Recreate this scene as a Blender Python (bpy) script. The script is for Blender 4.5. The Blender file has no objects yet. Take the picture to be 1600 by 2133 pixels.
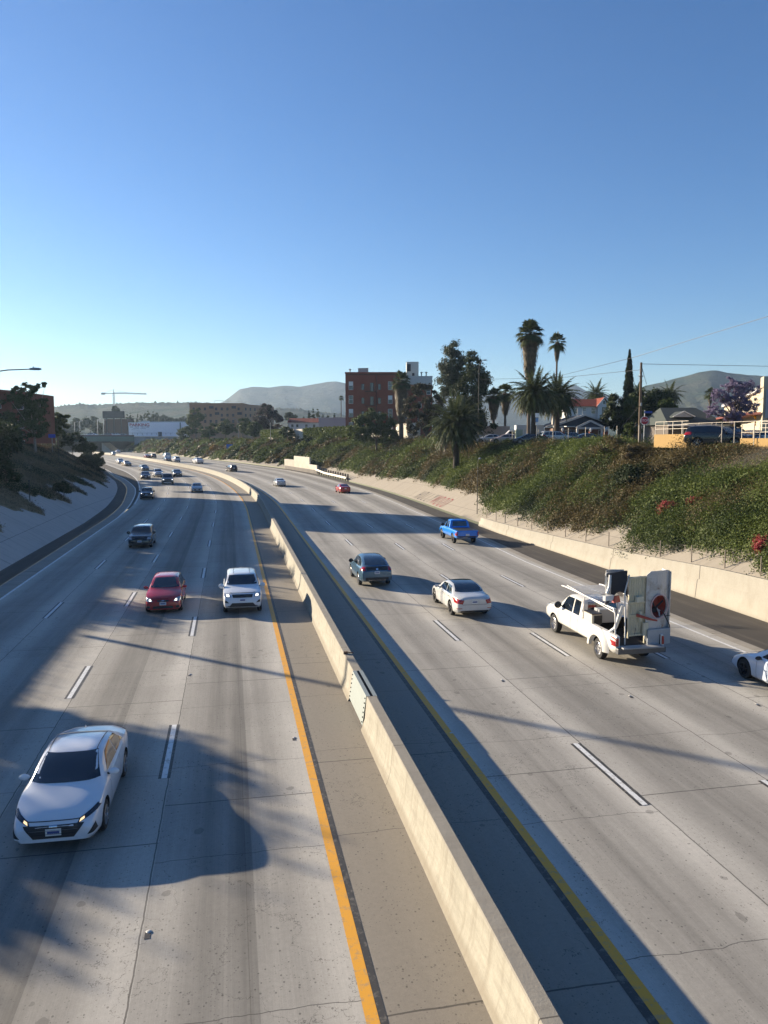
import bpy, bmesh, math, random
import numpy as np
from mathutils import Vector, Matrix
from mathutils.bvhtree import BVHTree
R = math.radians
random.seed(7); rng = np.random.default_rng(11)
S = bpy.context.scene
COL = S.collection

# ------------------------------------------------------------------ camera
CAMZ = 8.5
FPX, CX, CY, HOR = 1600.0, 800.0, 1066.5, 916.0
PITCH = math.atan((CY - HOR) / FPX)
cam_d = bpy.data.cameras.new('camera'); cam = bpy.data.objects.new('camera', cam_d); COL.objects.link(cam)
cam.location = (0, 0, CAMZ); cam.rotation_euler = (math.pi / 2 - PITCH, 0, 0)
cam_d.sensor_fit = 'HORIZONTAL'; cam_d.sensor_width = 36; cam_d.lens = 36 * FPX / 1600
cam_d.clip_start = 0.1; cam_d.clip_end = 20000
S.camera = cam
# ------------------------------------------------------------------ sky and sun
SUN_EL, SUN_AZ = R(15.6), R(149.0)         # azimuth measured from +X, counter-clockwise: the sun stands ahead-left
w = bpy.data.worlds.new('World'); S.world = w; w.use_nodes = True
nt = w.node_tree; nt.nodes.clear()
sky = nt.nodes.new('ShaderNodeTexSky'); sky.sky_type = 'NISHITA'; sky.sun_disc = False
sky.sun_elevation = SUN_EL; sky.sun_rotation = math.pi / 2 - SUN_AZ
sky.altitude = 100; sky.air_density = 1.0; sky.dust_density = 0.15; sky.ozone_density = 4.2
bg = nt.nodes.new('ShaderNodeBackground'); bg.inputs[1].default_value = 0.063
wo = nt.nodes.new('ShaderNodeOutputWorld')
hs = nt.nodes.new('ShaderNodeHueSaturation'); hs.inputs['Saturation'].default_value = 1.13; hs.inputs['Hue'].default_value = .507; nt.links.new(sky.outputs[0], hs.inputs['Color']); nt.links.new(hs.outputs[0], bg.inputs[0]); nt.links.new(bg.outputs[0], wo.inputs[0])
sun_d = bpy.data.lights.new('sun', 'SUN'); sun = bpy.data.objects.new('sun', sun_d); COL.objects.link(sun)
sun_d.energy = 5.0; sun_d.angle = R(0.53); sun_d.color = (1.0, 0.86, 0.66)
sd = Vector((math.cos(SUN_AZ) * math.cos(SUN_EL), math.sin(SUN_AZ) * math.cos(SUN_EL), math.sin(SUN_EL)))
sun.rotation_euler = sd.to_track_quat('Z', 'Y').to_euler(); sun.location = (-60, 40, 40)
S.view_settings.view_transform = 'Standard'; S.view_settings.look = 'None'
S.view_settings.exposure = 1.38; S.view_settings.gamma = 1.0

# ------------------------------------------------------------------ tagging helpers
def tag(o, label=None, cat=None, group=None, kind=None):
    if label: o['label'] = label
    if cat: o['category'] = cat
    if group: o['group'] = group
    if kind: o['kind'] = kind
    return o
def empty(name, loc=(0, 0, 0), rz=0.0, label=None, cat=None, group=None):
    o = bpy.data.objects.new(name, None); COL.objects.link(o); o.location = loc; o.rotation_euler = (0, 0, rz)
    o.empty_display_size = 0.3
    return tag(o, label, cat, group)

class MB:
    """collects boxes, bars, tubes, sheets; .build() links them as one mesh object"""
    def __init__(s): s.v = []; s.f = []; s.m = []; s.uv = None; s.mi = 0
    def add(s, vs, fs):
        b = len(s.v); s.v.extend([tuple(p) for p in vs]); s.f.extend([tuple(i + b for i in f) for f in fs]); s.m.extend([s.mi] * len(fs)); return s
    def box(s, c, d, rz=0.0, taper=1.0):
        x, y, z = [k / 2 for k in d]; cs, sn = math.cos(rz), math.sin(rz); P = []
        for sz, t in ((-1, 1), (1, taper)):
            for sx, sy in ((-1, -1), (1, -1), (1, 1), (-1, 1)):
                a, b = sx * x * t, sy * y * t
                P.append((c[0] + a * cs - b * sn, c[1] + a * sn + b * cs, c[2] + sz * z))
        return s.add(P, [(3, 2, 1, 0), (4, 5, 6, 7), (0, 1, 5, 4), (1, 2, 6, 5), (2, 3, 7, 6), (3, 0, 4, 7)])
    def bar(s, a, b, w_, h=None, n=4):
        """bar from a to b; n sided"""
        a = Vector(a); b = Vector(b); d = (b - a)
        if d.length < 1e-6: return s
        d.normalize(); up = Vector((0, 0, 1)) if abs(d.z) < .95 else Vector((0, 1, 0))
        x = d.cross(up).normalized(); y = x.cross(d).normalized(); h = h or w_; P = []
        for q in (a, b):
            for k in range(n):
                t = 2 * math.pi * (k + .5) / n; r = .7071 if n == 4 else .5
                P.append(q + x * math.cos(t) * w_ * r + y * math.sin(t) * h * r)
        F = [(k, (k + 1) % n, n + (k + 1) % n, n + k) for k in range(n)] + [tuple(range(n))[::-1], tuple(range(n, 2 * n))]
        return s.add(P, F)
    def tube(s, pts, rad, n=8, caps=True):
        pts = [Vector(p) for p in pts]; rad = rad if isinstance(rad, (list, tuple)) else [rad] * len(pts)
        base = len(s.v); V = []; px = None
        for i, p in enumerate(pts):
            d = (pts[min(i + 1, len(pts) - 1)] - pts[max(i - 1, 0)]).normalized()
            if px is None:
                up = Vector((0, 0, 1)) if abs(d.z) < .9 else Vector((0, 1, 0)); px = d.cross(up).normalized()
            x = (px - d * px.dot(d)).normalized(); y = d.cross(x); px = x
            for k in range(n):
                t = 2 * math.pi * k / n; V.append(p + (x * math.cos(t) + y * math.sin(t)) * rad[i])
        F = []
        for i in range(len(pts) - 1):
            for k in range(n):
                F.append((i * n + k, i * n + (k + 1) % n, (i + 1) * n + (k + 1) % n, (i + 1) * n + k))
        if caps: F.append(tuple(range(n))[::-1]); F.append(tuple(range((len(pts) - 1) * n, len(pts) * n)))
        return s.add(V, F)
    def lathe(s, prof, c=(0, 0, 0), axis='z', n=16):
        """prof: list of (r, h)"""
        V = []
        for r, h in prof:
            for k in range(n):
                t = 2 * math.pi * k / n; a, b = r * math.cos(t), r * math.sin(t)
                q = (a, b, h) if axis == 'z' else ((a, h, b) if axis == 'y' else (h, a, b))
                V.append((c[0] + q[0], c[1] + q[1], c[2] + q[2]))
        F = []
        for i in range(len(prof) - 1):
            for k in range(n):
                q = (i * n + k, i * n + (k + 1) % n, (i + 1) * n + (k + 1) % n, (i + 1) * n + k)
                F.append(q if axis != 'y' else q[::-1])
        return s.add(V, F)
    def quad(s, a, b, c, d): return s.add([a, b, c, d], [(0, 1, 2, 3)])
    def poly_prism(s, pts, z0, z1):
        n = len(pts); V = [(p[0], p[1], z0) for p in pts] + [(p[0], p[1], z1) for p in pts]
        return s.add(V, [tuple(range(n))[::-1], tuple(range(n, 2 * n))] + [(k, (k + 1) % n, n + (k + 1) % n, n + k) for k in range(n)])
    def build(s, name, mat, parent=None, smooth=False, bevel=0, **tg):
        me = bpy.data.meshes.new(name); me.from_pydata(s.v, [], s.f)
        mats = mat if isinstance(mat, (list, tuple)) else [mat]
        for m in mats: me.materials.append(m)
        if len(mats) > 1: me.polygons.foreach_set('material_index', s.m)
        if smooth: me.shade_smooth(); me.set_sharp_from_angle(angle=R(38 if smooth is True else smooth))
        me.update()
        o = bpy.data.objects.new(name, me); COL.objects.link(o)
        if parent: o.parent = parent
        if bevel:
            b = o.modifiers.new('b', 'BEVEL'); b.width = bevel; b.segments = 2; b.limit_method = 'ANGLE'
        return tag(o, **tg)

def np_mesh(name, V, F, mat, parent=None, uv=None, smooth=False, attr=None, **tg):
    """V (n,3) F (m,k) arrays, k = 3 or 4"""
    V = np.asarray(V, np.float32); F = np.asarray(F, np.int32); k = F.shape[1]
    me = bpy.data.meshes.new(name); me.vertices.add(len(V)); me.vertices.foreach_set('co', V.ravel())
    me.loops.add(F.size); me.loops.foreach_set('vertex_index', F.ravel())
    me.polygons.add(len(F)); me.polygons.foreach_set('loop_start', np.arange(0, F.size, k, dtype=np.int32))
    try: me.polygons.foreach_set('loop_total', np.full(len(F), k, np.int32))
    except Exception: pass
    me.update(calc_edges=True)
    if uv is not None:
        l = me.uv_layers.new(name='UVMap'); l.data.foreach_set('uv', np.asarray(uv, np.float32)[F.ravel()].ravel())
    if attr is not None:
        a = me.attributes.new('tone', 'FLOAT', 'POINT'); a.data.foreach_set('value', np.asarray(attr, np.float32))
    mats = mat if isinstance(mat, (list, tuple)) else [mat]
    for m in mats: me.materials.append(m)
    if smooth: me.shade_smooth()
    o = bpy.data.objects.new(name, me); COL.objects.link(o)
    if parent: o.parent = parent
    return tag(o, **tg)

# ------------------------------------------------------------------ node mini-language
class X:
    def __init__(s, T, sock): s.T = T; s.s = sock
    def _m(s, op, *a, clamp=False):
        n = s.T.nodes.new('ShaderNodeMath'); n.operation = op; n.use_clamp = clamp
        for i, q in enumerate((s,) + a):
            if isinstance(q, X): s.T.links.new(q.s, n.inputs[i])
            else: n.inputs[i].default_value = q
        return X(s.T, n.outputs[0])
    def __add__(s, o): return s._m('ADD', o)
    def __sub__(s, o): return s._m('SUBTRACT', o)
    def __mul__(s, o): return s._m('MULTIPLY', o)
    def __truediv__(s, o): return s._m('DIVIDE', o)
    __radd__ = __add__; __rmul__ = __mul__
    def __rsub__(s, o): return (s * -1) + o
    def fract(s): return s._m('FRACT')
    def floor(s): return s._m('FLOOR')
    def abs(s): return s._m('ABSOLUTE')
    def lt(s, o): return s._m('LESS_THAN', o)
    def gt(s, o): return s._m('GREATER_THAN', o)
    def max(s, o): return s._m('MAXIMUM', o)
    def min(s, o): return s._m('MINIMUM', o)
    def clamp(s): return s._m('ADD', 0.0, clamp=True)
    def sstep(s, a, b):
        n = s.T.nodes.new('ShaderNodeMapRange'); n.interpolation_type = 'SMOOTHSTEP'
        s.T.links.new(s.s, n.inputs[0]); n.inputs[1].default_value = a; n.inputs[2].default_value = b
        return X(s.T, n.outputs[0])
class Mat:
    def __init__(s, name, rough=.8, metal=0.0, spec=.5):
        s.m = bpy.data.materials.new(name); s.m.use_nodes = True; s.T = s.m.node_tree
        s.b = s.T.nodes['Principled BSDF']; s.b.inputs['Roughness'].default_value = rough
        s.b.inputs['Metallic'].default_value = metal; s.b.inputs['Specular IOR Level'].default_value = spec
    def co(s, kind='Object'):
        n = s.T.nodes.new('ShaderNodeTexCoord'); return n.outputs[kind]
    def sep(s, sock):
        n = s.T.nodes.new('ShaderNodeSeparateXYZ'); s.T.links.new(sock, n.inputs[0]); return [X(s.T, o) for o in n.outputs]
    def comb(s, x, y, z=0.0):
        n = s.T.nodes.new('ShaderNodeCombineXYZ')
        for i, q in enumerate((x, y, z)):
            if isinstance(q, X): s.T.links.new(q.s, n.inputs[i])
            else: n.inputs[i].default_value = q
        return n.outputs[0]
    def noise(s, co, scale, detail=3.0, rough=.55, dist=0.0):
        n = s.T.nodes.new('ShaderNodeTexNoise'); s.T.links.new(co, n.inputs['Vector'])
        n.inputs['Scale'].default_value = scale; n.inputs['Detail'].default_value = detail
        n.inputs['Roughness'].default_value = rough; n.inputs['Distortion'].default_value = dist
        return X(s.T, n.outputs[0])
    def voro(s, co, scale, rnd=1.0):
        n = s.T.nodes.new('ShaderNodeTexVoronoi'); s.T.links.new(co, n.inputs['Vector']); n.inputs['Scale'].default_value = scale
        n.inputs['Randomness'].default_value = rnd
        return X(s.T, n.outputs['Distance']), n.outputs['Color']
    def white(s, co):
        n = s.T.nodes.new('ShaderNodeTexWhiteNoise'); n.noise_dimensions = '3D'; s.T.links.new(co, n.inputs['Vector']); return X(s.T, n.outputs[0])
    def attr(s, name):
        n = s.T.nodes.new('ShaderNodeAttribute'); n.attribute_name = name; return X(s.T, n.outputs['Fac'])
    def mix(s, f, a, b, mode='MIX'):
        n = s.T.nodes.new('ShaderNodeMix'); n.data_type = 'RGBA'; n.blend_type = mode
        for sk, q in ((n.inputs[0], f), (n.inputs[6], a), (n.inputs[7], b)):
            if isinstance(q, X): s.T.links.new(q.s, sk)
            elif isinstance(q, bpy.types.NodeSocket): s.T.links.new(q, sk)
            elif isinstance(q, (int, float)): sk.default_value = q
            else: sk.default_value = (*q, 1.0)
        return n.outputs[2]
    def scale(s, col, f): return s.mix(1.0, col, s.comb(f, f, f) if isinstance(f, X) else (f, f, f), 'MULTIPLY')
    def out(s, col=None, rough=None, bump=None, bs=.3, bd=.02):
        if col is not None:
            if isinstance(col, bpy.types.NodeSocket): s.T.links.new(col, s.b.inputs['Base Color'])
            else: s.b.inputs['Base Color'].default_value = (*col, 1)
        if rough is not None: s.T.links.new(rough.s, s.b.inputs['Roughness'])
        if bump is not None:
            n = s.T.nodes.new('ShaderNodeBump'); n.inputs['Strength'].default_value = bs; n.inputs['Distance'].default_value = bd
            s.T.links.new(bump.s, n.inputs['Height']); s.T.links.new(n.outputs[0], s.b.inputs['Normal'])
        return s.m
_mc = {}
def plain(name, col, rough=.7, metal=0.0, var=.12, scale=3.0, spec=.5):
    """plain surface with slight procedural tone variation"""
    if name in _mc: return _mc[name]
    M = Mat(name, rough, metal, spec); n = M.noise(M.co(), scale, 4.0)
    f = n * (2 * var) + (1 - var)
    _mc[name] = M.out(M.scale(col, f)); return _mc[name]
def paint(name, col, rough=.25, metal=0.0, coat=.6):
    if name in _mc: return _mc[name]
    M = Mat(name, rough, metal); n = M.noise(M.co(), 2.5, 4.0); z = M.sep(M.co())[2]
    dirt = (n * 1.2 - .25).clamp() * (1 - z.sstep(.2, .9)) * .45 + n * .06
    M.b.inputs['Coat Weight'].default_value = coat; M.b.inputs['Coat Roughness'].default_value = .05
    _mc[name] = M.out(M.mix(dirt, col, (.16, .14, .12))); return _mc[name]
def emis(name, col, e):
    if name in _mc: return _mc[name]
    M = Mat(name, .2); M.b.inputs['Emission Color'].default_value = (*col, 1); M.b.inputs['Emission Strength'].default_value = e
    _mc[name] = M.out(col); return _mc[name]

# ------------------------------------------------------------------ the alignment of the freeway
_sk = [(-40, -.2), (90, -.2), (110, -.235), (135, -.275), (160, -.31), (190, -.365), (230, -.44), (300, -.455), (400, -.50), (620, -.60), (760, -.6)]
_Y = np.arange(-40, 760.5, .5); _s = np.interp(_Y, [a for a, b in _sk], [b for a, b in _sk])
_Xc = np.concatenate([[0], np.cumsum((_s[1:] + _s[:-1]) * .25)]); _Xc += 1.62 - np.interp(10.47, _Y, _Xc)
_U = np.concatenate([[0], np.cumsum(np.sqrt(1 + ((_s[1:] + _s[:-1]) / 2) ** 2) * .5)])
def cX(Y): return np.interp(Y, _Y, _Xc)
def sl(Y): return np.interp(Y, _Y, _s)
def arc(Y): return np.interp(Y, _Y, _U)
def tw(Y):
    u = np.clip((np.asarray(Y, float) - 110) / 210, 0, 1); return 1 - .28 * (u * u * (3 - 2 * u))
def rp(Y, o, z=0.0):
    """point of the freeway corridor: Y along, o = distance right of the median barrier's west foot, z height above road;
    the road climbs gently beyond 110 m"""
    Y = np.asarray(Y, float); s = sl(Y); n = np.sqrt(1 + s * s); x = cX(Y) + o / n; y = Y - s * o / n
    t = tw(y); return np.stack([x * t, y * t, CAMZ + t * (np.asarray(z, float) - CAMZ) + 0 * x], -1)
def gp(x, y, z=0.0):
    """photograph pixel (1600x2133) on the plane z -> real point of the corridor"""
    phi = PITCH + math.atan((y - CY) / FPX); Y = (CAMZ - z) / math.tan(phi); zc = Y * math.cos(PITCH) + (CAMZ - z) * math.sin(PITCH)
    t = float(tw(Y)); return Vector(((x - CX) / FPX * zc * t, Y * t, CAMZ + t * (z - CAMZ)))
def at(x, y, D):
    """pixel at the real distance D ahead"""
    phi = PITCH + math.atan((y - CY) / FPX); z = CAMZ - D * math.tan(phi); zc = D * math.cos(PITCH) + (CAMZ - z) * math.sin(PITCH)
    return Vector(((x - CX) / FPX * zc, D, z))
def heading(Y):
    """angle of the travel direction (away from the camera) at plane distance Y"""
    a = rp(Y - 1, 0); b = rp(Y + 1, 0); d = b - a; return math.atan2(d[1], d[0])
def strip(name, Ys, offs, zs, mat, parent=None, **tg):
    """sheet over rows Ys; offs/zs: list per column of value or function of Y"""
    Ys = np.asarray(Ys, float); cols = []
    for o, z in zip(offs, zs):
        o = o(Ys) if callable(o) else np.full_like(Ys, o); z = z(Ys) if callable(z) else np.full_like(Ys, z); cols.append((o, z))
    n, m = len(Ys), len(cols); V = np.zeros((n, m, 3)); UV = np.zeros((n, m, 2)); u = arc(Ys)
    for j, (o, z) in enumerate(cols): V[:, j] = rp(Ys, o, z); UV[:, j, 0] = o; UV[:, j, 1] = u
    I = np.arange(n * m).reshape(n, m); F = np.stack([I[:-1, :-1], I[:-1, 1:], I[1:, 1:], I[1:, :-1]], -1).reshape(-1, 4)
    return np_mesh(name, V.reshape(-1, 3), F, mat, parent, uv=UV.reshape(-1, 2), **tg)
# ================================================================== THE SETTING
def ip(*kv):
    xs, ys = [k[0] for k in kv], [k[1] for k in kv]
    return lambda Y: np.interp(Y, xs, ys)
fR = ip((35, 20.8), (66, 20.2), (92, 20.8), (125, 22), (148, 22.5), (205, 25.0), (235, 25.6), (263, 26.5), (400, 27))   # right foot of slope
eR = ip((50, 16.5), (62, 17.1), (92, 17.9), (122, 19.2), (148, 19.9), (205, 22.8), (235, 23.3), (263, 24.3), (400, 24.5))  # right edge line
kR = lambda Y: eR(Y) / 16.5
cL = ip((87, -15.9), (103, -16.5), (114, -17), (126, -17.5), (140, -18.2), (157, -19.6), (178, -21.3), (200, -23.2), (760, -24))      # left curb line
gL = ip((87, -16.95), (103, -17.5), (124, -18.7), (140, -19.5), (162, -21.2), (180, -22.9), (200, -23.8), (760, -24.4))
fL = ip((82, -18.4), (100, -19), (120, -20), (141, -21.1), (162, -22.4), (176, -23.5), (200, -25), (230, -27), (760, -27))
mL = ip((100, -15.95), (147, -17.8), (166, -18.4), (196, -19.2), (230, -19.8), (760, -20))

def concrete_road():
    M = Mat('road_concrete', .82, spec=.35); uv = M.co('UV'); u, v, _ = M.sep(uv)
    big = M.noise(uv, .35, 4.0); fine = M.noise(uv, 9.0, 4.0, .7); streaky = M.noise(M.comb(u * 3.0, v * .06), 1.0, 4.0, .6); grit = M.noise(uv, 38.0, 2.0, .8)
    au = u.abs()
    # which lane (3.6 m) and where inside it
    le = (u.lt(0.0)) * ((au - 1.7) / 3.58) + (u.gt(0.0)) * ((au - 2.3) / 3.55)
    lf = le.fract(); li = le.floor()
    inl = le.gt(0.0)
    # oil and rubber: broad darker band down the middle of each lane
    band = (1 - ((lf - .5).abs() * 2.4)).clamp() * inl
    band = band * (.25 + streaky * .9)
    # slabs of their own tone
    slab = M.white(M.comb(li, (v / 4.57 + M.white(M.comb(li, 3.0, 1.0)) * 0.0).floor(), 2.0))
    lanet = M.white(M.comb(li, u.lt(0.0) * 3.0, 5.0)); half = (lf.gt(.46)) * (li.lt(1.5)) * (u.lt(0.0))
    c = M.mix(big, (.38, .352, .305), (.48, .452, .395))
    c = M.scale(c, (slab * .09 + .955)); c = M.scale(c, lanet * .12 + .94)
    groove = M.noise(M.comb(u * 55.0, v * .35), 1.0, 2.0, .6); c = M.scale(c, groove * .26 + .87)
    wheel_ = (1 - (((lf - .5).abs() - .24).abs() * 7.0)).clamp() * inl
    c = M.scale(c, 1 - band * .66 - wheel_ * .14); c = M.scale(c, 1 - half * .36 * (streaky * .8 + .35))
    patchy = M.noise(M.comb(u * .9, v * .22), 1.0, 6.0, .7); c = M.scale(c, patchy * .5 + .75)
    # the median strip is browner
    med = (u.gt(-1.7)) * (u.lt(2.4)); c = M.mix(med * .8, c, M.mix(streaky, (.20, .172, .132), (.27, .235, .185)))
    # pits and stones
    vd, vc = M.voro(M.comb(u, v * .8), 8.5); vs = X(M.T, M.sep(vc)[0].s)
    pit = (vd.lt(.155)) * (vs.gt(.35)) * M.noise(uv, .5, 2.0).sstep(.32, .58); vd3, vc3 = M.voro(uv, 17.0); pit2 = (vd3.lt(.22)) * (M.sep(vc3)[0].gt(.5)) * M.noise(uv, .8, 2.0).sstep(.35, .6)
    c = M.scale(c, 1 - pit * .5); c = M.scale(c, 1 - pit2 * .34)
    crk = ((M.noise(uv, .55, 6.0, .62) - .5).abs().lt(.0022)) * (M.noise(uv, .13, 2.0).gt(.55)); c = M.scale(c, 1 - crk * .45); c = M.scale(c, fine * .34 + .83); c = M.scale(c, grit * .36 + .82)
    vd2, vc2 = M.voro(M.comb(u, v * .7), 1.1); blot = (vd2 + M.noise(uv, 3.0) * .3).lt(.235) * (M.sep(vc2)[1].gt(.62))
    c = M.scale(c, 1 - blot * .3)
    # joints: longitudinal at lane lines, transverse every slab with a wobble
    wob = M.noise(uv, 2.2, 3.0) * .06
    jl = ((le + wob * .25 - .01).fract() - .006).abs().lt(.0042) * inl
    jt = (((v + M.noise(M.comb(u * .8, v * .05), 1.0) * .35 + wob + li * .35) / 4.57).fract() - .5).abs().lt(.0019)
    jt2 = (((v + li * 1.7 + wob) / 9.14).fract() - .5).abs().lt(.0020)
    jt = (jt * (M.white(M.comb((v / 4.57).floor(), li, 9.0)).gt(.3))).max(jt2)
    jm = ((lf - .5).abs().lt(.0016)) * (li.lt(.5)) * (u.lt(0.0)) * .6
    c = M.mix((jl.max(jt).max(jm)) * .72, c, (.045, .04, .035))
    return M.out(c, bump=fine * .5 + grit * .5 - jt * 1.0, bs=.25, bd=.01)
M_road = concrete_road()
def asphalt():
    M = Mat('asphalt', .9, spec=.25); uv = M.co('UV'); n = M.noise(uv, .5, 4.0); g = M.noise(uv, 30, 2, .8); d = M.noise(uv, 3.0, 4.0, .7)
    u, v, _ = M.sep(uv)
    c = M.mix(n, (.052, .046, .04), (.088, .078, .066)); c = M.scale(c, g * .5 + .75)
    dust = M.noise(M.comb(u * 2.0, v * .12), 1.0, 4.0).sstep(.5, .75) * .4
    c = M.mix(dust, c, (.17, .145, .115)); c = M.mix(d.sstep(.66, .7) * .3, c, (.22, .19, .16))
    return M.out(c, bump=g, bs=.2, bd=.01)
M_asph = asphalt()
def old_concrete(name, a, b, jv=0.0, ju=0.0, stain=.35):
    M = Mat(name, .85, spec=.3); uv = M.co('UV'); u, v, _ = M.sep(uv); n = M.noise(uv, .45, 5.0, .65); f = M.noise(uv, 8.0, 4.0, .7)
    st = M.noise(M.comb(u * .35, v * 1.6), 1.0, 5.0, .65); c = M.mix(n, a, b); c = M.scale(c, f * .3 + .85)
    c = M.mix(st.sstep(.45, .8) * stain, c, (.13, .115, .095))
    if jv: c = M.mix((((v + M.noise(uv, .8) * .2) / jv).fract() - .5).abs().lt(.012 / jv * 2.2) * .7, c, (.06, .05, .04))
    if ju: c = M.mix(((u / ju).fract() - .5).abs().lt(.012 / ju * 2) * .55, c, (.08, .07, .06))
    return M.out(c, bump=f, bs=.25, bd=.02)
M_apron = old_concrete('slope_concrete', (.25, .22, .175), (.35, .305, .245), jv=6.1, ju=2.6)
M_apronL = old_concrete('slope_concrete_left', (.42, .36, .31), (.54, .46, .40), jv=13.0, ju=3.1)
M_gutter = old_concrete('gutter_concrete', (.25, .225, .185), (.36, .325, .27), jv=4.6, stain=.6)
def barrier_mat():
    M = Mat('barrier_concrete', .85, spec=.3); uv = M.co('UV'); co = M.co(); u, v, _ = M.sep(uv); x, y, z = M.sep(co)
    n = M.noise(co, 1.3, 5.0, .65); f = M.noise(co, 14.0, 4.0, .7); form = M.noise(M.comb(x * 4, y * 1.2, z * 9), 1.0, 3.0)
    run = M.noise(M.comb(v * 5.0, z * .5), 1.0, 4.0, .6)
    c = M.mix(n, (.25, .235, .19), (.37, .345, .285)); c = M.scale(c, form * .5 + .75); scuff = M.noise(M.comb(v * .8, z * 14.0), 1.0, 5.0, .7); c = M.mix(scuff.sstep(.60, .72) * (z.lt(.75)) * .35, c, (.10, .09, .08)); c = M.scale(c, f * .28 + .86)
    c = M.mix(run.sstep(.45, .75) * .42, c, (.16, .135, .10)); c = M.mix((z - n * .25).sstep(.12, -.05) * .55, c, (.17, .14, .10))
    topm = (u.gt(.14)) * (u.lt(.46)); c = M.mix(topm * .55, c, (.25, .22, .18))
    c = M.mix((((v / 9.14).fract() - .5).abs().lt(.0014)) * .8, c, (.07, .06, .05))
    return M.out(c, bump=f * .6 + form * .6, bs=.35, bd=.03)
M_barr = barrier_mat()
M_soil = plain('bank_soil', (.16, .115, .07), .95, var=.35, scale=.8)
M_topsoil = plain('street_ground', (.13, .12, .105), .95, var=.2, scale=.3)

Yr = np.concatenate([np.arange(-30, 120, 1.5), np.arange(120, 330, 3), np.arange(330, 760.1, 10)])
road = strip('freeway_road', Yr, [mL] + [-12.4, -8.9, -5.3, -1.7, 0, .6, 2.4] + [lambda Y, q=q: q * kR(Y) for q in (5.7, 9.3, 12.95, 16.5)] + [lambda Y: eR(Y) + .55], [0] * 13, M_road, kind='structure')
# UV in lane metres so that the joints follow the lanes where the carriageway widens
def reuv(o, ncol):
    l = o.data.uv_layers[0].data; n = len(l); a = np.zeros(n * 2, np.float32); l.foreach_get('uv', a); a = a.reshape(-1, 2)
    vi = np.zeros(n, np.int32); o.data.loops.foreach_get('vertex_index', vi); row = vi // ncol; k = kR(Yr[row]); m = a[:, 0] > 2.5; a[m, 0] /= k[m]; l.foreach_set('uv', a.ravel())
reuv(road, 13)
sh_r = strip('right_shoulder', Yr, [lambda Y: eR(Y) + .95, lambda Y: fR(Y) + .3], [.004, .02], M_asph, kind='structure')
gu_r = strip('right_gutter', Yr, [lambda Y: eR(Y) + .5, lambda Y: eR(Y) + .72, lambda Y: eR(Y) + 1.0], [.004, .02, .012], M_gutter, kind='structure')
Yg = Yr[Yr > 97]
gore = strip('left_gore_asphalt', Yg, [lambda Y: cL(Y) - .1, lambda Y: mL(Y) + .05], [-.004, -.001], M_asph, kind='structure')
sh_l = strip('left_shoulder', Yr, [lambda Y: fL(Y) - .3, lambda Y: gL(Y) - .02], [.02, .004], M_asph, kind='structure')
gu_l = strip('left_gutter', Yr, [gL, lambda Y: (gL(Y) + cL(Y)) / 2 - .1, lambda Y: cL(Y) + .02], [.008, .03, .006], M_gutter, kind='structure')

# ---- painted markings (children of the road)
def mark_mat(name, c, wear=.25):
    M = Mat(name, .6); co = M.co(); n = M.noise(co, 6.0, 5.0, .7); g = M.noise(co, 1.2, 3.0)
    k = M.noise(co, 22.0, 3.0, .7); return M.out(M.mix(n.sstep(.50, .66) * wear * 1.3 + g * .14 + k.sstep(.58, .7) * wear * .8, c, (.27, .24, .19)))
M_wht = mark_mat('white_marking', (.72, .72, .70), .45); M_yel = mark_mat('yellow_marking', (.78, .36, .015), .35); M_blk = mark_mat('black_marking', (.03, .028, .026), .3)
Yl = np.concatenate([np.arange(-20, 120, 1.0), np.arange(120, 330, 2), np.arange(330, 560, 6)])
def line(name, oa, ob, z, m, Ys=Yl): return strip(name, Ys, [oa, ob], [z, z], m, road)
line('yellow_edge_line', -1.84, -1.64, .008, M_yel); line('dark_contrast_line', -1.64, -1.52, .005, M_blk)
line('yellow_edge_line', 2.36, 2.56, .008, M_yel); line('dark_contrast_line', 2.2, 2.36, .005, M_blk)
line('white_edge_line', lambda Y: eR(Y) - .07, lambda Y: eR(Y) + .07, .008, M_wht)
line('white_edge_line', lambda Y: cL(Y) + .0, lambda Y: cL(Y) + .15, .010, M_wht)
line('white_edge_line', lambda Y: mL(Y) + .1, lambda Y: mL(Y) + .26, .008, M_wht, Yl[Yl > 104])
def dashes(offs, phase, side):
    V = []; F = []; Vb = []; Fb = []
    for o, ph in zip(offs, phase):
        st = 14.1 if side < 0 else 14.75; y0 = ph - st * 4
        while y0 < 420:
            ys = np.linspace(y0, y0 + 3.66, 4)
            for (VV, FF, hw, z, ex) in ((V, F, .07, .009, 0), (Vb, Fb, .15, .005, 0)):
                k = kR(ys) if side > 0 else 1.0; b = len(VV)
                A = rp(ys, (o - hw) * k, z); B = rp(ys, (o + hw) * k, z)
                for a_, b_ in zip(A, B): VV.append(a_); VV.append(b_)
                for i in range(3): FF.append((b + 2 * i, b + 2 * i + 1, b + 2 * i + 3, b + 2 * i + 2))
            y0 += st
    np_mesh('white_lane_dashes', V, F, M_wht, road); np_mesh('black_dash_borders', Vb, Fb, M_blk, road)
dashes([-5.42, -9.0, -12.45], [19.7, 26.4, 38.5], -1)
dashes([5.72, 9.3, 12.95], [16.1, 27.8, 41.5], 1)
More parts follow.
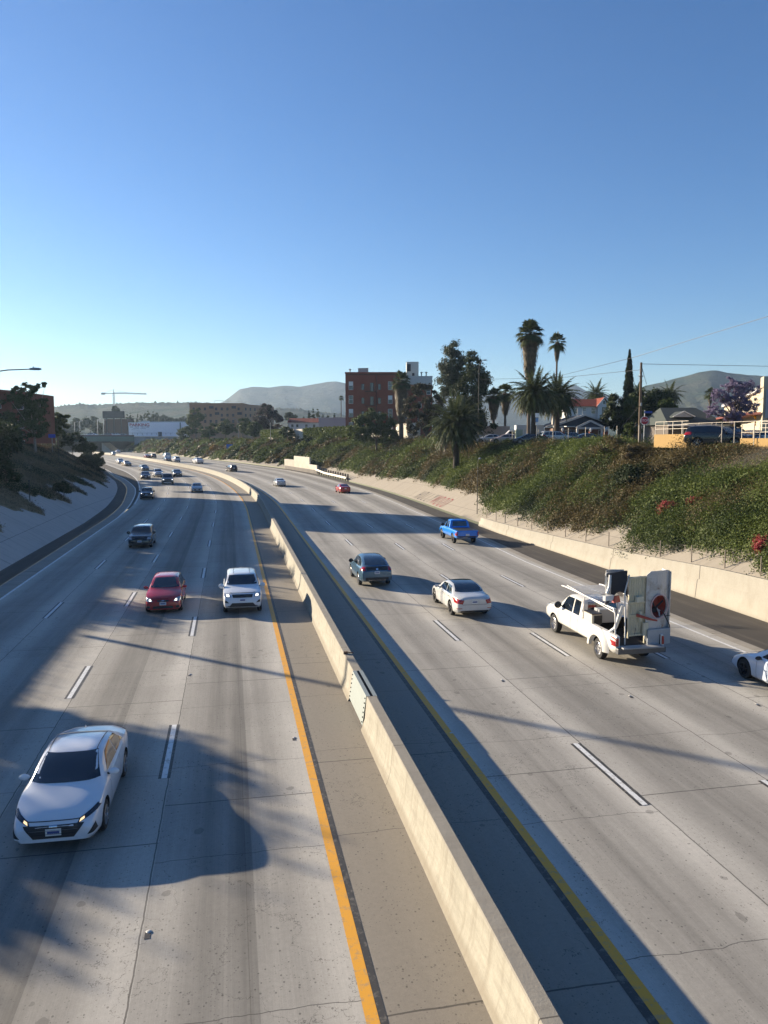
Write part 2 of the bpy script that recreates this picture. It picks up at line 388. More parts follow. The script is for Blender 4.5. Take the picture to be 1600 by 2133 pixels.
# raised pavement markers between the dashes: one object per marker would be hundreds of specks; the near ones are things
M_rpm = plain('marker_ceramic', (.5, .48, .43), .4); M_rpmd = plain('marker_dark', (.05, .045, .04), .6)
def rpm(px, py, lab, cat='road marker'):
    p = gp(px, py); b = MB(); b.lathe([(.0, .022), (.03, .022), (.055, .004)], (p.x, p.y, 0), n=10); o = b.build('road_marker', M_rpm, smooth=True)
    tag(o, lab, cat, 'raised road markers'); g = MB(); g.box((p.x + .01, p.y - .1, .0045), (.1, .2, .003), .2); g.build('dark_patch', M_rpmd, o)  # flat dark patch on the near side of each marker
for px, py, lab in [(310, 1941, 'pale reflective stud on a lane joint, nearest the camera'), (613, 1537, 'round road stud beside the left yellow line, near the barrier access panel'),
                    (396, 1405, 'small road stud in line with the white dashes left of the yellow line'), (940, 1527, 'small road stud beside the right yellow line in barrier shade'),
                    (1312, 1450, 'road stud on the joint below the white work pickup'), (1046, 1417, 'road stud between two dashes right of the barrier shade'), (1576, 1467, 'road stud below the white coupe at the right edge'),
                    (742, 1243, 'road stud just below the teal crossover'), (872, 1166, 'road stud between the teal crossover and the blue pickup')]:
    rpm(px, py, lab)

# ---- median barrier: sheet profile swept along the alignment, with a steel access panel let in at Y 21.7..23.3
prof = [(-.02, 0), (.02, .08), (.10, .35), (.16, .98), (.18, 1.0), (.44, 1.0), (.46, .98), (.52, .35), (.60, .08), (.64, 0)]
pu = [0, .05, .1, .14, .15, .45, .46, .5, .55, .6]
def barrier_run(name, Ys, mat, **tg):
    o = strip(name, Ys, [p[0] for p in prof], [p[1] for p in prof], mat, **tg)
    me = o.data; n = len(me.loops); vi = np.zeros(n, np.int32); me.loops.foreach_get('vertex_index', vi)
    a = np.zeros(n * 2, np.float32); me.uv_layers[0].data.foreach_get('uv', a); a = a.reshape(-1, 2); a[:, 0] = np.array(pu)[vi % 10]; me.uv_layers[0].data.foreach_set('uv', a.ravel())
    bm = bmesh.new(); bm.from_mesh(me)
    bm.verts.ensure_lookup_table(); nr = len(Ys)
    bm.faces.new([bm.verts[i] for i in range(10)]); bm.faces.new([bm.verts[(nr - 1) * 10 + i] for i in range(10)][::-1]); bmesh.ops.recalc_face_normals(bm, faces=bm.faces); bm.to_mesh(me); bm.free()
    me.shade_smooth(); me.set_sharp_from_angle(angle=R(25)); return o
P0, P1 = 21.9, 24.4
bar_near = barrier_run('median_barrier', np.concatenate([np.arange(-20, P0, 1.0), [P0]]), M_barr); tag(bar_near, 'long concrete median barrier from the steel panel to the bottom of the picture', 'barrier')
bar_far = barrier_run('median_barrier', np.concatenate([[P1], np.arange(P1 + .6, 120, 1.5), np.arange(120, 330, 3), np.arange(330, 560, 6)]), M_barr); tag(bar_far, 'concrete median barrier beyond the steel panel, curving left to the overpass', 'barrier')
M_steel = plain('galvanised_panel', (.25, .285, .275), .6, .1, .14); M_dark = plain('dark_void', (.012, .012, .014), .8)
pan = empty('barrier_access_panel', rp((P0 + P1) / 2, .3, 0), label='pale steel access cover let into the concrete median barrier', cat='access panel')
def pp(Y, o, z): q = rp(Y, o, z); return (q[0] - pan.location.x, q[1] - pan.location.y, q[2] - pan.location.z)
b = MB()
for (o0, z0), (o1, z1) in (((.03, .12), (.15, 1.005)), ((.47, 1.005), (.61, .12))):
    b.quad(pp(P0 + .01, o0, z0), pp(P0 + .01, o1, z1), pp(P1 - .01, o1, z1), pp(P1 - .01, o0, z0))
b.quad(pp(P0, .15, 1.005), pp(P0, .27, 1.005), pp(P1, .27, 1.005), pp(P1, .15, 1.005)); b.quad(pp(P0, .35, 1.005), pp(P0, .47, 1.005), pp(P1, .47, 1.005), pp(P1, .35, 1.005))
b.build('cover_plate', M_steel, pan)
b = MB(); 
for (o0, o1, z0, z1) in ((.08, .54, 0, .95),):
    q = [pp(P0 + .03, o0, z0), pp(P0 + .03, o1, z0), pp(P1 - .03, o1, z0), pp(P1 - .03, o0, z0), pp(P0 + .03, .18, z1), pp(P0 + .03, .44, z1), pp(P1 - .03, .44, z1), pp(P1 - .03, .18, z1)]
    b.add(q, [(0, 1, 2, 3), (4, 5, 6, 7), (0, 1, 5, 4), (1, 2, 6, 5), (2, 3, 7, 6), (3, 0, 4, 7)])
b.build('cable_recess', M_dark, pan)
for Yq in (P0 + .1, P1 - .1):
    for k in range(6):
        t = .1 + .16 * k; c = pp(Yq, .03 + .12 * t - .008, .12 + .88 * t); b = MB(); b.box(c, (.035, .035, .035)); b.build('bolt', M_dark, pan)
p = gp(757, 1413); 
b = MB(); b.box((0, 0, .04), (.14, .14, .08)); b.bar((0, 0, .06), (.28, -.05, .05), .03); o = b.build('junction_box', plain('rusty_box', (.10, .06, .035), .8)); q = rp(26.4, .22, 1.0); o.location = q
tag(o, 'small rusty junction box on top of the median barrier just past the steel panel', 'junction box')

# ---- right barrier wall, growing taller towards the camera
zW = ip((-20, 2.6), (30, 1.95), (35, 1.84), (43, 1.45), (50, 1.25), (60, 1.0), (70, .85), (71.6, .8))
Yw = np.concatenate([np.arange(-20, 71, 1.5), [71.6]])
def wall_mat():
    M = Mat('wall_concrete', .85, spec=.3); uv = M.co('UV'); co = M.co(); u, v, _ = M.sep(uv); n = M.noise(co, .8, 5.0, .6); f = M.noise(co, 10.0, 4.0, .7); z = M.sep(co)[2]
    c = M.mix(n, (.29, .265, .21), (.39, .36, .30)); c = M.scale(c, f * .26 + .87); r = M.noise(M.comb(v * 2.5, z * .6), 1.0, 5.0)
    c = M.mix(r.sstep(.45, .75) * .4, c, (.25, .21, .16)); c = M.mix((((v / 9.2).fract() - .5).abs().lt(.0038)) * .8, c, (.08, .07, .06))
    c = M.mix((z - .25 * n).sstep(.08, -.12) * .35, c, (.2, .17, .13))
    return M.out(c, bump=f, bs=.2, bd=.02)
M_wall = wall_mat()
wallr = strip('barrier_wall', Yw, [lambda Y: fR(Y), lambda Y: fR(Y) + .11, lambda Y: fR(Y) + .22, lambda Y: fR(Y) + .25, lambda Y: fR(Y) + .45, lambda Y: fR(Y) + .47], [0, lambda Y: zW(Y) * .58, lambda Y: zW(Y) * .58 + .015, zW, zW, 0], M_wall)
bm = bmesh.new(); bm.from_mesh(wallr.data); bm.verts.ensure_lookup_table(); nv = len(bm.verts); bm.faces.new([bm.verts[nv - 6 + i] for i in range(6)]); bmesh.ops.recalc_face_normals(bm, faces=bm.faces); bm.to_mesh(wallr.data); bm.free()
tag(wallr, 'pale concrete barrier wall along the right shoulder below the planted slope', 'wall')

# ---- right bank: apron, then planted slope, up to street level 7.9
SL = .55; TOP = 7.9
def zf(Y): return np.where(Y < 71.6, zW(Y) - .30, 0.0)
def slR(Y, d): return np.minimum(zf(Y) * 1.0 + d * SL, TOP)                          # d = distance right of the foot
vegR = lambda Y: np.interp(Y, [-20, 31, 33, 35, 37.5, 40, 43, 44.5, 46, 49, 53.5, 58.5, 63, 74, 79, 86, 98, 111, 129, 137, 150, 163, 185, 222, 300],
                           [.8, .6, .8, 1.5, 1.6, 1.3, .9, .7, 1.5, 2.2, 1.5, 1.1, 1.9, 1.9, 2.8, 4.2, 3.9, 4.1, 3.8, 3.1, 3.4, 3.7, 3.2, 2.5, 1.5])
def topd(Y): return (TOP - zf(Y)) / SL
Yb = np.concatenate([np.arange(-30, 120, 1.0), np.arange(120, 330, 2.5), np.arange(330, 560.1, 8)])
strip('right_slope_paving', Yb, [lambda Y: fR(Y) + .4] + [lambda Y, q=q: fR(Y) + .4 + q * (vegR(Y) + .3) for q in (.33, .66, 1)],
      [lambda Y: slR(Y, .4) + .01 - .02 * (Y < 71.6)] + [lambda Y, q=q: slR(Y, .4 + q * (vegR(Y) + .3)) + .01 for q in (.33, .66, 1)], M_apron, kind='structure')
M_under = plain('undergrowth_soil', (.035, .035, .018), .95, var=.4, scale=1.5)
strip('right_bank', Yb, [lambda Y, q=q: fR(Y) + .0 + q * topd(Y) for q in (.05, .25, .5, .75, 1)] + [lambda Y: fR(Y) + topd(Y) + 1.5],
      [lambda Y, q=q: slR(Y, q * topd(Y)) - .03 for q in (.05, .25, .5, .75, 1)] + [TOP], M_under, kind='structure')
# ---- left bank
SLL = .6
def slL(Y, d): return np.minimum(d * SLL, TOP)
def vegL(Y):
    """sawtooth edge of the dry grass: long fingers that end in a blunt tip"""
    Y = np.asarray(Y, float); ph = ((Y - 77.0) / 13.2) % 1.0
    base = np.where(Y > 128, 1.6, 2.3)
    return base + np.where(ph < .12, 3.6 * ph / .12, 3.6 * (1 - (ph - .12) / .88)) * np.where(Y > 128, .35, 1.0) + .35 * np.sin(Y * 1.9) + .2 * np.sin(Y * 4.3)
Yb2 = np.concatenate([np.arange(-30, 130, .4), np.arange(130, 330, 2.5), np.arange(330, 560.1, 8)])
strip('left_slope_paving', Yb2, [lambda Y: fL(Y) + .0, lambda Y: fL(Y) - 1.5, lambda Y: fL(Y) - 3.5, lambda Y: fL(Y) - 7.5],
      [0.01, lambda Y: slL(Y, 1.5) + .01, lambda Y: slL(Y, 3.5) + .01, lambda Y: slL(Y, 7.5) + .01], M_apronL, kind='structure')
def drysoil():
    M = Mat('dry_grass_soil', .95, spec=.1); co = M.co(); x, y, z = M.sep(co); n = M.noise(co, .35, 5.0, .65); f = M.noise(co, 5.0, 4.0, .8)
    st = M.noise(M.comb(x * .9, y * 2.4, z * 3.0), 1.2, 5.0, .7)
    c = M.mix(n, (.24, .17, .10), (.38, .29, .18)); c = M.mix(st.sstep(.52, .70) * .7, c, (.10, .11, .05)); c = M.scale(c, f * .7 + .65)
    return M.out(c, bump=f, bs=.6, bd=.15)
M_dry = drysoil()
strip('left_bank', Yb2, [lambda Y: fL(Y) - vegL(Y), lambda Y: fL(Y) - vegL(Y) - .15, lambda Y: fL(Y) - 9, lambda Y: fL(Y) - TOP / SLL, lambda Y: fL(Y) - TOP / SLL - 1.5],
      [lambda Y: slL(Y, vegL(Y)), lambda Y: slL(Y, vegL(Y)) + .14, lambda Y: slL(Y, 9) + .15, TOP + .06, TOP], M_dry, kind='structure')
# ---- street level ground to the horizon, with the freeway trench left open
def ground():
    Ys = np.concatenate([np.arange(-30, 330, 10), np.arange(330, 560.1, 20)])
    L = rp(Ys, fL(Ys) - TOP / SLL - 1.3, TOP - .02); Rr = rp(Ys, fR(Ys) + topd(Ys) + 1.3, TOP - .02)
    ring = [tuple(p) for p in L] + [tuple(p) for p in Rr[::-1]] + [(9000, -60, 7.9), (9000, 12000, 8.1), (-9000, 12000, 8.1), (-9000, -60, 7.9)]
    from mathutils.geometry import tessellate_polygon
    F = tessellate_polygon([[Vector(p) for p in ring]])
    M = Mat('ground_far', .95, spec=.1); co = M.co(); n = M.noise(co, .01, 6.0, .7); m = M.noise(co, .3, 4.0)
    c = M.mix(n.sstep(.4, .6), (.10, .095, .085), (.07, .085, .045)); c = M.scale(c, m * .4 + .8)
    return np_mesh('ground', ring, [f for f in F], M.out(c), kind='structure')
ground()
_e0, _e1 = rp(559, float(fL(559)) - 14, 0), rp(559, float(fR(559)) + 15, 0)
np_mesh('trench_end_bank', [(_e0[0], _e0[1] + 30, -.5), (_e1[0], _e1[1] + 30, -.5), (_e1[0], _e1[1] + 60, 9.0), (_e0[0] - 30, _e0[1] + 60, 9.0), (_e0[0], _e0[1] - 6, -.5), (_e1[0], _e1[1] - 6, 2.2), (_e0[0] - 60, _e0[1] - 6, 8)], [(0, 1, 2), (0, 2, 3), (4, 5, 1), (4, 1, 0), (6, 4, 0), (6, 0, 3)], plain('far_bank_scrub', (.07, .075, .045), .95, var=.4, scale=.3), kind='structure')
strip('frontage_street', Yb[Yb < 320], [lambda Y: fR(Y) + topd(Y) + 3.5, lambda Y: fR(Y) + topd(Y) + 14], [TOP + .01, TOP + .01], M_asph, kind='structure')

# ---- hills
def hill_mat(name, a, b, c3, sc):
    M = Mat(name, .95, spec=.05); co = M.co(); n = M.noise(co, sc, 6.0, .65); m = M.noise(co, sc * 7, 5.0, .7); vd, vc = M.voro(co, sc * 22)
    c = M.mix(n.sstep(.35, .65), a, b); c = M.scale(c, m * .8 + .6)
    house = vd.lt(.16) * M.sep(vc)[0].gt(.72) * M.sep(co)[2].lt(.5) * 0
    c = M.mix((m.sstep(.62, .7)) * .5, c, c3); return M.out(c, bump=n + m * .5, bs=1.0, bd=30)
def hill(name, prof, D, depth, mat, base=8.0, amp=.02, bumps=0.0, n=160):
    xs = np.linspace(prof[0][0], prof[-1][0], n); ys = np.interp(xs, [p[0] for p in prof], [p[1] for p in prof])
    r2 = np.random.default_rng(int(D)); m = 26; V = np.zeros((m * 2, n, 3))
    ph = r2.uniform(0, 6.28, (14, 3)); fr = r2.uniform(1, 14, (14, 2))
    for j in range(m * 2):
        q = j / m if j < m else 2 - (j + 1) / m          # 0 at foot .. 1 at ridge .. 0
        q = min(max(q, 0), 1)
        for i in range(n):
            D_i = D + depth * ((j + .5) / m - 1); p = at(xs[i], ys[i], D); top = p.z - base
            X_ = p.x * D_i / D
            nz = sum(math.sin(fr[k][0] * xs[i] / 60 + fr[k][1] * j / 5 + ph[k][0]) / (1.5 + fr[k][0]) for k in range(14))
            prof_q = q ** 1.15
            h = top * (prof_q + amp * 6 * nz * prof_q * (1 - q) )
            if j >= m - 2 and j <= m + 1 and bumps: h += bumps * max(0, r2.normal())
            V[j, i] = (X_, D_i, base - 4 + max(h, 0) + (4 if q > .2 else 0))
    I = np.arange(m * 2 * n).reshape(m * 2, n); F = np.stack([I[:-1, :-1], I[:-1, 1:], I[1:, 1:], I[1:, :-1]], -1).reshape(-1, 4)
    return np_mesh(name, V.reshape(-1, 3), F, mat, smooth=not bumps, kind='structure')
M_h1 = hill_mat('hill_scrub', (.045, .065, .04), (.09, .09, .06), (.17, .15, .12), .01)
M_h2 = hill_mat('hill_far', (.05, .062, .05), (.085, .085, .07), (.14, .12, .10), .004)
hill('mountain_ridge', [(380, 862), (440, 846), (468, 832), (500, 806), (525, 801), (560, 803), (590, 799), (625, 801), (650, 796), (680, 791), (700, 790), (730, 796), (780, 810), (860, 820), (950, 822), (1050, 815), (1150, 812), (1185, 800), (1200, 798), (1225, 812), (1290, 822), (1380, 830)], 2700, 1000, M_h2, amp=.03)
hill('low_left_hill', [(-260, 856), (0, 850), (100, 848), (130, 843), (170, 839), (200, 842), (240, 838), (290, 836), (340, 837), (400, 835), (450, 838), (520, 845), (620, 850), (700, 860), (800, 878)], 1300, 450, M_h1, amp=.02, bumps=1.6, n=420)
hill('right_hill', [(1270, 850), (1310, 818), (1345, 799), (1380, 792), (1400, 785), (1430, 778), (1455, 770), (1480, 765), (1495, 766), (1515, 771), (1560, 776), (1600, 779), (1660, 776), (1750, 770), (1900, 790), (2200, 850)], 1700, 650, M_h1, amp=.03)
# ================================================================== VEHICLES
M_glass = Mat('car_glass', .04, spec=.9).out((.008, .012, .018)); M_glass.node_tree.nodes['Principled BSDF'].inputs['Coat Weight'].default_value = .5
M_tyre = plain('tyre_rubber', (.018, .018, .018), .85, var=.3, scale=8); M_rim = plain('alloy_rim', (.45, .45, .46), .3, .8, .1); M_rimd = plain('dark_rim', (.05, .05, .055), .4, .6)
M_trim = plain('black_trim', (.02, .02, .022), .55, var=.2); M_well = plain('wheel_well', (.008, .008, .008), .95); M_chrome = plain('chrome', (.7, .7, .72), .15, 1.0, .03)
M_plate = plain('licence_plate', (.62, .63, .62), .5, var=.05); M_platechar = plain('plate_ink', (.05, .07, .22), .6)
M_red = paint('tail_lamp_red', (.35, .008, .012), .15); M_lamp = plain('lamp_glass', (.35, .38, .42), .08, .3, .05, spec=.9); M_lampd = plain('lamp_dark', (.03, .035, .045), .08, .2, .05, spec=.9)
M_lit = emis('lit_headlamp', (1.0, .93, .78), 1.0); M_litw = emis('lit_headlamp_warm', (1.0, .72, .38), .45); M_blink = emis('lit_indicator', (1.0, .42, .08), 1.6); M_seam = plain('panel_gap', (.015, .015, .015), .9)

def lerpt(t, x):
    return float(np.interp(x, [p[0] for p in t], [p[1] for p in t]))
def rounded(t, it=2):
    """corner-cut a profile polyline, ends kept"""
    for _ in range(it):
        q = [t[0]]
        for a, b in zip(t, t[1:]):
            q.append((a[0] * .78 + b[0] * .22, a[1] * .78 + b[1] * .22)); q.append((a[0] * .22 + b[0] * .78, a[1] * .22 + b[1] * .78))
        q.append(t[-1]); t = sorted(q)
    return t
def body_mesh(s):
    """lofted shell, x forward; returns verts, faces"""
    L2 = s['L'] / 2; W = s['W'] / 2; top = rounded(s['top']); belt = rounded(s['belt']); bot = s['bot']
    xs = sorted(set([round(x, 3) for x in np.linspace(-L2, L2, 46)] + [round(p[0], 3) for p in s['top'] if abs(p[0]) <= L2] + [-L2 + .03, L2 - .03, -L2 + .08, L2 - .08]))
    wr = s.get('wr', .62); V = []; nf = s.get('nose', .80); nb = s.get('tail', .86)
    for x in xs:
        dF = L2 - x; dB = x + L2
        w = W * min(nf + (1 - nf) * min(1, (dF / .75)) ** .42, nb + (1 - nb) * min(1, (dB / .7)) ** .42)
        zb = lerpt(bot, x); zt = lerpt(top, x); ze = min(lerpt(belt, x), zt - .02); h = zt - ze
        c = min(1, max(0, (h - .10) / .22)); c = c * c * (3 - 2 * c); H = s['H'] - s.get('zbelt', .95)
        zm = zb + (ze - zb) * .52
        ys = lambda z: w - .085 - s.get('tumble', .19) * max(0, (z - ze)) / max(.3, H)   # side of the cabin
        hood = [(w - .05, ze + .15 * h), (w - .16, ze + .52 * h), (w - .32, ze + .76 * h), (w * .48, ze + .92 * h), (w * .22, ze + .98 * h), (0, zt)]
        cab = [(w - .085, ze + .03), (ys(ze + h * .5), ze + h * .5), (ys(zt - .09) - .01, zt - .085), (ys(zt) - .08, zt - .022), (w * .34, zt - .004), (0, zt)]
        up = [(a[0] * (1 - c) + b[0] * c, a[1] * (1 - c) + b[1] * c) for a, b in zip(hood, cab)]
        half = [(0, zb), (w * .6, zb), (w - .10, zb + .01), (w - .025, zb + .09), (w - .003, zb + (zm - zb) * .62), (w, zm), (w - .006, zm + (ze - zm) * .55), (w - .03, ze - .025)] + up
        V.append([(x, -y, z) for y, z in half] + [(x, y, z) for y, z in half[-2:0:-1]])
    n = len(V[0]); vs = [p for r in V for p in r]; F = []
    for i in range(len(V) - 1):
        for k in range(n): F.append((i * n + k, i * n + (k + 1) % n, (i + 1) * n + (k + 1) % n, (i + 1) * n + k))
    F.append(tuple(range(n))[::-1]); F.append(tuple(range((len(V) - 1) * n, len(V) * n)))
    return vs, [f[::-1] for f in F]
def patch(bvh, name, corners, axis, mat, parent, eps=.007, nu=9, nv=6, smooth=True, extra=None, maxd=None, **tg):
    """panel laid on the body: corners (4) in the plane across `axis`, cast onto the shell, eps thick"""
    ax = {'front': ((-1, 0, 0), lambda a, b: (5, a, b)), 'rear': ((1, 0, 0), lambda a, b: (-5, a, b)), 'left': ((0, -1, 0), lambda a, b: (a, 3, b)),
          'right': ((0, 1, 0), lambda a, b: (a, -3, b)), 'top': ((0, 0, -1), lambda a, b: (a, b, 5))}[axis]
    d = Vector(ax[0]); G = {}; vs = []
    for i in range(nu + 1):
        for j in range(nv + 1):
            u, v = i / nu, j / nv; c = corners
            a = (c[0][0] * (1 - u) + c[1][0] * u) * (1 - v) + (c[3][0] * (1 - u) + c[2][0] * u) * v
            b_ = (c[0][1] * (1 - u) + c[1][1] * u) * (1 - v) + (c[3][1] * (1 - u) + c[2][1] * u) * v
            loc, nr, idx, dist = bvh.ray_cast(Vector(ax[1](a, b_)), d)
            if loc is None: continue
            if nr.dot(d) > 0: nr = -nr
            G[i, j] = len(vs); vs.append(loc + nr * eps)
    F = []
    for i in range(nu):
        for j in range(nv):
            k = [(i, j), (i + 1, j), (i + 1, j + 1), (i, j + 1)]
            if all(q in G for q in k):
                ids = [G[q] for q in k]
                P = [vs[q] for q in ids]
                if max((P[q] - P[(q + 1) % 4]).length for q in range(4)) < (maxd or .45): F.append(tuple(ids))
    if not F: return None
    me = bpy.data.meshes.new(name); me.from_pydata([tuple(p) for p in vs], [], F); me.materials.append(mat)
    if extra: me.materials.append(extra)
    bm = bmesh.new(); bm.from_mesh(me)
    bmesh.ops.delete(bm, geom=[v for v in bm.verts if not v.link_faces], context='VERTS')
    bmesh.ops.recalc_face_normals(bm, faces=bm.faces)
    bm.faces.ensure_lookup_table(); f0 = bm.faces[0]
    if f0.normal.dot(d) > 0: bmesh.ops.reverse_faces(bm, faces=bm.faces)
    bm.to_mesh(me); bm.free()
    if smooth: me.shade_smooth()
    o = bpy.data.objects.new(name, me); COL.objects.link(o); o.parent = parent
    return tag(o, **tg)
def wheel(root, x, y, r, wd, rim, steel=False, inset=0.0):
    sgn = 1 if y > 0 else -1; b = MB()
    b.lathe([(r * .60, -wd / 2), (r * .93, -wd / 2), (r, -wd / 2 + .03), (r, wd / 2 - .03), (r * .93, wd / 2), (r * .60, wd / 2)], (0, 0, 0), 'y', 28)
    t = b.build('wheel', M_tyre, root, smooth=True); t.location = (x, y, r)
    b = MB(); yo = sgn * wd / 2
    b.lathe([(r * .66, yo - sgn * .002), (r * .63, yo + sgn * .004), (r * .60, yo - sgn * .02), (r * .58, yo - sgn * .07), (0.01, yo - sgn * (.085 if not steel else .03))], (0, 0, 0), 'y', 24)
    k = 5 if not steel else 8
    for i in range(k):
        a = 2 * math.pi * i / k + .3; ca, sa = math.cos(a), math.sin(a)
        if steel:
            b.box((ca * r * .42, yo - sgn * .035, sa * r * .42), (.035, .02, .035))
        else:
            b.bar((ca * .03, yo - sgn * .012, sa * .03), (ca * r * .61, yo - sgn * .008, sa * r * .61), r * .16, .03)
    b.lathe([(0.001, yo + sgn * .0), (r * .16, yo - sgn * .002), (r * .18, yo - sgn * .03)], (0, 0, 0), 'y', 12)
    o = b.build('rim', rim, t, smooth=True)
    if not steel:
        b = MB(); b.lathe([(r * .585, yo - sgn * .066), (.001, yo - sgn * .078)], (0, 0, 0), 'y', 20); b.build('brake_disc', M_well, t)
    return t
def sym(f, *a, **k):
    for s_ in (1, -1): f(s_, *a, **k)

def make_car(name, spec, col, loc, ang, label, cat, group, lights=None, detail=2, rough=.22, roofcol=None, rim=None, metal=.0, scale=1.0):
    s = spec; root = empty(name, loc, ang, label, cat, group)
    if scale != 1: root.scale = (scale,) * 3
    vs, F = body_mesh(s); me = bpy.data.meshes.new('body'); me.from_pydata(vs, [], F)
    bm = bmesh.new(); bm.from_mesh(me); bmesh.ops.recalc_face_normals(bm, faces=bm.faces); bm.to_mesh(me)
    bvh = BVHTree.FromBMesh(bm); bm.free()
    body = bpy.data.objects.new('body', me); COL.objects.link(body); body.parent = root
    mp = paint('paint_%.2f_%.2f_%.2f' % col, col, rough, metal); me.materials.append(mp); me.materials.append(M_well)
    r = s['r']; ax = s['axles']; W = s['W'] / 2
    # wheel arches cut through the shell
    cb = MB()
    for x in ax:
        for sg in (1, -1): cb.lathe([(0.001, sg * (W - .32)), (r + .06, sg * (W - .32)), (r + .075, sg * (W + .2)), (0.001, sg * (W + .2))], (x, 0, r + .01), 'y', 26)
    bm = bmesh.new(); me2 = bpy.data.meshes.new('cut'); me2.from_pydata(cb.v, [], cb.f); me2.materials.append(mp); me2.materials.append(M_well)
    bm.from_mesh(me2); bmesh.ops.remove_doubles(bm, verts=bm.verts, dist=1e-5); bmesh.ops.recalc_face_normals(bm, faces=bm.faces)
    for f in bm.faces: f.material_index = 1
    bm.to_mesh(me2); bm.free(); cut = bpy.data.objects.new('cut', me2); COL.objects.link(cut); cut.parent = root
    md = body.modifiers.new('arch', 'BOOLEAN'); md.operation = 'DIFFERENCE'; md.object = cut; md.solver = 'EXACT'
    cuts.append((body, cut))
    wd = s.get('tw', .21); steel = s.get('steel', False)
    for x in ax:
        sym(lambda g: wheel(root, x, g * (W - wd / 2 - .012), r, wd, rim or M_rim, steel))
    if s.get('dually'):
        sym(lambda g: wheel(root, ax[1], g * (W - wd * 1.5 - .05), r, wd, rim or M_rim, steel))
    P = lambda *a, **k: patch(bvh, *a, **k)
    for nm, c, axs, m in s['patches']:
        mm = {'glass': M_glass, 'trim': M_trim, 'grille': M_trim, 'chrome': M_chrome, 'red': M_red, 'lamp': M_lamp, 'lampd': M_lampd, 'plate': M_plate, 'seam': M_seam, 'paint': mp, 'ink': M_platechar,
              'roof': paint('roof_%.2f_%.2f_%.2f' % roofcol, roofcol, .12) if roofcol else None}[m]
        if mm is None: continue
        if lights and nm == 'headlight': mm = lights[0]
        if lights and nm == 'lamp_core': mm = lights[1]
        elif nm == 'lamp_core': mm = M_lamp
        if m == 'seam' and detail < 1: continue
        big = nm in ('windshield', 'rear_window', 'side_window', 'roof_panel'); e = .006 if big else .010
        if nm in ('lamp_core', 'door_handle', 'grille_bar', 'emblem', 'plate_lettering'): e = .018
        if nm == 'licence_plate': e = .014
        nu, nv = (14, 8) if big else (8, 5)
        if axs == 'side':
            for g in ('left', 'right'): P(nm, c, g, mm, root, eps=e, nu=nu, nv=nv)
        elif axs in ('frontpair', 'rearpair'):
            for g in (1, -1): P(nm, [(p[0] * g, p[1]) for p in c], axs[:-4], mm, root, eps=e, nu=nu, nv=nv)
        else: P(nm, c, axs, mm, root, eps=e, nu=nu, nv=nv)
    # mirrors
    if 'mirror' in s:
        mx, mz = s['mirror']; ms = s.get('msize', 1.0)
        def mir(g):
            b = MB(); y0 = W - .10; b.bar((mx, g * y0, mz - .05), (mx - .02, g * (y0 + .13), mz - .02), .05, .04)
            pr = []
            for k in range(7):
                t = k / 6; a = math.sin(math.pi * (t * .92 + .04)) ** .5; pr.append((.075 * a * ms, -.10 + .23 * t * ms))
            bb = MB(); bb.lathe([(p[0], g * (y0 + .17 + p[1] - .03)) for p in pr], (mx, 0, mz), 'y', 12)
            bb.v = [(mx + (v[0] - mx) * (.75), v[1], mz + (v[2] - mz) * 1.0 * (1.0 if ms <= 1 else 1.5)) for v in bb.v]
            o = bb.build('side_mirror', M_trim if s.get('mblack') else mp, root, smooth=60); b.build('mirror_arm', M_trim, o)
        sym(mir)
    if detail and s.get('fin'):
        b = MB(); x, z = s['fin']; b.add([(x - .09, -.02, z), (x - .09, .02, z), (x + .07, 0, z), (x - .09, 0, z + .06)], [(0, 1, 2), (0, 3, 1), (1, 3, 2), (2, 3, 0)]); b.build('antenna_fin', mp, root)
    return root
cuts = []
def finish_cuts():
    dg = bpy.context.evaluated_depsgraph_get()
    for body, cut in cuts:
        ev = body.evaluated_get(dg); me = bpy.data.meshes.new_from_object(ev); body.modifiers.clear(); body.data = me
        me.shade_smooth(); me.set_sharp_from_angle(angle=R(34))
    for body, cut in cuts: bpy.data.objects.remove(cut)
    cuts.clear()

def q4(x0, x1, z0, z1): return [(x0, z0), (x1, z0), (x1, z1), (x0, z1)]
def seams(xs, z0, z1): return [('door_seam', [(x, z0), (x + .012, z0), (x + .012 + dx, z1), (x + dx, z1)], 'side', 'seam') for x, dx in xs]
PLF = lambda y0, z: ('licence_plate', [(-.155, z), (.155, z), (.155, z + .15), (-.155, z + .15)], y0, 'plate')
INK = lambda ax, z: ('plate_lettering', [(-.12, z + .045), (.12, z + .045), (.12, z + .10), (-.12, z + .10)], ax, 'ink')

